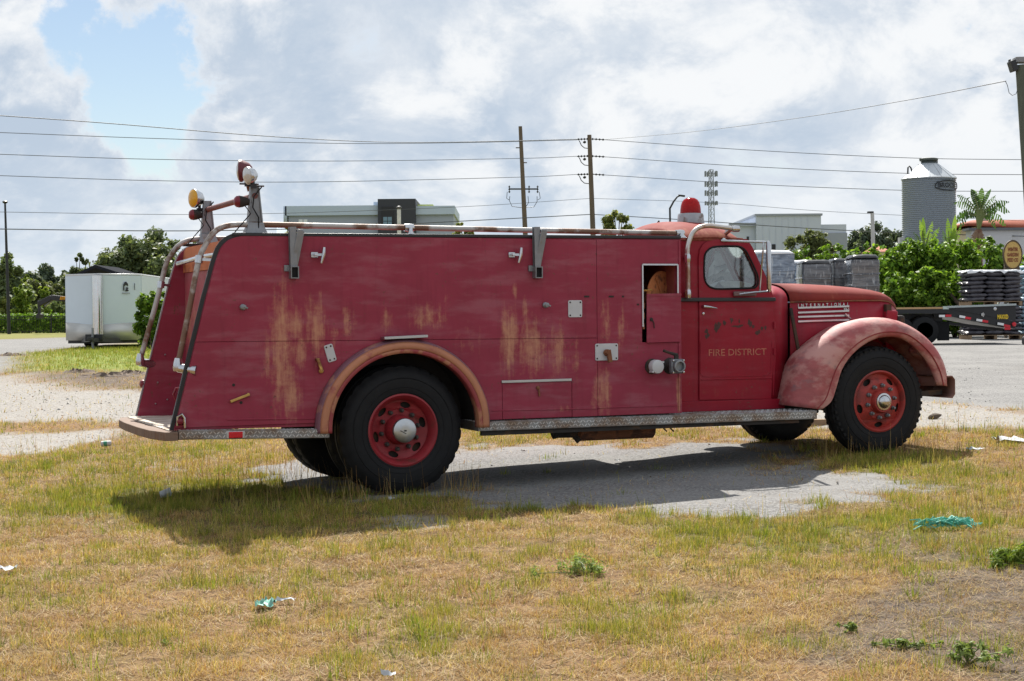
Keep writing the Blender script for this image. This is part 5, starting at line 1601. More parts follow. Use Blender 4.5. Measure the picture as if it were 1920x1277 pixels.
fender(False); fender(True)
u0, w0 = P(1497, 674, .2); mb = MB(); mb.bar((P(1479, 575, .45)[0], .42, 1.53), (P(1497, 670, .42)[0], .40, w0 + .02), .02, .03); mb.ob('splash_strip', DARK, truck)
# front bumper
u0, w0 = P(1780, 725, .05)
mb = MB(); mb.grid([[(u0 - .02 + x, VC + s * (VC + .02), w0 + z) for x, z in ((-.05, .10), (.0, .105), (.03, .07), (.03, -.07), (0, -.105), (-.05, -.1))] for s in np.linspace(-1, 1, 18)])
mb.ob('front_bumper', mat('rusty bumper', (.20, .10, .08), .65, .3, .3, 6, col2=(.36, .22, .18), c2sc=5), truck, thick=.012)
for v in (VC - .42, VC + .42): mb = MB(); mb.bar((5.2, v, .72), (u0 - .04, v, w0), .06, .14); mb.ob('bumper_horn', DARK, truck)
mb = MB(); mb.bar((5.3, .12, w0 - .07), (u0 - .05, .12, w0 - .05), .05, .05); mb.ob('bumper_stay', DARK, truck)
a_ = P(1766, 702, .1); mb = MB(); mb.bar((a_[0] - .1, .1, a_[1]), (u0 - .01, .1, a_[1]), .05, .02); mb.ob('step_bracket', RUST, truck)
for v in (.33, 2 * VC - .33):
    mb = MB(); pz = 1.30; mb.lathe([(.095, 0), (.10, .02), (.09, .08), (.06, .15), (.02, .2), (.001, .2)], (5.62, v, pz - .2), (-1, 0, 0), 20); hl = mb.ob('headlight', PINK, truck)
    mb = MB(); mb.lathe([(.095, 0), (.07, .02), (.001, .03)], (5.622, v, pz - .2), (1, 0, 0), 20); mb.ob('headlight_lens', CLEAR, hl)

# ------------------------------------------------------------------ background helpers
def base_at(px, Y):
    p = at(px, 600, Y)
    return Vector((p.x, Y, float(gz(p.x, Y))))


def zpx(px, py, Y): return at(px, py, Y).z


def sc_(Y): return Y / F                                    # metres per photo pixel


LBOX = lambda mb, x0, x1, y0, y1, z0, z1: mb.box(((x0 + x1) / 2, (y0 + y1) / 2, (z0 + z1) / 2), (x1 - x0, y1 - y0, z1 - z0))

# ------------------------------------------------------------------ white enclosed trailer
TR_O = Vector((-12.28, 47.5, .57))
trl = E('enclosed_trailer', 'white enclosed cargo trailer with pointed nose and bare metal stone guard', 'trailer', tuple(TR_O), R(3))
Hb, Ht = .235, 2.17
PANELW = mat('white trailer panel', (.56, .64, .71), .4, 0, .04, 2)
foot = [(-1.11, .85), (0, 0), (1.11, .85), (1.11, 6.9), (-1.11, 6.9)]


def wall_panel(name, a, b, z0, z1, mt, off=0.0, th=.03):
    a = Vector((*a, 0)); b = Vector((*b, 0)); d = (b - a).normalized(); n = Vector((d.y, -d.x, 0))
    mb = MB(); mb.add([(*(a + n * (off + k)).xy, z) for z in (z0, z1) for k in (0, th)] + [(*(b + n * (off + k)).xy, z) for z in (z0, z1) for k in (0, th)],
                      [(0, 1, 3, 2), (4, 6, 7, 5), (0, 4, 5, 1), (2, 3, 7, 6), (0, 2, 6, 4), (1, 5, 7, 3)])
    return mb.ob(name, mt, trl)


for i, (a, b) in enumerate(((foot[0], foot[1]), (foot[1], foot[2]), (foot[2], foot[3]), (foot[3], foot[4]), (foot[4], foot[0]))):
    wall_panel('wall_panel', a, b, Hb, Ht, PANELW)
GUARD = mat('stone guard metal', (.50, .50, .48), .42, .55, .18, 1.5, stretch=(1, 1, 3))
for i, (a, b) in enumerate(((foot[0], foot[1]), (foot[1], foot[2]))):
    aa = Vector((*a, 0)); bb = Vector((*b, 0)); d = (bb - aa).normalized(); n = Vector((d.y, -d.x, 0)); o_ = n * .034
    za, zb = (.78, .70) if i == 0 else (.70, .78)
    mb = MB(); mb.add([(aa.x + o_.x, aa.y + o_.y, Hb), (bb.x + o_.x, bb.y + o_.y, Hb), (bb.x + o_.x, bb.y + o_.y, zb), (aa.x + o_.x, aa.y + o_.y, za)], [(0, 1, 2, 3)])
    mb.ob('stone_guard', GUARD, trl, thick=.006)
mb = MB(); mb.tube([(0, -.02, Hb), (0, -.02, Ht)], .16, 14); mb.ob('nose_trim', mat('polished nose trim', (.66, .67, .66), .16, 1, .1, 3), trl)
mb = MB()
mb.plate([(x * 1.02, y if y > 1 else y - .02) for x, y in foot], [], Ht, Ht + .06, lambda a, d, b: (a, b, d)); mb.ob('roof', mat('trailer roof trim', (.55, .57, .58), .4, .3, .1, 3), trl, bevel=.02)
mb = MB(); mb.plate([(x * .97, max(.25, y)) for x, y in foot], [], Hb - .09, Hb, lambda a, d, b: (a, b, d)); mb.ob('floor_frame', BLACKPAINT, trl)
for s in (-1, 1):
    mb = MB(); mb.bar((s * .75, 1.0, .2), (0, -1.05, .28), .08, .11); mb.ob('tongue_rail', BLACKPAINT, trl)
mb = MB(); mb.box((0, -.55, .33), (.5, .25, .2)); mb.ob('battery_box', BLACKPAINT, trl, bevel=.02)
mb = MB(); mb.box((0, -1.12, .3), (.14, .3, .12)); mb.ob('coupler', BLACKPAINT, trl, bevel=.02)
mb = MB(); mb.tube([(.0, -.8, .62), (.0, -.8, .03)], .035, 10); mb.box((0, -.8, .02), (.2, .2, .03)); mb.ob('jack', STEEL, trl)
for s in (-1, 1):
    for y in (3.3, 4.15):
        mb = MB(); mb.lathe([(.2, -.1), (.34, -.1), (.36, -.06), (.36, .06), (.34, .1), (.2, .1), (.19, .03), (.001, .03)], (s * .98, y, .36), (s, 0, 0), 22); mb.ob('wheel', BLACK, trl)
    mb = MB(); mb.box((s * 1.15, 3.72, .76), (.16, 1.9, .05)); mb.ob('fender', ALU, trl, bevel=.015)
for px in (172, 258):
    pass
# small dark mark on the nose panel: crested helmet above a line of small print
c0 = Vector((.72, .52, 1.82)); d = (Vector((1.11, .85, 0)) - Vector((0, 0, 0))).normalized(); n = Vector((d.y, -d.x, 0))
fn = lambda a, dd, b: tuple(c0 + d * a + Vector((0, 0, b)) + n * (.03 + dd))
mb = MB()
mb.plate([(-.10, -.10), (-.055, -.10), (-.06, .02), (-.02, .07), (.03, .06), (.05, .02), (.07, .06), (.05, .12), (0, .17), (-.05, .15), (-.09, .08)], [], .008, .012, fn)
mb.plate([(-.03, -.12), (.06, -.12), (.09, -.09), (.04, -.06), (.08, -.03), (.05, .0), (0, .0), (-.02, -.03), (.02, -.05), (-.03, -.08)], [], .008, .012, fn)
mb.ob('helmet_mark', BLACKPAINT, trl, smooth=0)
mb = MB()
for k in range(6): mb.plate([(-.13 + k * .045, -.20), (-.10 + k * .045, -.20), (-.10 + k * .045, -.16), (-.13 + k * .045, -.16)], [], .008, .011, fn)
mb.ob('small_print', mat('grey print', (.3, .31, .33), .6), trl, smooth=0)
mb = MB(); mb.plate([(.27, -.08), (.29, -.08), (.29, .12), (.27, .12)], [], .008, .012, fn); mb.ob('side_stripe', BLACKPAINT, trl, smooth=0)

# ------------------------------------------------------------------ fence, hedge and far left
FY = 96.0
fx0, fx1 = at(-60, 600, FY).x, at(330, 600, FY).x
fz = float(gz(-28, FY))
fen = E('iron_fence', 'low black iron picket fence running in front of the clipped hedge', 'fence', ((fx0 + fx1) / 2, FY, fz))
L = fx1 - fx0
for z in (.12, .85, 1.0):
    mb = MB(); mb.bar((-L / 2, 0, z), (L / 2, 0, z), .03, .035); mb.ob('rail', BLACKPAINT, fen)
np_ = int(L / 2.4)
for i in range(np_ + 1):
    mb = MB(); mb.box((-L / 2 + L * i / np_, 0, .56), (.07, .07, 1.12)); mb.box((-L / 2 + L * i / np_, 0, 1.14), (.09, .09, .04)); mb.ob('post', BLACKPAINT, fen)
pk = []
for i in range(int(L / .13)):
    mb = MB(); mb.box((-L / 2 + .07 + i * .13, 0, .55), (.014, .014, 1.02)); pk.append(mb)
mb = MB()
for q in pk: mb.add(q.v, q.f)
tag(mb.ob('picket', BLACKPAINT, fen, smooth=0), kind='stuff')
r = np.random.default_rng(3)
hed = E('clipped_hedge', 'long clipped dark green hedge behind the iron fence, bright along its top', 'hedge', ((fx0 + fx1) / 2, FY + .75, fz))
cen = [(-L / 2 + L * i / 70 + r.normal(0, .05), r.normal(0, .1), z) for i in range(71) for z in (.25, .6, .92)]
V, C = leaves(r, cen, [.33] * len(cen), 20000, .085, G_HEDGE * 1.1, 1.6, .5, .5)
link('foliage', npmesh('foliage', V, np.arange(len(V)).reshape(-1, 4), C), leaf_mat('leaves', .35), hed)
mb = MB()
for i in range(30): mb.tube([(-L / 2 + L * i / 29, 0, 0), (-L / 2 + L * i / 29 + .05, 0, .8)], .03, 5)
tag(mb.ob('stem', BARK, hed), kind='stuff')


def px_tree(name, label, px, ytop, Y, wpx, n, leaf, pal, seed, blobs=None, crown_from=.25, **kw):
    """tree whose crown top is at ytop and which is wpx wide in the photo, at depth Y"""
    b = base_at(px, Y); H = (zpx(px, ytop, Y) - b.z) * .94; Wm = wpx * sc_(Y) * (1.0 if Y < 100 else 1.18); n = int(n * 1.25)
    if blobs is None:
        blobs = [(0, H * .62, Wm * .42, H * .30), (-Wm * .2, H * .5, Wm * .3, H * .22), (Wm * .2, H * .52, Wm * .3, H * .24), (0, H * .84, Wm * .22, H * .14)]
    else:
        blobs = [(a * Wm, c * H, d * Wm, e * H) for a, c, d, e in blobs]
    return tree(name, label, 'tree', tuple(b), H * .5, blobs, n, leaf, pal, seed=seed, tr=max(.06, H * .02), **kw)


GT = 'trees of the wood beyond the hedge'
px_tree('oak_tree', 'broad spreading dark oak rising behind the white trailer', 285, 424, 112, 205, 15000, .2, G_OAK, 1,
        [(-.05, .80, .22, .17), (.22, .82, .22, .16), (-.28, .66, .2, .15), (.35, .7, .18, .15), (0, .6, .4, .2), (-.1, .42, .4, .2), (.2, .42, .35, .2)], group=GT, clumps=60)
px_tree('oak_tree', 'tall green tree at the left edge behind the lamp post', 2, 462, 105, 90, 9000, .18, G_OAK * 1.25, 2, [(.0, .85, .25, .12), (.2, .68, .3, .2), (-.2, .62, .3, .25), (.1, .4, .42, .3)], group=GT, clumps=40)
px_tree('cedar_tree', 'slender pointed tree with loose upper branches left of the trailer', 148, 461, 108, 62, 5000, .16, G_OAK * .9, 3, [(.02, .92, .08, .08), (.0, .75, .2, .16), (.12, .86, .14, .06), (-.1, .55, .34, .2), (.15, .5, .34, .2), (0, .3, .45, .22)], group=GT, clumps=34)
far_t = [(48, 492, 70, 'low rounded dark tree just right of the lamp post top'), (92, 490, 60, 'flat topped dark pine in the far treeline'), (118, 490, 50, 'dark round pine right of the flat topped one'), (172, 500, 60, 'dark bushy tree close behind the trailer roof, left of the oak'), (215, 497, 70, 'dark rounded tree below the oak crown'),
         (330, 470, 90, 'dense dark tree filling the gap right of the oak'), (390, 480, 90, 'dark tree seen behind the tail rails of the truck'), (450, 490, 90, 'dark tree mostly hidden behind the tail of the truck'), (20, 515, 80, 'dim dark tree low in the left corner of the wood'), (-5, 498, 70, 'dark tree cut by the left edge of the picture'), (70, 498, 60, 'dark tree crown between the lamp post and the flat topped pine'), (145, 496, 60, 'dark tree crown behind the slender pointed tree'), (250, 480, 90, 'dense dark tree under the middle of the oak')]
for i, (px, yt, wp, lb) in enumerate(far_t):
    px_tree('pine_tree', lb, px, yt, 140 + (i % 3) * 9, wp, 4200, .26, G_DARK * (1.0 + .12 * (i % 3)), 20 + i, group=GT, clumps=26)
mid_t = [(72, 512, 60, 'grey green willowy tree in the middle of the left wood', G_OLIVE), (100, 520, 55, 'grey green tree beside the excavator arm', G_OLIVE), (57, 502, 36, 'lighter green young tree left of the willowy one', G_LIGHT * .7), (130, 505, 60, 'mid green tree touching the trailer corner', G_OAK * 1.2), (15, 540, 60, 'olive shrubby tree behind the foot of the lamp post', G_OLIVE * 1.1)]
for i, (px, yt, wp, lb, pl) in enumerate(mid_t):
    px_tree('wood_tree', lb, px, yt, 118 + i * 3, wp, 4200, .17, pl, 40 + i, group=GT, clumps=26)
for i, (px, yt, wp, n, lb, pl) in enumerate([(42, 541, 46, 5200, 'bright green leafy shrub behind the fence beside the lamp post', G_LIGHT), (86, 540, 28, 2000, 'small yellow green sapling above the excavator arm', G_LIGHT * 1.15), (104, 566, 44, 3000, 'low weedy green shrub under the excavator arm', G_OAK * 1.7), (0, 560, 40, 2600, 'yellowish bush at the left edge behind the hedge', G_YOUNG * 1.4), (70, 575, 36, 2400, 'low green bush between the bright shrub and the arm', G_OAK * 1.6)]):
    Y = 100 + i; b = base_at(px, Y); H = zpx(px, yt, Y) - b.z
    shrub('wild_shrub', lb, 'shrub', tuple(b), wp * sc_(Y), wp * sc_(Y) * .8, H, n, .12, pl, seed=60 + i, group='shrubs behind the fence')
# bush beside the trailer
b = base_at(287, 45.0); shrub('leafy_bush', 'leafy green bush standing against the trailer side behind the truck', 'bush', tuple(b), 1.05, .95, zpx(287, 556, 45) - b.z, 5500, .085, G_HEDGE * .75, seed=71)
b = base_at(325, 45.6); shrub('leafy_bush', 'taller green bush seen between the tail rails of the truck', 'bush', tuple(b), .9, .9, zpx(325, 560, 45.6) - b.z, 3500, .085, G_HEDGE * .7, seed=72)

# dark pavilion roof behind the trailer
Y = 70.0; x0, x1 = at(167, 500, Y).x, at(262, 500, Y).x; g0 = float(gz(x0, Y))
shd = E('pavilion', 'dark gabled pavilion roof showing just above the white trailer', 'pavilion', ((x0 + x1) / 2, Y, g0))
w_ = (x1 - x0) / 2; ze = zpx(167, 515, Y) - g0; zr = zpx(200, 499, Y) - g0
mb = MB(); xr = -w_ * .3
mb.add([(-w_, -2, ze), (-w_, 2, ze), (xr, 2, zr), (xr, -2, zr), (w_, -2, ze - .12), (w_, 2, ze - .12), (-w_, -2, ze - .12), (-w_, 2, ze - .12), (xr, -2, zr - .12), (xr, 2, zr - .12), (w_, -2, ze - .25), (w_, 2, ze - .25)],
       [(0, 1, 2, 3), (3, 2, 5, 4), (6, 8, 9, 7), (8, 10, 11, 9), (0, 3, 8, 6), (3, 4, 10, 8), (1, 7, 9, 2), (2, 9, 11, 5), (0, 6, 7, 1), (4, 5, 11, 10)])
mb.ob('roof', mat('charcoal roof', (.022, .024, .03), .95, 0, .2, 3, spec=.03), shd)
for sx in (-1, 1):
    for sy in (-1, 1): mb = MB(); mb.box((sx * (w_ - .2), sy * 1.8, ze / 2), (.15, .15, ze)); mb.ob('post', BLACKPAINT, shd)

# excavator with its arm over the fence
Y = 90.0; o0 = base_at(72, Y)
exc = E('excavator', 'dark excavator arm with orange markings reaching out left of the trailer', 'excavator', tuple(o0))
e = lambda px, py: Vector((at(px, py, Y).x - o0.x, 0, at(px, py, Y).z - o0.z))
EXB = mat('excavator dark paint', (.03, .028, .04), .5, 0, .3, 4); EXO = mat('excavator orange', (.75, .33, .02), .5, 0, .15, 4)
mb = MB(); mb.bar(e(73, 570), e(97, 558), .3, .28); mb.bar(e(96, 558), e(170, 566), .3, .30); mb.ob('boom', EXB, exc, bevel=.03)
mb = MB(); mb.bar(e(73, 564), e(74, 590), .2, .14); mb.ob('stick', EXB, exc, bevel=.03)
mb = MB(); mb.add([tuple(e(72, 588) + Vector((0, s, 0))) for s in (-.4, .4)] + [tuple(e(78, 589) + Vector((0, s, 0))) for s in (-.4, .4)] + [tuple(e(77, 597) + Vector((0, s, 0))) for s in (-.4, .4)] + [tuple(e(71, 596) + Vector((0, s, 0))) for s in (-.4, .4)], [(0, 1, 3, 2), (2, 3, 5, 4), (4, 5, 7, 6), (6, 7, 1, 0), (0, 2, 4, 6), (1, 7, 5, 3)]); mb.ob('bucket', EXB, exc)
mb = MB(); mb.tube([e(84, 574), e(100, 562)], .06, 8); mb.ob('hydraulic_ram', STEEL, exc)
for k in range(4): mb = MB(); p_ = e(115.5 + k * 2.6, 559); mb.box(p_ + Vector((0, -.19, 0)), (.045, .03, .2), (0, .25, 0)); mb.ob('orange_mark', EXO, exc, smooth=0)
mb = MB(); p_ = e(185, 585); LBOX(mb, p_.x - 1, p_.x + 2.2, -1.1, 1.1, .9, 2.1); mb.ob('engine_house', EXO, exc, bevel=.06)
mb = MB(); LBOX(mb, p_.x - 1.2, p_.x + .2, -1.1, .0, 1.1, 2.7); mb.ob('cab', EXB, exc, bevel=.06)
for s in (-1, 1): mb = MB(); mb.box((p_.x + .3, s * 1.0, .42), (3.4, .5, .84)); mb.ob('track', BLACK, exc, bevel=.2)

# ------------------------------------------------------------------ posts and poles
def street_post(name, label, px0, py0, px1, py1, Y, r0, r1, mt, cat='pole'):
    """leaning post: top at (px0,py0), a lower point at (px1,py1)"""
    t_ = at(px0, py0, Y); l_ = at(px1, py1, Y); dirn = (t_ - l_).normalized()
    gzv = float(gz(l_.x, Y)); base = l_ - dirn * ((l_.z - gzv + .3) / dirn.z)
    root = E(name, label, cat, tuple(base))
    mb = MB(); mb.tube([(0, 0, 0), (t_ - base) * .5, t_ - base], [r0, (r0 + r1) / 2, r1], 12); mb.ob('pole', mt, root)
    return root, base, t_


DKMET = mat('dark bronze metal', (.03, .032, .036), .5, .3, .2, 4); CONC = mat('pale concrete pole', (.42, .42, .41), .8, 0, .15, 3)
root, base, top = street_post('lamp_post', 'tall slim dark lamp post with a small head at the far left', 9.5, 382, 16, 590, 92, .11, .055, DKMET, 'lamp post')
mb = MB(); q = top - base; mb.lathe([(.05, 0), (.13, .05), (.16, .12), (.08, .17), (.001, .2)], q, (0, 0, 1), 12); mb.ob('lamp_head', DKMET, root)


def insul(mb, a, b, n=4):
    a, b = Vector(a), Vector(b)
    mb.tube([a, b], .03, 6)
    for k in range(n): p = a.lerp(b, (k + .5) / n); mb.lathe([(.04, -.05), (.085, 0), (.04, .05)], p, (b - a).normalized(), 8)


Y1, Y2 = 112.0, 105.0
p1, b1, t1 = street_post('utility_pole', 'bare topped wooden utility pole standing left of the wired one', 975.5, 237, 985, 440, Y1, .22, .13, WOODPOLE, 'utility pole')
p2, b2, t2 = street_post('utility_pole', 'wooden utility pole carrying three tiers of insulators', 1105, 253, 1112, 440, Y2, .21, .14, WOODPOLE, 'utility pole')
L1 = lambda px, py: at(px, py, Y1) - b1
L2 = lambda px, py: at(px, py, Y2) - b2
mb = MB(); mb.tube([L1(977, 277), L1(967, 277)], .04, 6); mb.ob('pin_arm', DKMET, p1)
mb = MB(); mb.tube([L1(979, 305), L1(988, 305)], .04, 6); mb.ob('pin_arm', DKMET, p1)
mb = MB(); mb.bar(L1(954, 354.5), L1(1009, 354.5), .1, .1); ca = mb.ob('cross_arm', DKMET, p1)
for px in (955, 992, 1008):
    mb = MB(); insul(mb, L1(px, 348), L1(px, 362), 3); mb.ob('cutout', DKMET, ca)
for pts in ([(956, 368), (955, 376), (960, 387), (975, 389), (980, 389)], [(990, 368), (991, 380), (986, 388)], [(1007, 368), (1007, 378), (1001, 388), (985, 389)], [(951, 360), (950, 372), (955, 375)], [(1011, 360), (1013, 372), (1008, 375)]):
    mb = MB(); mb.tube([L1(a, b) for a, b in pts], .022, 5); mb.ob('jumper_cable', DKMET, ca)
for yy in (260.5, 292.5, 326.5):
    mb = MB(); insul(mb, L2(1082, yy + .8), L2(1104, yy)); insul(mb, L2(1108, yy), L2(1134, yy + 1.6)); ins = mb.ob('insulator_string', DKMET, p2)
    mb = MB(); mb.tube([L2(1086, yy + 3), L2(1090, yy + 12), L2(1096, yy + 17), L2(1106, yy + 18)], .03, 5); mb.lathe([(.05, -.1), (.1, 0), (.05, .1)], L2(1096, yy + 6), (1, 0, 0), 8); mb.ob('jumper_cable', DKMET, p2)
# right edge pole with a floodlight box
p3, b3, t3 = street_post('floodlight_pole', 'thick greenish wooden pole with a floodlight at the right edge', 1913.5, 122, 1929, 330, 38, .20, .12, mat('green stained pole', (.09, .10, .075), .9, 0, .3, 3, stretch=(6, 6, .5), bump=.3), 'pole')
L3 = lambda px, py: at(px, py, 38) - b3
mb = MB(); mb.box(L3(1899, 124), (.14, .3, .26), (0, -.3, 0)); mb.box(L3(1893, 116), (.05, .1, .12)); fl = mb.ob('floodlight', DKMET, p3, bevel=.02)
mb = MB(); mb.box(L3(1914, 113), (.32, .3, .13)); mb.ob('mount_box', mat('grey junction box', (.22, .23, .24), .6, .2, .2, 5), p3, bevel=.015)
mb = MB(); mb.tube([L3(1885, 152), L3(1889, 160), L3(1892, 174), L3(1898, 179), L3(1905, 176), L3(1911, 160)], .008, 5); mb.ob('slack_wire', DKMET, p3)

# street lights
p4, b4, t4 = street_post('street_light', 'dark street light with a slanted arm beside the red beacon', 1256, 390, 1256.5, 420, 90, .07, .055, DKMET, 'street light')
L4 = lambda px, py: at(px, py, 90) - b4
mb = MB(); mb.tube([L4(1256, 391), L4(1263, 378), L4(1270, 369), L4(1274, 367.5)], [.055, .05, .045, .04], 8); mb.ob('arm', DKMET, p4)
mb = MB(); mb.box(L4(1278, 367), (.38, .25, .1), (0, .15, 0)); mb.ob('lamp_head', DKMET, p4, bevel=.03)
p5, b5, t5 = street_post('street_light', 'pale concrete street light pole left of the silo', 1635.5, 399, 1637.5, 470, 80, .13, .09, CONC, 'street light')
mb = MB(); q = at(1632, 398, 80) - b5; mb.box(q, (.3, .2, .09)); mb.ob('lamp_head', DKMET, p5, bevel=.02)
p6, b6, t6 = street_post('street_light', 'white light pole in front of the dark building tower', 748, 392, 748.5, 440, 100, .15, .12, mat('white pole paint', (.6, .6, .6), .6), 'street light')
mb = MB(); q = at(748, 390, 100) - b6; mb.lathe([(.12, -.05), (.18, .03), (.1, .12), (.001, .14)], q, (0, 0, 1), 10); mb.ob('lamp_head', DKMET, p6)

# ------------------------------------------------------------------ wires
WIRE = mat('aged line wire', (.10, .105, .115), .6, .3, .1, 2)
wires = [('top twin wire sweeping down from the upper left to the insulator pole', [(-40, 214, 75), (200, 231, 80), (480, 254, 88), (700, 266, 95), (880, 266, 100), (1082, 261, 105)], .022),
         ('second wire from the top left joining the twin wire before the poles', [(-40, 247, 78), (300, 260, 85), (640, 269, 93), (870, 267.5, 100), (1082, 262.5, 105.2)], .017),
         ('third wire from the left ending at the middle insulators', [(-40, 288, 78), (300, 299, 85), (640, 302, 93), (980, 297, 102), (1082, 293, 105)], .017),
         ('fourth wire from the left ending at the lowest insulators', [(-40, 328, 78), (300, 339, 85), (600, 341, 92), (980, 332, 102), (1082, 327, 105)], .017),
         ('faint fifth wire from the left crossing the grey building', [(-40, 397, 78), (420, 402, 88), (840, 389, 98), (1108, 372, 105)], .013),
         ('thick lowest cable from the left meeting both wooden poles', [(-40, 429, 78), (340, 433, 86), (620, 427, 92), (840, 416, 98), (1109, 402, 105)], .026),
         ('wire climbing from the insulator pole to the floodlight pole', [(1132, 262, 105), (1300, 247, 90), (1500, 221, 72), (1700, 188, 55), (1886, 152, 38.2)], .012),
         ('upper wire running right from the top insulators', [(1132, 262, 105), (1400, 281, 100), (1700, 296, 95), (1960, 300, 90)], .018),
         ('wire running right from the middle insulators past the silo top', [(1132, 294, 105), (1400, 312, 100), (1700, 325, 95), (1960, 328, 90)], .018),
         ('wire running right from the lowest insulators past the silo wall', [(1132, 328, 105), (1400, 345, 100), (1700, 357, 94.5), (1960, 359, 90)], .018),
         ('faint wire running right above the street lights', [(1109, 372, 105), (1335, 380, 101), (1560, 397, 97), (1960, 416, 91)], .012),
         ('thick cable running right behind the beacon', [(1111, 402, 105), (1280, 412, 102), (1480, 426, 99), (1700, 437, 96), (1960, 444, 90)], .024)]
for lb, pts, rd in wires:
    w3 = [at(a, b, c) for a, b, c in pts]
    if pts[0][0] < 0: w3.insert(0, w3[0] + (w3[0] - w3[1]).normalized() * 14)
    if pts[-1][0] > 1950: w3.append(w3[-1] + (w3[-1] - w3[-2]).normalized() * 14)
    mb = MB(); mb.tube(catmull([tuple(q) for q in w3], 40), rd, 5)
    o = mb.ob('power_line', WIRE); tag(o, lb, 'power line', 'overhead wires')

# ------------------------------------------------------------------ cell tower
Y = 330.0; bt = base_at(1335, Y); ct = E('cell_tower', 'distant lattice cell tower with rings of panel antennas', 'cell tower', tuple(bt))
Ht_ = zpx(1335, 318, Y) - bt.z; TM = mat('tower galvanised', (.22, .24, .27), .6, .3, .1, 1)
hw = lambda z: 1.0 - .55 * z / Ht_
legs = []
for k in range(3):
    a = k * 2.094 + .3
    mb = MB(); mb.tube([(math.cos(a) * hw(z) * 1.05, math.sin(a) * hw(z) * 1.05, z) for z in (0, Ht_ * .5, Ht_)], .09, 6); mb.ob('leg', TM, ct)
mb = MB(); nl = 26
for i in range(nl):
    z0, z1 = Ht_ * i / nl, Ht_ * (i + 1) / nl
    for k in range(3):
        a, b = k * 2.094 + .3, (k + 1) * 2.094 + .3
        mb.tube([(math.cos(a) * hw(z0) * 1.05, math.sin(a) * hw(z0) * 1.05, z0), (math.cos(b) * hw(z1) * 1.05, math.sin(b) * hw(z1) * 1.05, z1)], .045, 4, caps=False)
        mb.tube([(math.cos(a) * hw(z1) * 1.05, math.sin(a) * hw(z1) * 1.05, z1), (math.cos(b) * hw(z1) * 1.05, math.sin(b) * hw(z1) * 1.05, z1)], .045, 4, caps=False)
tag(mb.ob('lattice_brace', TM, ct), kind='stuff')
for py in (326, 345, 362, 381):
    z = zpx(1335, py, Y) - bt.z
    for k in range(9):
        a = k * .698; mb = MB(); mb.box((math.cos(a) * 1.25, math.sin(a) * 1.25, z), (.24, .2, 1.1 if py < 370 else .8), (0, 0, a)); mb.tube([(math.cos(a) * 1.15, math.sin(a) * 1.15, z), (math.cos(a) * .4, math.sin(a) * .4, z)], .05, 4); mb.ob('panel_antenna', TM, ct)

# ------------------------------------------------------------------ grey building behind the truck
Y = 160.0; XL, XM, XR = at(540, 400, Y).x, at(712, 400, Y).x, at(850, 400, Y).x; XT = at(777, 400, Y).x
g0 = float(gz(0, Y)); zt = zpx(700, 385, Y) - g0
bld = E('grey_building', 'modern grey block with a charcoal stair tower showing above the truck body', 'building', (XL, Y, g0))
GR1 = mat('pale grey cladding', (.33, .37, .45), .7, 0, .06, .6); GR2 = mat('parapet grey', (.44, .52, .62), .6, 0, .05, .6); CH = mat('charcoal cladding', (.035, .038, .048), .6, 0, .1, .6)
zp = zpx(700, 402, Y) - g0
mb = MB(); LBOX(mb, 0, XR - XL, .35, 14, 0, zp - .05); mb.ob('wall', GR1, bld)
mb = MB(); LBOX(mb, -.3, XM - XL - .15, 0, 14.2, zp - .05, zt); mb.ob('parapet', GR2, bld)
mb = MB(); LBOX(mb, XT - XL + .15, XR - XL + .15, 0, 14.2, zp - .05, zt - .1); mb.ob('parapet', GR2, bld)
mb = MB(); mb.add([(-.3, 0, zt), (-.3, 14, zt), (-5.4, 30, zt - .5), (-5.4, 30, zp - 1), (-.3, 14, zp - 1), (-.3, 0, zp - 1), (-5.4, 30, 0), (-.3, 14, 0)], [(0, 1, 4, 5), (1, 2, 3, 4), (3, 6, 7, 4)]); mb.ob('side_wing', GR2, bld, thick=.3)
mb = MB(); LBOX(mb, XM - XL - .15, XT - XL + .15, -.5, 8, 0, zpx(740, 373.5, Y) - g0); tw_ = mb.ob('stair_tower', CH, bld)
wx0, wx1 = at(719, 410, Y).x - XL, at(736, 410, Y).x - XL; wz0, wz1 = zpx(720, 424, Y) - g0, zpx(720, 407, Y) - g0
mb = MB(); LBOX(mb, wx0 - .15, wx1 + .15, -.62, -.5, wz0 - .1, wz1 + 1.0); wn = mb.ob('window', mat('window frame dark', (.015, .016, .02), .5), tw_)
for i in range(2):
    for j in range(2):
        mb = MB(); a = wx0 + (wx1 - wx0) * i / 2 + .03; z_ = wz0 + (wz1 - wz0) * j / 2 + .03; LBOX(mb, a, a + (wx1 - wx0) / 2 - .06, -.66, -.625, z_, z_ + (wz1 - wz0) / 2 - .06); mb.ob('pane', mat('sky blue pane', (.10, .19, .24), .08, .0, .05, 1, spec=1), wn)
mb = MB(); LBOX(mb, at(697, 380, Y).x - XL, XM - XL, 2, 6, zt - .2, zpx(700, 376, Y) - g0); mb.ob('roof_box', GR2, bld)
mb = MB(); LBOX(mb, XT - XL + .15, at(809, 380, Y).x - XL, 3, 6, zt - .3, zpx(790, 379.5, Y) - g0); mb.ob('lime_panel', mat('lime green panel', (.45, .50, .15), .6), bld)
mb = MB(); LBOX(mb, at(722, 372, Y).x - XL, at(746, 372, Y).x - XL, 1, 3, zpx(740, 373.4, Y) - g0, zpx(740, 371.8, Y) - g0); mb.ob('roof_unit', CH, bld)
for px in (563, 572):
    mb = MB(); a = at(px, 416, Y).x - XL; LBOX(mb, a - .2, a + .2, .28, .36, zpx(px, 421, Y) - g0, zpx(px, 411, Y) - g0); mb.ob('window', mat('pale window', (.7, .74, .78), .3), bld)
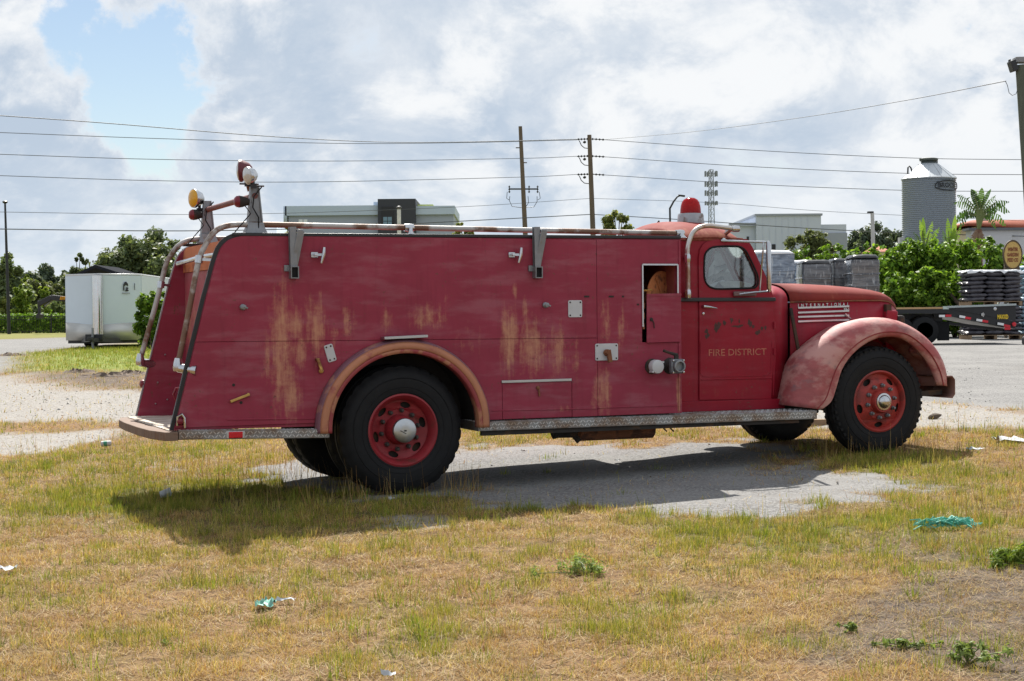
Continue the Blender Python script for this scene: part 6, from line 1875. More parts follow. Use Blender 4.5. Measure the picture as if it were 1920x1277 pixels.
for px in (600, 640, 680, 800, 825):
    mb = MB(); a = at(px, 416, Y).x - XL; LBOX(mb, a - .6, a + .6, .29, .35, 4.5, 6.5); mb.ob('window', MATS['sky blue pane'], bld)

# ------------------------------------------------------------------ pale warehouse right of the cab
Y = 120.0; X0, X1, X2, X3 = (at(q, 430, Y).x for q in (1378, 1418, 1502, 1590)); g0 = float(gz(X0, Y))
wh = E('warehouse', 'pale grey flat roofed warehouse behind the stacked pallets', 'building', (X0, Y, g0))
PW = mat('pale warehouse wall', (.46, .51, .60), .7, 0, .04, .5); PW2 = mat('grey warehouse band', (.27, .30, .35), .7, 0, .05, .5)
zA, zB, zC = (zpx(1450, q, Y) - g0 for q in (405, 422, 421))
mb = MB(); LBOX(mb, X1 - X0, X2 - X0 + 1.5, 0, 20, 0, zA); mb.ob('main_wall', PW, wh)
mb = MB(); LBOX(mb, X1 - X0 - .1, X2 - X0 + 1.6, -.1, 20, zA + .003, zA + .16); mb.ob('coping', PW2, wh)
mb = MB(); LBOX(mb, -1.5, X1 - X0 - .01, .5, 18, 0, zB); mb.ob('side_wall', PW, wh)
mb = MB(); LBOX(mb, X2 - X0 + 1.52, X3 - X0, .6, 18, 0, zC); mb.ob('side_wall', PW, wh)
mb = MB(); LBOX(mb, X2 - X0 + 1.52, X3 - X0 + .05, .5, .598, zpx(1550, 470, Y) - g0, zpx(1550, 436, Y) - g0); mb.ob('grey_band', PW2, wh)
for a, b, c, d in ((1402, 1406, 443, 451), (1447, 1454, 458, 470)):
    mb = MB(); xa, xb = at(a, 450, Y).x - X0, at(b, 450, Y).x - X0; LBOX(mb, xa, xb, (-.05 if a > 1418 else .44), (-.003 if a > 1418 else .497), zpx(a, d, Y) - g0, zpx(a, c, Y) - g0); mb.ob('window', MATS['window frame dark'], wh)
mb = MB(); LBOX(mb, -.4, X1 - X0 - .02, .2, .497, zB + .01, zB + .2); mb.ob('canopy_edge', PW2, wh)
for k in range(8):
    xx = X1 - X0 + .5 + k * (X2 - X1) / 7; mb = MB(); mb.box((xx, -.012, zA / 2), (.03, .02, zA - .1)); mb.ob('panel_joint', PW, wh)
Y = 100.0; b = base_at(1240, Y); o = E('roof_shed', 'grey box roof just left of the cab roof', 'building', tuple(b))
mb = MB(); w2 = 12 * sc_(Y); mb.add([(-w2, 0, 0), (w2, 0, 0), (w2, 5, 0), (-w2, 5, 0), (-w2, 0, zpx(1228, 425, Y) - b.z), (w2, 0, zpx(1228, 419, Y) - b.z), (w2, 5, zpx(1228, 419, Y) - b.z), (-w2, 5, zpx(1228, 425, Y) - b.z)], [(0, 1, 5, 4), (1, 2, 6, 5), (2, 3, 7, 6), (3, 0, 4, 7), (4, 5, 6, 7)]); mb.ob('wall', PW2, o)
mb = MB(); mb.add([(-w2 - .2, -.2, zpx(1228, 425, Y) - b.z + .02), (w2 + .2, -.2, zpx(1228, 419, Y) - b.z + .02), (w2 + .2, 5.2, zpx(1228, 419, Y) - b.z + .02), (-w2 - .2, 5.2, zpx(1228, 425, Y) - b.z + .02)], [(0, 1, 2, 3)]); mb.ob('roof', CH, o, thick=.1)

# ------------------------------------------------------------------ silo
Y = 90.0; sb = base_at(1742.5, Y); silo = E('grain_silo', 'corrugated grey steel silo with a pale cone roof', 'silo', tuple(sb))
rs_ = 49.5 * sc_(Y); zw = zpx(1742, 336, Y) - sb.z
prof = [(rs_, 1.2)]
n = 64
for i in range(n * 4 + 1):
    z = 1.2 + (zw - 1.2) * i / (n * 4); prof.append((rs_ - .02 + .03 * math.cos(i * math.pi / 2), z))
mb = MB(); mb.lathe(prof, (0, 0, 0), (0, 0, 1), 96); mb.ob('wall', mat('corrugated galvanised', (.29, .33, .375), .5, .3, .04, .5, rvar=.02), silo, smooth=80)
mb = MB(); zc = zpx(1742, 307, Y) - sb.z; rc = 16 * sc_(Y)
mb.lathe([(rs_ + .04, zw - .02), (rs_ + .04, zw + .02), (rc, zc)], (0, 0, 0), (0, 0, 1), 40); rf_ = mb.ob('cone_roof', mat('pale silo roof', (.48, .51, .54), .45, .5, .08, 1), silo, smooth=20)
for k in range(14):
    a = k * 2 * math.pi / 14; mb = MB(); mb.bar((math.cos(a) * (rs_ + .05), math.sin(a) * (rs_ + .05), zw + .025), (math.cos(a) * rc, math.sin(a) * rc, zc + .005), .03, .02); mb.ob('roof_rib', MATS['pale silo roof'], rf_)
mb = MB(); mb.lathe([(rc + .02, zc - .05), (rc - .08, zc + .12), (rc + .02, zc + .16), (rc + .04, zc + .28), (rc - .1, zc + .32), (.001, zc + .36)], (0, 0, 0), (0, 0, 1), 24); mb.ob('cap', mat('dark silo cap', (.07, .085, .085), .6, .3, .2, 3), silo)
for k in range(6):
    a = k * math.pi / 3 + .4; mb = MB(); mb.bar((math.cos(a) * rs_ * .8, math.sin(a) * rs_ * .8, 1.25), (math.cos(a) * rs_ * .9, math.sin(a) * rs_ * .9, -.2), .16, .16); mb.ob('leg', STEEL, silo)
mb = MB(); mb.lathe([(rs_, 1.22), (.3, .3)], (0, 0, 0), (0, 0, 1), 28); mb.ob('hopper', MATS['corrugated galvanised'], silo)
S_ = lambda px, py, dy=0.0: at(px, py, Y) - sb + Vector((0, dy, 0))
mb = MB(); mb.tube([S_(1702, 328), S_(1702.5, 314), S_(1705, 311.5), S_(1708, 315), S_(1710, 321)], .045, 8); mb.ob('vent_pipe', DKMET, silo)
mb = MB(); mb.tube([S_(1723, 309), S_(1721, 313)], .05, 6); mb.tube([S_(1757, 298), S_(1757, 306)], .04, 6); mb.ob('hatch_rod', DKMET, silo)
# badge: long hexagonal outline with the maker's name, wrapped on the wall
def on_wall(px, py, off=.03):
    x = S_(px, py).x; z = S_(px, py).z; x = max(-rs_ * .99, min(rs_ * .99, x)); return Vector((x * (1 + off / rs_), -math.sqrt(max(.01, rs_ ** 2 - x * x)) - off, z))


BADGE = mat('badge black', (.012, .014, .02), .5)
hexa = [(1740.5, 350), (1747, 344.8), (1766, 342.2), (1783, 343.7), (1787.5, 348.5), (1787.5, 354), (1782, 357.6), (1766, 359.8), (1748, 358), (1740.5, 355), (1740.5, 350)]
hexa = catmull([(float(a), float(b)) for a, b in hexa], 50)
mb = MB(); mb.tube([on_wall(a, b, .03) for a, b in hexa], .028, 5); mb.ob('badge_frame', BADGE, silo)
me = text_mesh('BROCK', .36, .004, .004, 1.0)
tw_ = width_of(me); xa, xb = 1745.5, 1783.5
for v in me.vertices:
    f_ = (v.co.x + tw_ / 2) / tw_; hgt = v.co.y; q = on_wall(xa + (xb - xa) * f_, 351.2, .03 + v.co.z); v.co = (q.x, q.y, q.z + hgt)
link('lettering', me, BADGE, silo)
mb = MB(); x_ = S_(1688, 450).x; mb.bar((x_, -.3, 0), (x_, -.3, zpx(1688, 446, Y) - sb.z), .5, .3); mb.bar((x_ + .35, -.3, 0), (x_ + .35, -.3, zpx(1688, 442, Y) - sb.z), .1, .1); mb.ob('elevator_leg', mat('pale duct metal', (.40, .41, .43), .6, .2, .15, 2), silo)

# ------------------------------------------------------------------ building with the tiled roof
Y = 92.0; X0 = at(1822, 430, Y).x; X1 = at(1990, 430, Y).x; g0 = float(gz(X0, Y))
th = E('stucco_building', 'cream stucco building with red tiled hip roof and a small cupola', 'building', (X0, Y, g0))
CRM = mat('cream stucco', (.62, .57, .50), .85, 0, .05, 1); zE = zpx(1870, 421, Y) - g0; zR = zpx(1885, 405, Y) - g0; zL = zpx(1850, 433, Y) - g0
WD = X1 - X0
mb = MB(); LBOX(mb, .4, WD, .5, 12, 0, zE - .1); mb.ob('upper_wall', CRM, th)
mb = MB(); LBOX(mb, -.2, WD, -.6, .49, 0, zL); lwall = mb.ob('lower_wall', mat('grey white stucco', (.52, .53, .56), .85, 0, .05, 1), th)
mb = MB(); LBOX(mb, -.4, WD, -.8, .48, zL + .003, zL + .14); mb.ob('ledge', mat('dark ledge', (.12, .13, .15), .7), th)
xr = at(1885, 405, Y).x - X0
TILE = mat('red roof tile', (.33, .085, .045), .8, 0, .2, 2.0, stretch=(6, 1, 1), bump=.3, bsc=12)
mb = MB(); mb.add([(-.3, 0, zE), (WD, 0, zE - .3), (WD, 12.5, zE), (-.3, 12.5, zE), (xr - .4, 5, zR), (WD, 5, zR)], [(0, 1, 5, 4), (2, 3, 4, 5), (3, 0, 4)]); mb.ob('roof', TILE, th, thick=.12)
mb = MB(); cx = at(1883, 400, Y).x - X0; z0, z1 = zpx(1883, 406, Y) - g0, zpx(1883, 393.5, Y) - g0
cw_ = 7.5 * sc_(Y)
mb = MB()
for sx in (-1, 0, 1):
    for sy in (-1, 1): mb.box((cx + sx * cw_ * .9, 4.2 + sy * cw_ * .9, (z0 + z1) / 2), (.1, .1, z1 - z0))
LBOX(mb, cx - cw_, cx + cw_, 4.2 - cw_, 4.2 + cw_, z0 - .3, z0 + .1); LBOX(mb, cx - cw_ * .8, cx + cw_ * .8, 4.2 - cw_ * .8, 4.2 + cw_ * .8, z0, z1); cp_ = mb.ob('cupola', CRM, th)
for sx in (-.45, .45): mb = MB(); LBOX(mb, cx + sx * cw_ - .1, cx + sx * cw_ + .1, 4.2 - cw_ * .85, 4.2 - cw_ * .81, z0 + .12, z1 - .05); mb.ob('louver', MATS['window frame dark'], cp_)
mb = MB(); mb.add([(cx - cw_ * 1.5, 4.2 - cw_ * 1.5, z1), (cx + cw_ * 1.5, 4.2 - cw_ * 1.5, z1), (cx + cw_ * 1.5, 4.2 + cw_ * 1.5, z1), (cx - cw_ * 1.5, 4.2 + cw_ * 1.5, z1), (cx, 4.2, z1 + .32)], [(0, 1, 4), (1, 2, 4), (2, 3, 4), (3, 0, 4), (3, 2, 1, 0)]); mb.ob('cupola_roof', MATS['grey white stucco'], th)
# small far roof by the dark trees
Y = 125.0; b = base_at(1652, Y); o = E('far_house', 'far pale house with a red roof below the dark trees', 'house', tuple(b)); zq = zpx(1652, 472, Y) - b.z
mb = MB(); LBOX(mb, -.5, .5, 0, 3, 0, zq); mb.ob('wall', CRM, o)
mb = MB(); mb.add([(-.8, -.3, zq), (.8, -.3, zq), (.8, 3.3, zq), (-.8, 3.3, zq), (-.3, 1.5, zq + .5), (.3, 1.5, zq + .5)], [(0, 1, 5, 4), (1, 2, 5), (2, 3, 4, 5), (3, 0, 4)]); mb.ob('roof', TILE, o)

# ------------------------------------------------------------------ trees seen over and right of the truck
px_tree('young_tree', 'thin young tree showing above the roof rail left of the utility poles', 872, 391, 62, 82, 4600, .08, G_YOUNG * 1.3, 81, [(-.1, .9, .10, .05), (.1, .86, .14, .06), (-.15, .78, .25, .1), (.2, .78, .22, .09), (0, .65, .35, .12)], clumps=24, shell=.3)
px_tree('young_tree', 'small airy tree right of the insulator pole', 1157, 373, 72, 78, 5200, .085, G_YOUNG * 1.3, 82, [(0, .92, .16, .06), (-.2, .84, .2, .08), (.2, .84, .2, .08), (0, .78, .36, .09), (.05, .66, .4, .1)], clumps=30, shell=.3)
px_tree('young_tree', 'little tuft of leaves beside the left ladder hanger', 545, 398, 62, 30, 1300, .08, G_YOUNG * 1.4, 83, [(0, .92, .3, .05), (.1, .82, .4, .07)], clumps=9, shell=.3)
px_tree('young_tree', 'olive green tree in front of the warehouse', 1525, 402, 70, 112, 15000, .085, G_OLIVE * 1.35, 84, [(-.03, .9, .10, .09), (.18, .87, .09, .08), (-.2, .78, .24, .12), (.0, .8, .25, .12), (.1, .78, .2, .12), (.3, .72, .18, .1), (-.25, .62, .25, .14), (.1, .6, .35, .15), (-.05, .4, .45, .2)], clumps=60, shell=.3)
px_tree('dark_tree', 'dense dark tree right of the concrete street light', 1655, 402, 132, 84, 7000, .2, G_DARK * 1.1, 85, [(-.1, .82, .3, .15), (.25, .76, .28, .16), (-.3, .7, .25, .15), (0, .55, .48, .25)], clumps=44)
px_tree('dark_tree', 'dark tree left of the concrete street light', 1612, 412, 138, 50, 3600, .2, G_DARK * 1.1, 86, clumps=26)

# clipped-looking hedge of bright leafy shrubs
HG = 'bright green hedge shrubs'
for i, (px, yt, Y, wm, hm, n, lb) in enumerate([
        (1512, 474, 58, 2.0, 0, 3200, 'hedge shrub behind the left wrapped pallets'), (1575, 470, 58, 2.2, 0, 3600, 'hedge shrub behind the middle wrapped pallets'), (1640, 470, 57.5, 2.0, 0, 3600, 'hedge shrub below the concrete street light'),
        (1668, 480, 55, 1.7, 0, 4200, 'hedge shrub just right of the last wrapped pallet'), (1712, 458, 55.5, 2.0, 0, 5200, 'tall bright shrub under the banana leaves'), (1762, 462, 55, 2.0, 0, 5200, 'tall bright shrub in front of the silo foot'),
        (1812, 460, 55.5, 1.9, 0, 4800, 'bright shrub below the bird of paradise plant'), (1858, 458, 56, 1.6, 0, 4200, 'bright shrub left of the oval sign'), (1930, 486, 56, 1.6, 0, 2400, 'bright shrub right of the oval sign'),
        (1690, 520, 53.2, 1.3, 0, 3000, 'lower shrub with bare stems beside the truck nose'), (1745, 510, 53, 1.5, 0, 3600, 'lower bright shrub above the flatbed deck'), (1795, 515, 53, 1.2, 0, 2600, 'lower bright shrub left of the dark bag stack')]):
    b = base_at(px, Y); H = zpx(px, yt, Y) - b.z
    shrub('hedge_shrub', lb, 'shrub', tuple(b), wm, 1.7, H, n, .105, G_HEDGE, group=HG, seed=120 + i, aspect=1.9, clumps=40)
b = base_at(1790, 53); mb = MB(); q0 = at(1758, 537, 53) - b; q1 = at(1800, 572, 52.6) - b
o = E('fallen_branch', 'bare grey branch slanting down through the bright shrubs', 'branch', tuple(b)); mb.tube([q0, q0.lerp(q1, .5) + Vector((0, 0, .08)), q1, Vector((.5, 0, -.05))], [.06, .07, .08, .08], 8); mb.ob('limb', BARK, o)


# ------------------------------------------------------------------ bird of paradise and banana plants
def big_leaf(mb, base, tip, width, bend, split, r, side=None):
    """long blade with a midrib, torn into segments when split > 0"""
    base, tip = Vector(base), Vector(tip); d = tip - base; L = d.length
    sd = side if side else d.cross(Vector((0, 1, .2))).normalized()
    n = 11; pts = []
    for i in range(n + 1):
        s = i / n; pts.append(base.lerp(tip, s) + Vector((0, 0, bend * math.sin(s * math.pi) * L)))
    wid = [width * max(.02, math.sin(min(1, .08 + s * .95) * math.pi) ** .6) for s in np.linspace(0, 1, n + 1)]
    for sg in (-1, 1):
        for i in range(n):
            k = 1 - split * r.uniform(.25, .7); dr = Vector((0, 0, -split * wid[i] * r.uniform(.3, 1.0)))
            a, b = pts[i], pts[i].lerp(pts[i + 1], k)
            w0, w1 = wid[i] / 2, wid[i + 1] / 2 * (1 if split < .3 else .9)
            fold = Vector((0, 0, .18 * w0))
            mb.add([a, b, b + sd * sg * w1 + fold + dr, a + sd * sg * w0 + fold + dr * .8], [(0, 1, 2, 3)])


def big_plant(label, name, px, Y, leaves_px, stem_px, mt_l, seed, trunk=True):
    r = np.random.default_rng(seed); b = base_at(px, Y); root = E(name, label, 'plant', tuple(b))
    Lp = lambda q, dy=0.0: at(q[0], q[1], Y) - b + Vector((0, dy, 0))
    for i, (a, t, w, bend, split) in enumerate(leaves_px):
        dy = r.uniform(-.35, .35)
        mb = MB(); big_leaf(mb, Lp(a), Lp(t, dy), w, bend, split, r, Vector((r.uniform(.6, 1), r.uniform(-.7, .3), .1)).normalized() if abs(t[0] - a[0]) < 14 else None)
        lf = mb.ob('leaf', mt_l[i % len(mt_l)], root, smooth=30)
        mb = MB(); s = Lp(stem_px); e_ = Lp(a); mb.tube([s, s.lerp(e_, .6) + Vector((0, 0, .05)), e_, e_.lerp(Lp(t, dy), .5) + Vector((0, 0, bend * (e_ - Lp(t, dy)).length))], [.06, .045, .03, .012], 6); mb.ob('leaf_stalk', MATS['plant stalk'], lf)
    if trunk:
        mb = MB(); s = Lp(stem_px); mb.tube([(0, 0, -.1), (s.x * .5, 0, s.z * .5), s], [.16, .15, .13], 10); mb.ob('trunk', mat('fibrous trunk', (.14, .075, .05), .95, 0, .4, 4, stretch=(3, 3, 8), bump=.5), root)
        for k in range(7):
            a = r.uniform(-.5, .5); mb = MB(); big_leaf(mb, s + Vector((a * .3, -.1, -.05)), s + Vector((a * 1.1, -.25, -r.uniform(.6, 1.1))), .18, .05, .5, r); mb.ob('dead_leaf', mat('dead leaf', (.20, .13, .085), .9, 0, .3, 5), root, smooth=0)
    return root


def flat_leaf(name, col, tcol):
    mt = bpy.data.materials.new(name); mt.use_nodes = True; t = NT(mt.node_tree); tc = t.n('ShaderNodeTexCoord').outputs['Object']
    c = t.mix(t.noise(tc, 3, 4), (*[q * .75 for q in col], 1), (*[q * 1.25 for q in col], 1))
    b = t.n('ShaderNodeBsdfPrincipled', _Base_Color=c, _Roughness=.4); tr = t.n('ShaderNodeBsdfTranslucent', _Color=(*tcol, 1)); mx = t.n('ShaderNodeMixShader', _0=.35)
    t.set(mx.inputs[1], b.outputs[0]); t.set(mx.inputs[2], tr.outputs[0]); t.n('ShaderNodeOutputMaterial', _Surface=mx.outputs[0]); return mt


mat('plant stalk', (.13, .16, .05), .6, 0, .2, 3)
DG = [flat_leaf('dark paddle leaf', (.03, .07, .02), (.05, .11, .015)), flat_leaf('mid paddle leaf', (.045, .10, .022), (.09, .17, .02))]
LG = [flat_leaf('bright paddle leaf', (.09, .18, .025), (.20, .33, .03)), flat_leaf('yellow green paddle leaf', (.13, .22, .03), (.26, .40, .04)), DG[1]]
rb = np.random.default_rng(15); fr_ = []
for k in range(15):
    a_ = R(-40 + 260 * (k + .5) / 15 + rb.normal(0, 6)); up_ = max(0.0, math.sin(a_)); Lp_ = rb.uniform(36, 54)
    bx, by = 1838 + 8 * math.cos(a_), 402 - 12 * max(-.2, math.sin(a_))
    drop = (1 - up_) * rb.uniform(10, 30)
    fr_.append(((bx, by), (bx + Lp_ * .95 * math.cos(a_), by - Lp_ * math.sin(a_) * (.95 if up_ > 0 else .5) + drop * .6), rb.uniform(.24, .34), .05 + .28 * (1 - up_), .12 if up_ > .8 else rb.uniform(.65, .95)))
big_plant('tall bird of paradise plant with drooping torn fronds beside the silo', 'bird_of_paradise', 1838, 65, fr_, (1835, 430), DG, 5)
big_plant('bright banana like plant in front of the silo base, left one', 'banana_plant', 1735, 60, [((1731, 455), (1731, 407), .2, 0, .1), ((1738, 452), (1746, 414), .24, .0, .5), ((1728, 460), (1716, 434), .24, .12, .7), ((1742, 458), (1758, 426), .22, .06, .6), ((1733, 456), (1722, 412), .2, .02, .4), ((1735, 462), (1704, 462), .3, .25, .7), ((1740, 466), (1764, 452), .3, .15, .6)], (1735, 490), LG, 6, False)
big_plant('bright banana like plant between silo and bird of paradise', 'banana_plant', 1782, 60.5, [((1780, 458), (1778, 408), .22, 0, .2), ((1786, 455), (1792, 402), .22, 0, .1), ((1776, 460), (1766, 430), .24, .05, .6), ((1790, 458), (1802, 424), .24, .05, .6), ((1784, 470), (1787, 428), .3, 0, .1), ((1778, 470), (1760, 455), .3, .2, .7)], (1783, 492), LG, 7, False)

# ------------------------------------------------------------------ oval sign
Y = 51.6; c0 = at(1898.5, 478, Y); b = Vector((c0.x, Y, float(gz(c0.x, Y))))
sg = E('oval_sign', 'carved golden wooden oval sign on posts above the bag stack', 'sign', tuple(b)); zc = c0.z - b.z
rx, rz = 17.5 * sc_(Y), 27 * sc_(Y)
ell = lambda k, n=40: [(rx * k * math.cos(a), zc + rz * k * math.sin(a)) for a in np.linspace(0, 2 * math.pi, n, endpoint=False)]
GOLD = mat('golden sign wood', (.46, .31, .10), .6, 0, .2, 5, stretch=(8, 1, 1), bump=.2)
mb = MB(); mb.plate(ell(.93), [], -.03, .03); bo = mb.ob('board', GOLD, sg)
mb = MB(); mb.plate(ell(1.04), [rev(ell(.93))], -.045, .045); mb.ob('rim', mat('dark sign rim', (.07, .045, .025), .6, 0, .2, 5), sg)
for i, (wd_, dz, szx) in enumerate((('WINTER', .17, .33), ('GARDEN', 0, .36), ('FEED CO', -.17, .34))):
    me = text_mesh(wd_, .14, .006, .004); k = szx / width_of(me); me.transform(Matrix.Translation((0, -.036, zc + dz)) @ ROTX @ Matrix.Diagonal((k, 1.15, 1, 1))); link('lettering', me, mat('brown carved letters', (.20, .055, .025), .7), bo)
for s in (-1, 1): mb = MB(); mb.box((s * .2, .09, (zc + .2) / 2), (.09, .08, zc + .2)); mb.ob('post', WOODPOLE, sg)


# ------------------------------------------------------------------ pallets of bags
def bag_mesh(lx, ly, lz, seed):
    r = np.random.default_rng(seed); mb = MB(); rows = []
    for i in range(9):
        s = i / 8 * 2 - 1; k = (1 - abs(s) ** 5) ** .5 if abs(s) < 1 else .12
        k = max(k, .18); row = []
        for j in range(12):
            a = 2 * math.pi * j / 12; cy, cz = math.cos(a), math.sin(a)
            y = math.copysign(abs(cy) ** .6, cy) * ly / 2 * (.9 + .1 * k); z = math.copysign(abs(cz) ** .75, cz) * lz / 2 * k
            row.append((s * lx / 2, y + r.normal(0, .006), z + r.normal(0, .006)))
        rows.append(row)
    mb.grid(rows, closeu=True); mb.f.append(tuple(range(11, -1, -1))); mb.f.append(tuple(96 + k for k in range(12)))
    return mb.mesh('bag', 60)


PLW = mat('pallet wood', (.26, .18, .11), .9, 0, .3, 4)


def pallet(parent, w, d, z):
    for k in range(5):
        mb = MB(); mb.box((0, -d / 2 + .06 + k * (d - .12) / 4, z + .13), (w, .1, .02)); mb.ob('pallet_board', PLW, parent)
    for k in range(3):
        mb = MB(); mb.box((-w / 2 + .05 + k * (w - .1) / 2, 0, z + .06), (.09, d, .115)); mb.ob('pallet_block', PLW, parent)


def bag_stack(label, px, Y, w, d, nrow, tiers, mt, lz=.125, seed=0, ncol=3, top=None):
    b = base_at(px, Y); root = E('bag_stack', label, 'bag stack', tuple(b), 0)
    r = np.random.default_rng(seed); ms = [bag_mesh(w / ncol * 1.04, d / 2 * 1.02, lz * 1.12, seed + k) for k in range(4)]
    z = 0.0
    for t_ in range(tiers):
        pallet(root, w, d, z); z += .145
        for i in range(nrow):
            for j in range(ncol):
                for k in (0, 1):
                    me = ms[r.integers(0, 4)]; o = link('bag', me, mt, root)
                    o.location = (-w / 2 + w * (j + .5) / ncol + r.normal(0, .012) + (.03 if i % 2 else -.03), (-.25 + .5 * k) * d + r.normal(0, .015), z + lz * (i + .5)); o.rotation_euler = (r.normal(0, .03), r.normal(0, .045), r.normal(0, .04))
        z += nrow * lz
    return root, z


BAGD = mat('dark grey bag plastic', (.075, .072, .085), .38, 0, .25, 6, bump=.25, bsc=18)
rt, z = bag_stack('pallet stack of dark grey bags behind the flatbed under a white sheet', 1857, 50, 1.66, 1.1, 7, 2, BAGD, .128, 3)
# white crumpled sheet on top
r = np.random.default_rng(9); mb = MB(); rows = []
for i in range(15):
    row = []
    for j in range(13):
        x, y = (i / 14 - .5) * 1.76, (j / 12 - .5) * 1.22; e_ = max(abs(x) / .83, abs(y) / .56)
        row.append((x, y, z + .045 + .05 * fbm(x * 5 + 3, y * 5, 7, 3) - (.10 * max(0, e_ - .98) / .14 if e_ > .98 else 0) * r.uniform(.2, 1.6)))
    rows.append(row)
mb.grid(rows); mb.ob('plastic_sheet', mat('white plastic sheet', (.75, .76, .78), .35, 0, .05, 6), rt, thick=.004)
bag_stack('pallet stack of pale blue bags at the right edge', 1944, 50.5, 1.25, 1.1, 9, 1, mat('pale blue bag plastic', (.30, .42, .52), .4, 0, .2, 6, bump=.25, bsc=18), .128, 4)
bag_stack('second tier of pale blue bags seen above the dark bag stack edge', 1950, 52.2, 1.25, 1.1, 8, 2, MATS['pale blue bag plastic'], .128, 14)


def wrap_mat(name, a, b, c):
    mt = bpy.data.materials.new(name); mt.use_nodes = True; t = NT(mt.node_tree); tc = t.n('ShaderNodeTexCoord').outputs['Object']
    n1 = t.noise(t.mapping(tc, (1.2, 1.2, 6)), 2.2, 5, .6); n2 = t.noise(t.mapping(tc, (7, 7, 1.5)), 2.5, 4)
    col = t.mix(t.ramp(n1, .35, .65), (*a, 1), (*b, 1)); col = t.mix(t.ramp(n2, .55, .7), col, (*c, 1))
    p = t.n('ShaderNodeBsdfPrincipled', _Base_Color=col, _Roughness=.22); bp = t.n('ShaderNodeBump', _Strength=.5, _Distance=.03, _Height=t.noise(t.mapping(tc, (3, 3, 9)), 3, 5)); t.set(p.inputs['Normal'], bp.outputs[0])
    p.inputs['Coat Weight'].default_value = .5; p.inputs['Coat Roughness'].default_value = .15
    t.n('ShaderNodeOutputMaterial', _Surface=p.outputs[0]); return mt


WR1 = wrap_mat('grey stretch wrap', (.06, .065, .08), (.16, .165, .18), (.33, .35, .38)); WR2 = wrap_mat('blue stretch wrap', (.09, .12, .17), (.25, .31, .40), (.48, .53, .58))


def wrapped(label, px0, px1, ytop, Y, mt, seed, dome=.1):
    px = (px0 + px1) / 2; b = base_at(px, Y); root = E('wrapped_pallet', label, 'pallet load', tuple(b), 0, 'wrapped pallet loads')
    w = (px1 - px0) * sc_(Y); H = zpx(px, ytop, Y) - b.z; d = 1.1
    pallet(root, w, d, 0); r = np.random.default_rng(seed); rows = []
    loop = []
    for sx, sy, a0 in ((1, 1, 0), (-1, 1, 90), (-1, -1, 180), (1, -1, 270)):
        for a in (0, 30, 60, 90): loop.append((sx * (w / 2 - .08) + .08 * math.cos(R(a0 + a)), sy * (d / 2 - .08) + .08 * math.sin(R(a0 + a))))
    nz = 16; mid = None
    for i in range(nz + 1):
        z = .14 + (H - dome - .14) * i / nz; bul = .03 * math.sin(i * math.pi / 2.2 + seed) + .015
        rows.append([(x * (1 + bul * .6 + r.normal(0, .006)), y * (1 + bul * .6 + r.normal(0, .006)), z + r.normal(0, .008)) for x, y in loop])
    for k, zz in ((.86, .45), (.6, .8), (.3, .97), (.02, 1.0)): rows.append([(x * k + r.normal(0, .01), y * k, H - dome + dome * zz + r.normal(0, .012)) for x, y in loop])
    mb = MB(); mb.grid(rows, closeu=True); mb.ob('wrapped_load', mt, root, smooth=50)
    for i in range(6):
        zz = .3 + (H - .5) * i / 6; mb = MB(); mb.tube([(x * 1.035, y * 1.035, zz + .02 * math.sin(k)) for k, (x, y) in enumerate(loop)], .02, 4, closed=True); mb.ob('wrap_fold', mt, root)
    mb = MB()
    mb.grid([[(x * w * 1.02, y * d * 1.02, H + .012 + .03 * fbm(x * 4 + seed, y * 4, 5, 2) - .10 * max(0, max(abs(x), abs(y)) - .42) / .08) for x in np.linspace(-.5, .5, 9)] for y in np.linspace(-.5, .5, 9)])
    mb.ob('top_sheet', mat('black top sheet', (.05, .052, .058), .3, 0, .2, 5) if seed % 2 else MATS['white plastic sheet'], root, thick=.004)


wrapped('tall blue wrapped pallet load right behind the mirror', 1405, 1485, 472, 47, WR2, 2)
wrapped('pale narrow wrapped load between the blue one and the dark one', 1478, 1512, 490, 50, WR2, 4)
wrapped('dark wrapped pallet load with a flat black top', 1499, 1554, 490, 47.5, WR1, 1)
wrapped('dark wrapped pallet load with pale bands, second from the right', 1556, 1597, 487, 48.5, WR1, 3)
wrapped('rightmost wrapped pallet load with a domed black top', 1590, 1642, 480, 47, WR1, 5, .16)

# ------------------------------------------------------------------ flatbed trailer
Y = 42.6; b = base_at(1735, Y); fb = E('flatbed_trailer', 'black flatbed trailer with wooden deck and raised ramp tail', 'trailer', tuple(b)); FBP = mat('flatbed black', (.016, .017, .02), .35, 0, .2, 4)
Lf = lambda px, py, dy=0.0: at(px, py, Y) - b + Vector((0, dy, 0))
zt_, zk = Lf(1740, 576).z, Lf(1740, 584).z
xa, xd, xe = Lf(1560, 580).x, Lf(1777, 580).x, Lf(1905, 580).x; DW = 2.5
for i in range(12):
    mb = MB(); y = .1 + i * (DW - .2) / 12; LBOX(mb, xa, xd, y + .005, y + (DW - .2) / 12 - .005, zt_ - .05, zt_ - .004 * (i % 3)); mb.ob('deck_plank', mat('fresh deck timber', (.42, .27, .13), .7, 0, .2, 3, stretch=(1, 8, 8)), fb)
mb = MB(); mb.bar((xa, .04, zt_ - .11), (xd + .05, .04, zt_ - .11), .08, .12); mb.ob('side_rail', FBP, fb)
mb = MB(); LBOX(mb, xa, xd, .012, .028, zt_ - .045, zt_ - .0); mb.ob('rub_rail', mat('rub rail timber', (.45, .29, .15), .7, 0, .25, 3, stretch=(1, 5, 5)), fb)  # plain timber strip along the near edge of the deck
for yy in (.6, 1.9): mb = MB(); mb.bar((xa, yy, zt_ - .32), (xd, yy, zt_ - .32), .12, .28); mb.ob('main_beam', FBP, fb)
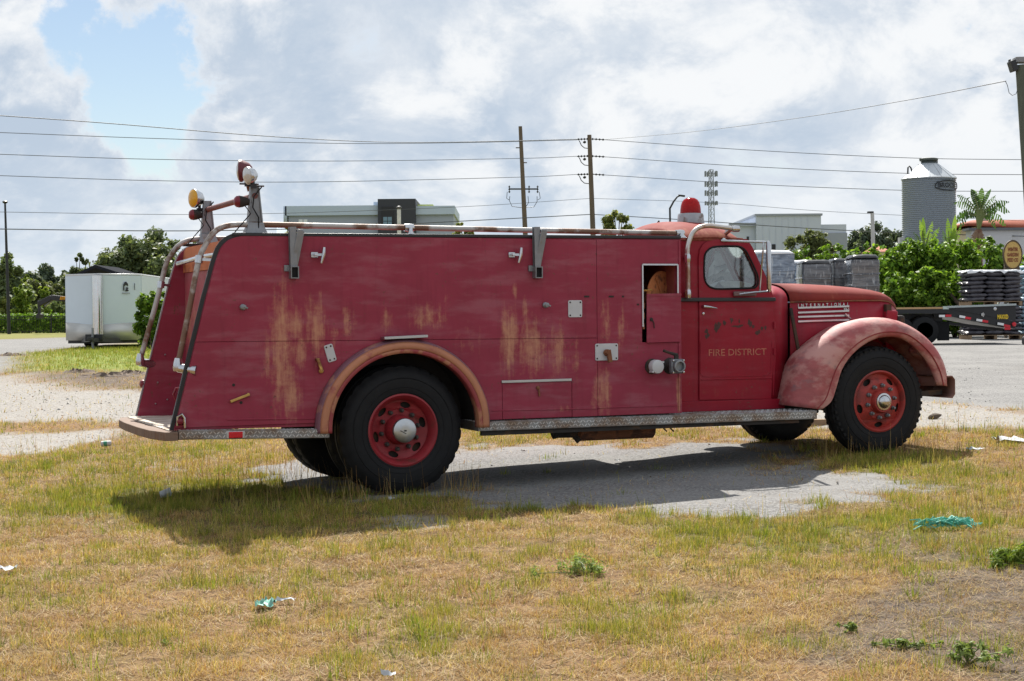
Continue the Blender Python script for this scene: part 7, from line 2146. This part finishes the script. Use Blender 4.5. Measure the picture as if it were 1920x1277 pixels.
mb = MB(); LBOX(mb, xd - .13, xd + .03, -.01, .0, zt_ - .06, zt_ + .02); mb.ob('corner_plate', mat('pale green corner', (.45, .53, .5), .5), fb)
# dovetail and raised ramp
zend = Lf(1905, 571).z
mb = MB(); mb.add([(xd + .02, y, z) for y in (.05, DW - .05) for z in (zt_ - .02, zt_ - .24)] + [(xe, y, z) for y in (.05, DW - .05) for z in (Lf(1905, 603).z, Lf(1905, 617).z)], [(0, 1, 3, 2), (4, 6, 7, 5), (0, 4, 5, 1), (2, 3, 7, 6), (0, 2, 6, 4), (1, 5, 7, 3)]); mb.ob('dovetail', FBP, fb)
mb = MB(); mb.plate([(xd + .03, zt_ - .05), (xd + .03, zt_ + .0), (xe, zend), (xe, Lf(1905, 602).z), (Lf(1830, 590).x, Lf(1830, 588).z)], [], .02, .045); rp_ = mb.ob('ramp_side', FBP, fb)
mb = MB(); mb.bar((xd, .0, zt_ + .0), (xe, .0, zend), .07, .05); mb.ob('ramp_edge', mat('grey ramp edge', (.36, .41, .42), .4, .4, .15, 4), fb)
for i in range(9):
    s = (i + .5) / 9; mb = MB(); mb.bar((xd + (xe - xd) * s, .06, zt_ + (zend - zt_) * s - .02), (xd + (xe - xd) * s, DW - .06, zt_ + (zend - zt_) * s - .02), .06, .05); mb.ob('ramp_slat', FBP, fb)
TW, TRd = mat('white reflective tape', (.72, .73, .75), .4), mat('red reflective tape', (.55, .02, .035), .4)
for px, py, w, mt in ((1766, 592.5, 11, TW), (1778, 592, 11, TRd), (1804, 594, 11, TW), (1815, 596.5, 11, TRd), (1836, 600.5, 11, TW), (1847, 602.5, 11, TRd), (1876, 607.5, 12, TW), (1888, 611, 12, TRd)):
    p_ = Lf(px, py, -.012); mb = MB(); mb.box(p_, (w * sc_(Y), .006, .062), (0, .0 if px < 1790 else .17, 0)); mb.ob('tape_mark', mt, fb, smooth=0)
mb = MB(); p_ = Lf(1901, 608, -.02); mb.lathe([(.06, 0), (.05, -.03), (.001, -.035)], p_, (0, 1, 0), 14); mb.ob('tail_lamp', TRd, fb)
mb = MB(); p_ = Lf(1889, 616, .0); mb.box(p_, (.16, .02, .07)); mb.ob('tail_lamp', TRd, fb)
me = text_mesh('MAXXD', .16, .004, .006); k = (20 * sc_(Y)) / width_of(me); me.transform(Matrix.Translation(Lf(1880.5, 594.5, .012)) @ ROTX @ Matrix.Diagonal((k, 1, 1, 1))); link('lettering', me, mat('yellow decal', (.75, .52, .03), .5), rp_)
for px, py in ((1866, 579), (1843, 590)):
    mb = MB(); mb.lathe([(.05, 0), (.045, -.015), (.02, -.02), (.001, -.02)], Lf(px, py, .02), (0, 1, 0), 12); mb.ob('pin', CHROME, fb)
mb = MB(); mb.tube([Lf(1843, 586, .0), Lf(1844, 594, .0)], .022, 6); mb.ob('pin_rod', CHROME, fb)
# wheels and mud flap
for dx, yy in ((1735, .02), (1735, .36), (1735, DW - .3), (1735, DW - .64), (1688, .02), (1688, .36), (1688, DW - .3)):
    c_ = Lf(dx, 621); mb = MB(); mb.lathe([(.20, .0), (.30, -.0), (.36, .02), (.39, .07), (.39, .2), (.36, .25), (.2, .27)], (c_.x, yy, .385), (0, 1, 0), 30); wh_ = mb.ob('wheel', BLACK, fb)
    mb = MB(); mb.lathe([(.215, .0), (.21, .02), (.2, .1), (.10, .11), (.09, .02), (.06, .0), (.001, .0)], (c_.x, yy, .385), (0, 1, 0), 26); mb.ob('rim', mat('dark rim', (.03, .032, .038), .35, .5, .2, 6), wh_)
    if yy < .1:
        for k in range(8): a = k * math.pi / 4; mb = MB(); mb.lathe([(.014, .1), (.014, .06), (.001, .055)], (c_.x + .14 * math.cos(a), yy, .385 + .14 * math.sin(a)), (0, 1, 0), 6); mb.ob('lug_nut', CHROME, wh_)
p_ = Lf(1775, 621); mb = MB(); mb.box((p_.x, .35, p_.z), (23 * sc_(Y), .012, 36 * sc_(Y)), (0, .0, 0)); mb.ob('mud_flap', BLACK, fb, bevel=.004)
mb = MB(); mb.bar((p_.x - .25, .35, zt_ - .22), (p_.x + .2, .35, zt_ - .22), .08, .1); mb.ob('flap_bracket', FBP, fb)
mb = MB(); p0 = Lf(1786, 606, .6); p1_ = Lf(1893, 619, .6); mb.bar(p0, p1_, .08, .08); mb.ob('ramp_leg', FBP, fb)
mb = MB(); mb.bar((xa - 2.0, DW / 2, zt_ - .3), (xa + .2, DW / 2, zt_ - .3), .3, .4); mb.ob('gooseneck', FBP, fb)

# dark car corner at the right edge
Y = 30.0; b = base_at(1950, Y); pc = E('parked_car', 'dark corner of a parked car cut off by the right edge', 'car', tuple(b)); Lc = lambda px, py, dy=0.0: at(px, py, Y) - b + Vector((0, dy, 0))
x0 = Lc(1945, 640).x
CARP = mat('dark car paint', (.016, .018, .024), .3, .2, .1, 3); CARG = mat('dark car glass', (.015, .02, .025), .1)
low = [(.06, .30), (.02, .42), (.0, .55), (.03, .72), (.10, .90), (.55, .97), (1.1, .99), (2.9, .98), (3.7, .86), (4.15, .74), (4.22, .55), (4.2, .32), (3.72, .30), (3.66, .50), (3.48, .62), (3.26, .62), (3.08, .50), (3.02, .28), (1.12, .28), (1.06, .50), (.88, .62), (.66, .62), (.48, .50), (.42, .30)]
mb = MB(); mb.plate([(x0 + a, c) for a, c in low], [], -.84, .84); bd = mb.ob('body', CARP, pc, bevel=.07)
mb = MB(); mb.add([(x0 + a, s_ * w_, z_) for a, w_, z_ in ((.62, .74, .96), (1.12, .60, 1.38), (2.15, .60, 1.40), (2.95, .74, .97)) for s_ in (-1, 1)], [(0, 2, 4, 6), (1, 7, 5, 3), (0, 1, 3, 2), (4, 5, 7, 6)]); mb.ob('window_band', CARG, pc)
mb = MB(); mb.box((x0 + 1.63, 0, 1.405), (1.12, 1.2, .035)); mb.ob('roof', CARP, pc, bevel=.015)
mb = MB(); mb.box((x0 + .0, 0, .50), (.10, 1.6, .17)); mb.ob('rear_bumper', BLACK, pc, bevel=.04)
for s_ in (-1, 1): mb = MB(); mb.box((x0 + .045, s_ * .68, .78), (.05, .26, .12)); mb.ob('tail_lamp', MATS['dull red lens'], pc, bevel=.02)
for xx in (.77, 3.37):
    for s_ in (-1, 1):
        mb = MB(); mb.lathe([(.19, -.1), (.29, -.1), (.31, -.06), (.31, .06), (.29, .1), (.19, .1)], (x0 + xx, s_ * .74, .31), (0, s_, 0), 24, caps=False); wh_ = mb.ob('wheel', BLACK, pc)
        mb = MB(); mb.lathe([(.195, .09), (.19, .06), (.06, .05), (.05, .07), (.001, .07)], (x0 + xx, s_ * .74, .31), (0, s_, 0), 20); mb.ob('rim', ALU, wh_)

# ------------------------------------------------------------------ litter and weeds
def gobj(name, label, cat, px, py, mb_fn, mt, group=None, rz=0):
    q = gp(px, py); z = float(ground_z(np.array([q.x]), np.array([q.y]))[0])
    mb = MB(); mb_fn(mb); o = mb.ob(name, mt); o.location = (q.x, q.y, z); o.rotation_euler = (0, 0, rz); return tag(o, label, cat, group)


def crumple(mb, w, d, h, seed, n=8):
    r = np.random.default_rng(seed); mb.grid([[((i / (n - 1) - .5) * w + r.normal(0, w * .04), (j / (n - 1) - .5) * d + r.normal(0, d * .04), .02 + abs(r.normal(0, h))) for i in range(n)] for j in range(n)])


PAPER = mat('white litter', (.40, .42, .44), .6, 0, .1, 20)
gobj('paper_cup', 'crushed white paper cup lying in the shadow behind the rear step', 'litter', 311, 936, lambda mb: mb.lathe([(.03, -.05), (.04, .045), (.036, .045), (.027, -.045)], (0, 0, .05), (.9, .3, .25), 14), PAPER)
def can(mb): mb.lathe([(.02, -.062), (.033, -.055), (.033, .05), (.026, .06), (.024, .062)], (0, 0, .045), (1, .25, .05), 16)
cn_ = E('drink_can', 'small white and green drink can lying by the gravel patch', 'litter', tuple(gp(199, 842))); cn_.location.z += .02
mb = MB(); can(mb); mb.ob('can_body', PAPER, cn_); mb = MB(); mb.lathe([(.034, -.03), (.0345, .01)], (0, 0, .045), (1, .25, .05), 16); mb.ob('green_band', mat('green print', (.03, .22, .14), .5), cn_)
TEAL = mat('teal twine', (.08, .38, .30), .55, 0, .15, 10)
def net(mb, n, w, d, seed):
    r = np.random.default_rng(seed)
    for _ in range(n):
        a = r.uniform(-1, 1); x0, y0 = a * w / 2, r.normal(0, d / 4); th = r.normal(0, .5); L = r.uniform(.06, .2)
        mb.tube([(x0 - L * math.cos(th) / 2, y0 - L * math.sin(th) / 2, r.uniform(.02, .07)), (x0, y0 + r.normal(0, .02), r.uniform(.04, .09)), (x0 + L * math.cos(th) / 2, y0 + L * math.sin(th) / 2, r.uniform(.02, .07))], .0045, 4)
o = gobj('twine_tangle', 'tangle of bright teal plastic twine in the grass on the right', 'litter', 1772, 996, lambda mb: net(mb, 70, .36, .16, 1), TEAL); o['kind'] = 'stuff'
o = gobj('twine_scrap', 'small teal plastic scrap in the dry grass lower left', 'litter', 497, 1142, lambda mb: crumple(mb, .10, .12, .02, 3), mat('pale teal plastic', (.14, .33, .27), .4, 0, .15, 10))
gobj('plastic_scrap', 'thin pale shred of plastic right of the teal scrap', 'litter', 536, 1134, lambda mb: crumple(mb, .10, .03, .012, 5, 5), PAPER)
gobj('plastic_sheet', 'crumpled clear white plastic sheet at the right edge by the gravel', 'litter', 1905, 829, lambda mb: crumple(mb, .42, .3, .025, 7), PAPER)
gobj('paper_scrap', 'white paper scrap just right of the front tyre shadow', 'litter', 1826, 847, lambda mb: crumple(mb, .16, .10, .012, 8, 6), PAPER)
gobj('paper_scrap', 'small white paper scrap on the shaded asphalt under the truck', 'litter', 1158, 869, lambda mb: crumple(mb, .06, .10, .012, 9, 5), PAPER)
gobj('paper_scrap', 'tiny white scrap in the shaded grass below the rear tyre', 'litter', 735, 942, lambda mb: crumple(mb, .05, .06, .015, 10, 5), PAPER)
gobj('plastic_scrap', 'pale scrap of plastic in the grass at the left edge', 'litter', 14, 1075, lambda mb: crumple(mb, .11, .07, .015, 12, 5), PAPER)
gobj('paper_scrap', 'white crumpled scrap at the bottom edge left of centre', 'litter', 727, 1274, lambda mb: crumple(mb, .06, .05, .02, 13, 5), PAPER)
gobj('bark_chunk', 'dark lump of bark on the gravel right of the front tyre', 'debris', 1752, 786, lambda mb: mb.lathe([(.005, -.09), (.03, -.06), (.04, 0), (.025, .06), (.004, .1)], (0, 0, .03), (1, .3, .2), 7), BARK)
gobj('timber_block', 'brown timber offcut on the ground between the front wheels', 'debris', 1530, 797, lambda mb: mb.box((0, 0, .03), (.55, .12, .09)), PLW, rz=.2)
for i, (px, py, w, lb) in enumerate([(205, 706, 1.5, 'long low heap of dark soil clods at the lawn edge'), (245, 702, .9, 'darker soil heap beside the truck tail'), (150, 698, .8, 'small soil heap at the left end of the dirt strip'), (22, 667, .9, 'dark soil clods at the road bend on the left')]):
    def heap(mb, w=w, i=i):
        r = np.random.default_rng(30 + i)
        mb.grid([[(x * w, y * .35, .07 * max(0, 1 - (2 * x) ** 2) * max(0, 1 - (2 * y) ** 2) * r.uniform(.2, 1.6) - .01) for x in np.linspace(-.5, .5, 26)] for y in np.linspace(-.5, .5, 12)])
    gobj('soil_heap', lb, 'soil heap', px, py, heap, mat('dark soil', (.12, .09, .07), .95, 0, .4, 9, bump=.6, bsc=25), 'heaps of soil', 0)


def weed(label, px, py, w, h, n, leaf, pal, seed, aspect=2.6):
    q = gp(px, py); z = float(ground_z(np.array([q.x]), np.array([q.y]))[0]); r = np.random.default_rng(seed)
    root = E('weed_plant', label, 'weed', (q.x, q.y, z)); cen = [(r.normal(0, w * .26), r.normal(0, w * .22), h * r.uniform(.15, .75)) for _ in range(14)]
    V, C = leaves(r, cen, [w * .13] * 14, n, leaf, pal, aspect, .6, .2); V[:, 2] = np.maximum(V[:, 2], .004)
    tag(link('leaf_cluster', npmesh('leaf_cluster', V, np.arange(len(V)).reshape(-1, 4), C), leaf_mat('leaves', .35), root), kind='stuff')
    mb = MB()
    for c in cen: mb.tube([(0, 0, 0), (c[0] * .5, c[1] * .5, c[2] * .7), c], .003, 4)
    mb.ob('stem', mat('weed stem', (.12, .14, .05), .7), root)


WG = np.array([[.15, .20, .06], [.19, .24, .07], [.12, .16, .05]])
weed('low dark green weed spreading in the dry grass right of centre', 1100, 1078, .44, .08, 620, .0105, WG * 1.35, 1)
weed('small green weed on the bare soil at the lower right', 1597, 1187, .09, .06, 120, .012, WG * 1.1, 2)
weed('low weed on the bare soil beside the brown patch', 1700, 1217, .18, .05, 260, .011, WG * 1.2, 3)
weed('leafy weed near the bottom right corner', 1815, 1245, .24, .11, 420, .012, WG * 1.3, 4)
weed('little round leaved weed near the left of the bottom edge', 312, 1210, .05, .03, 60, .009, WG * 1.3, 5)
weed('bright weed at the right edge above the bare soil', 1905, 1060, .36, .14, 1000, .010, G_LIGHT * .8, 6, 6)
build_grass()
build_gravel()
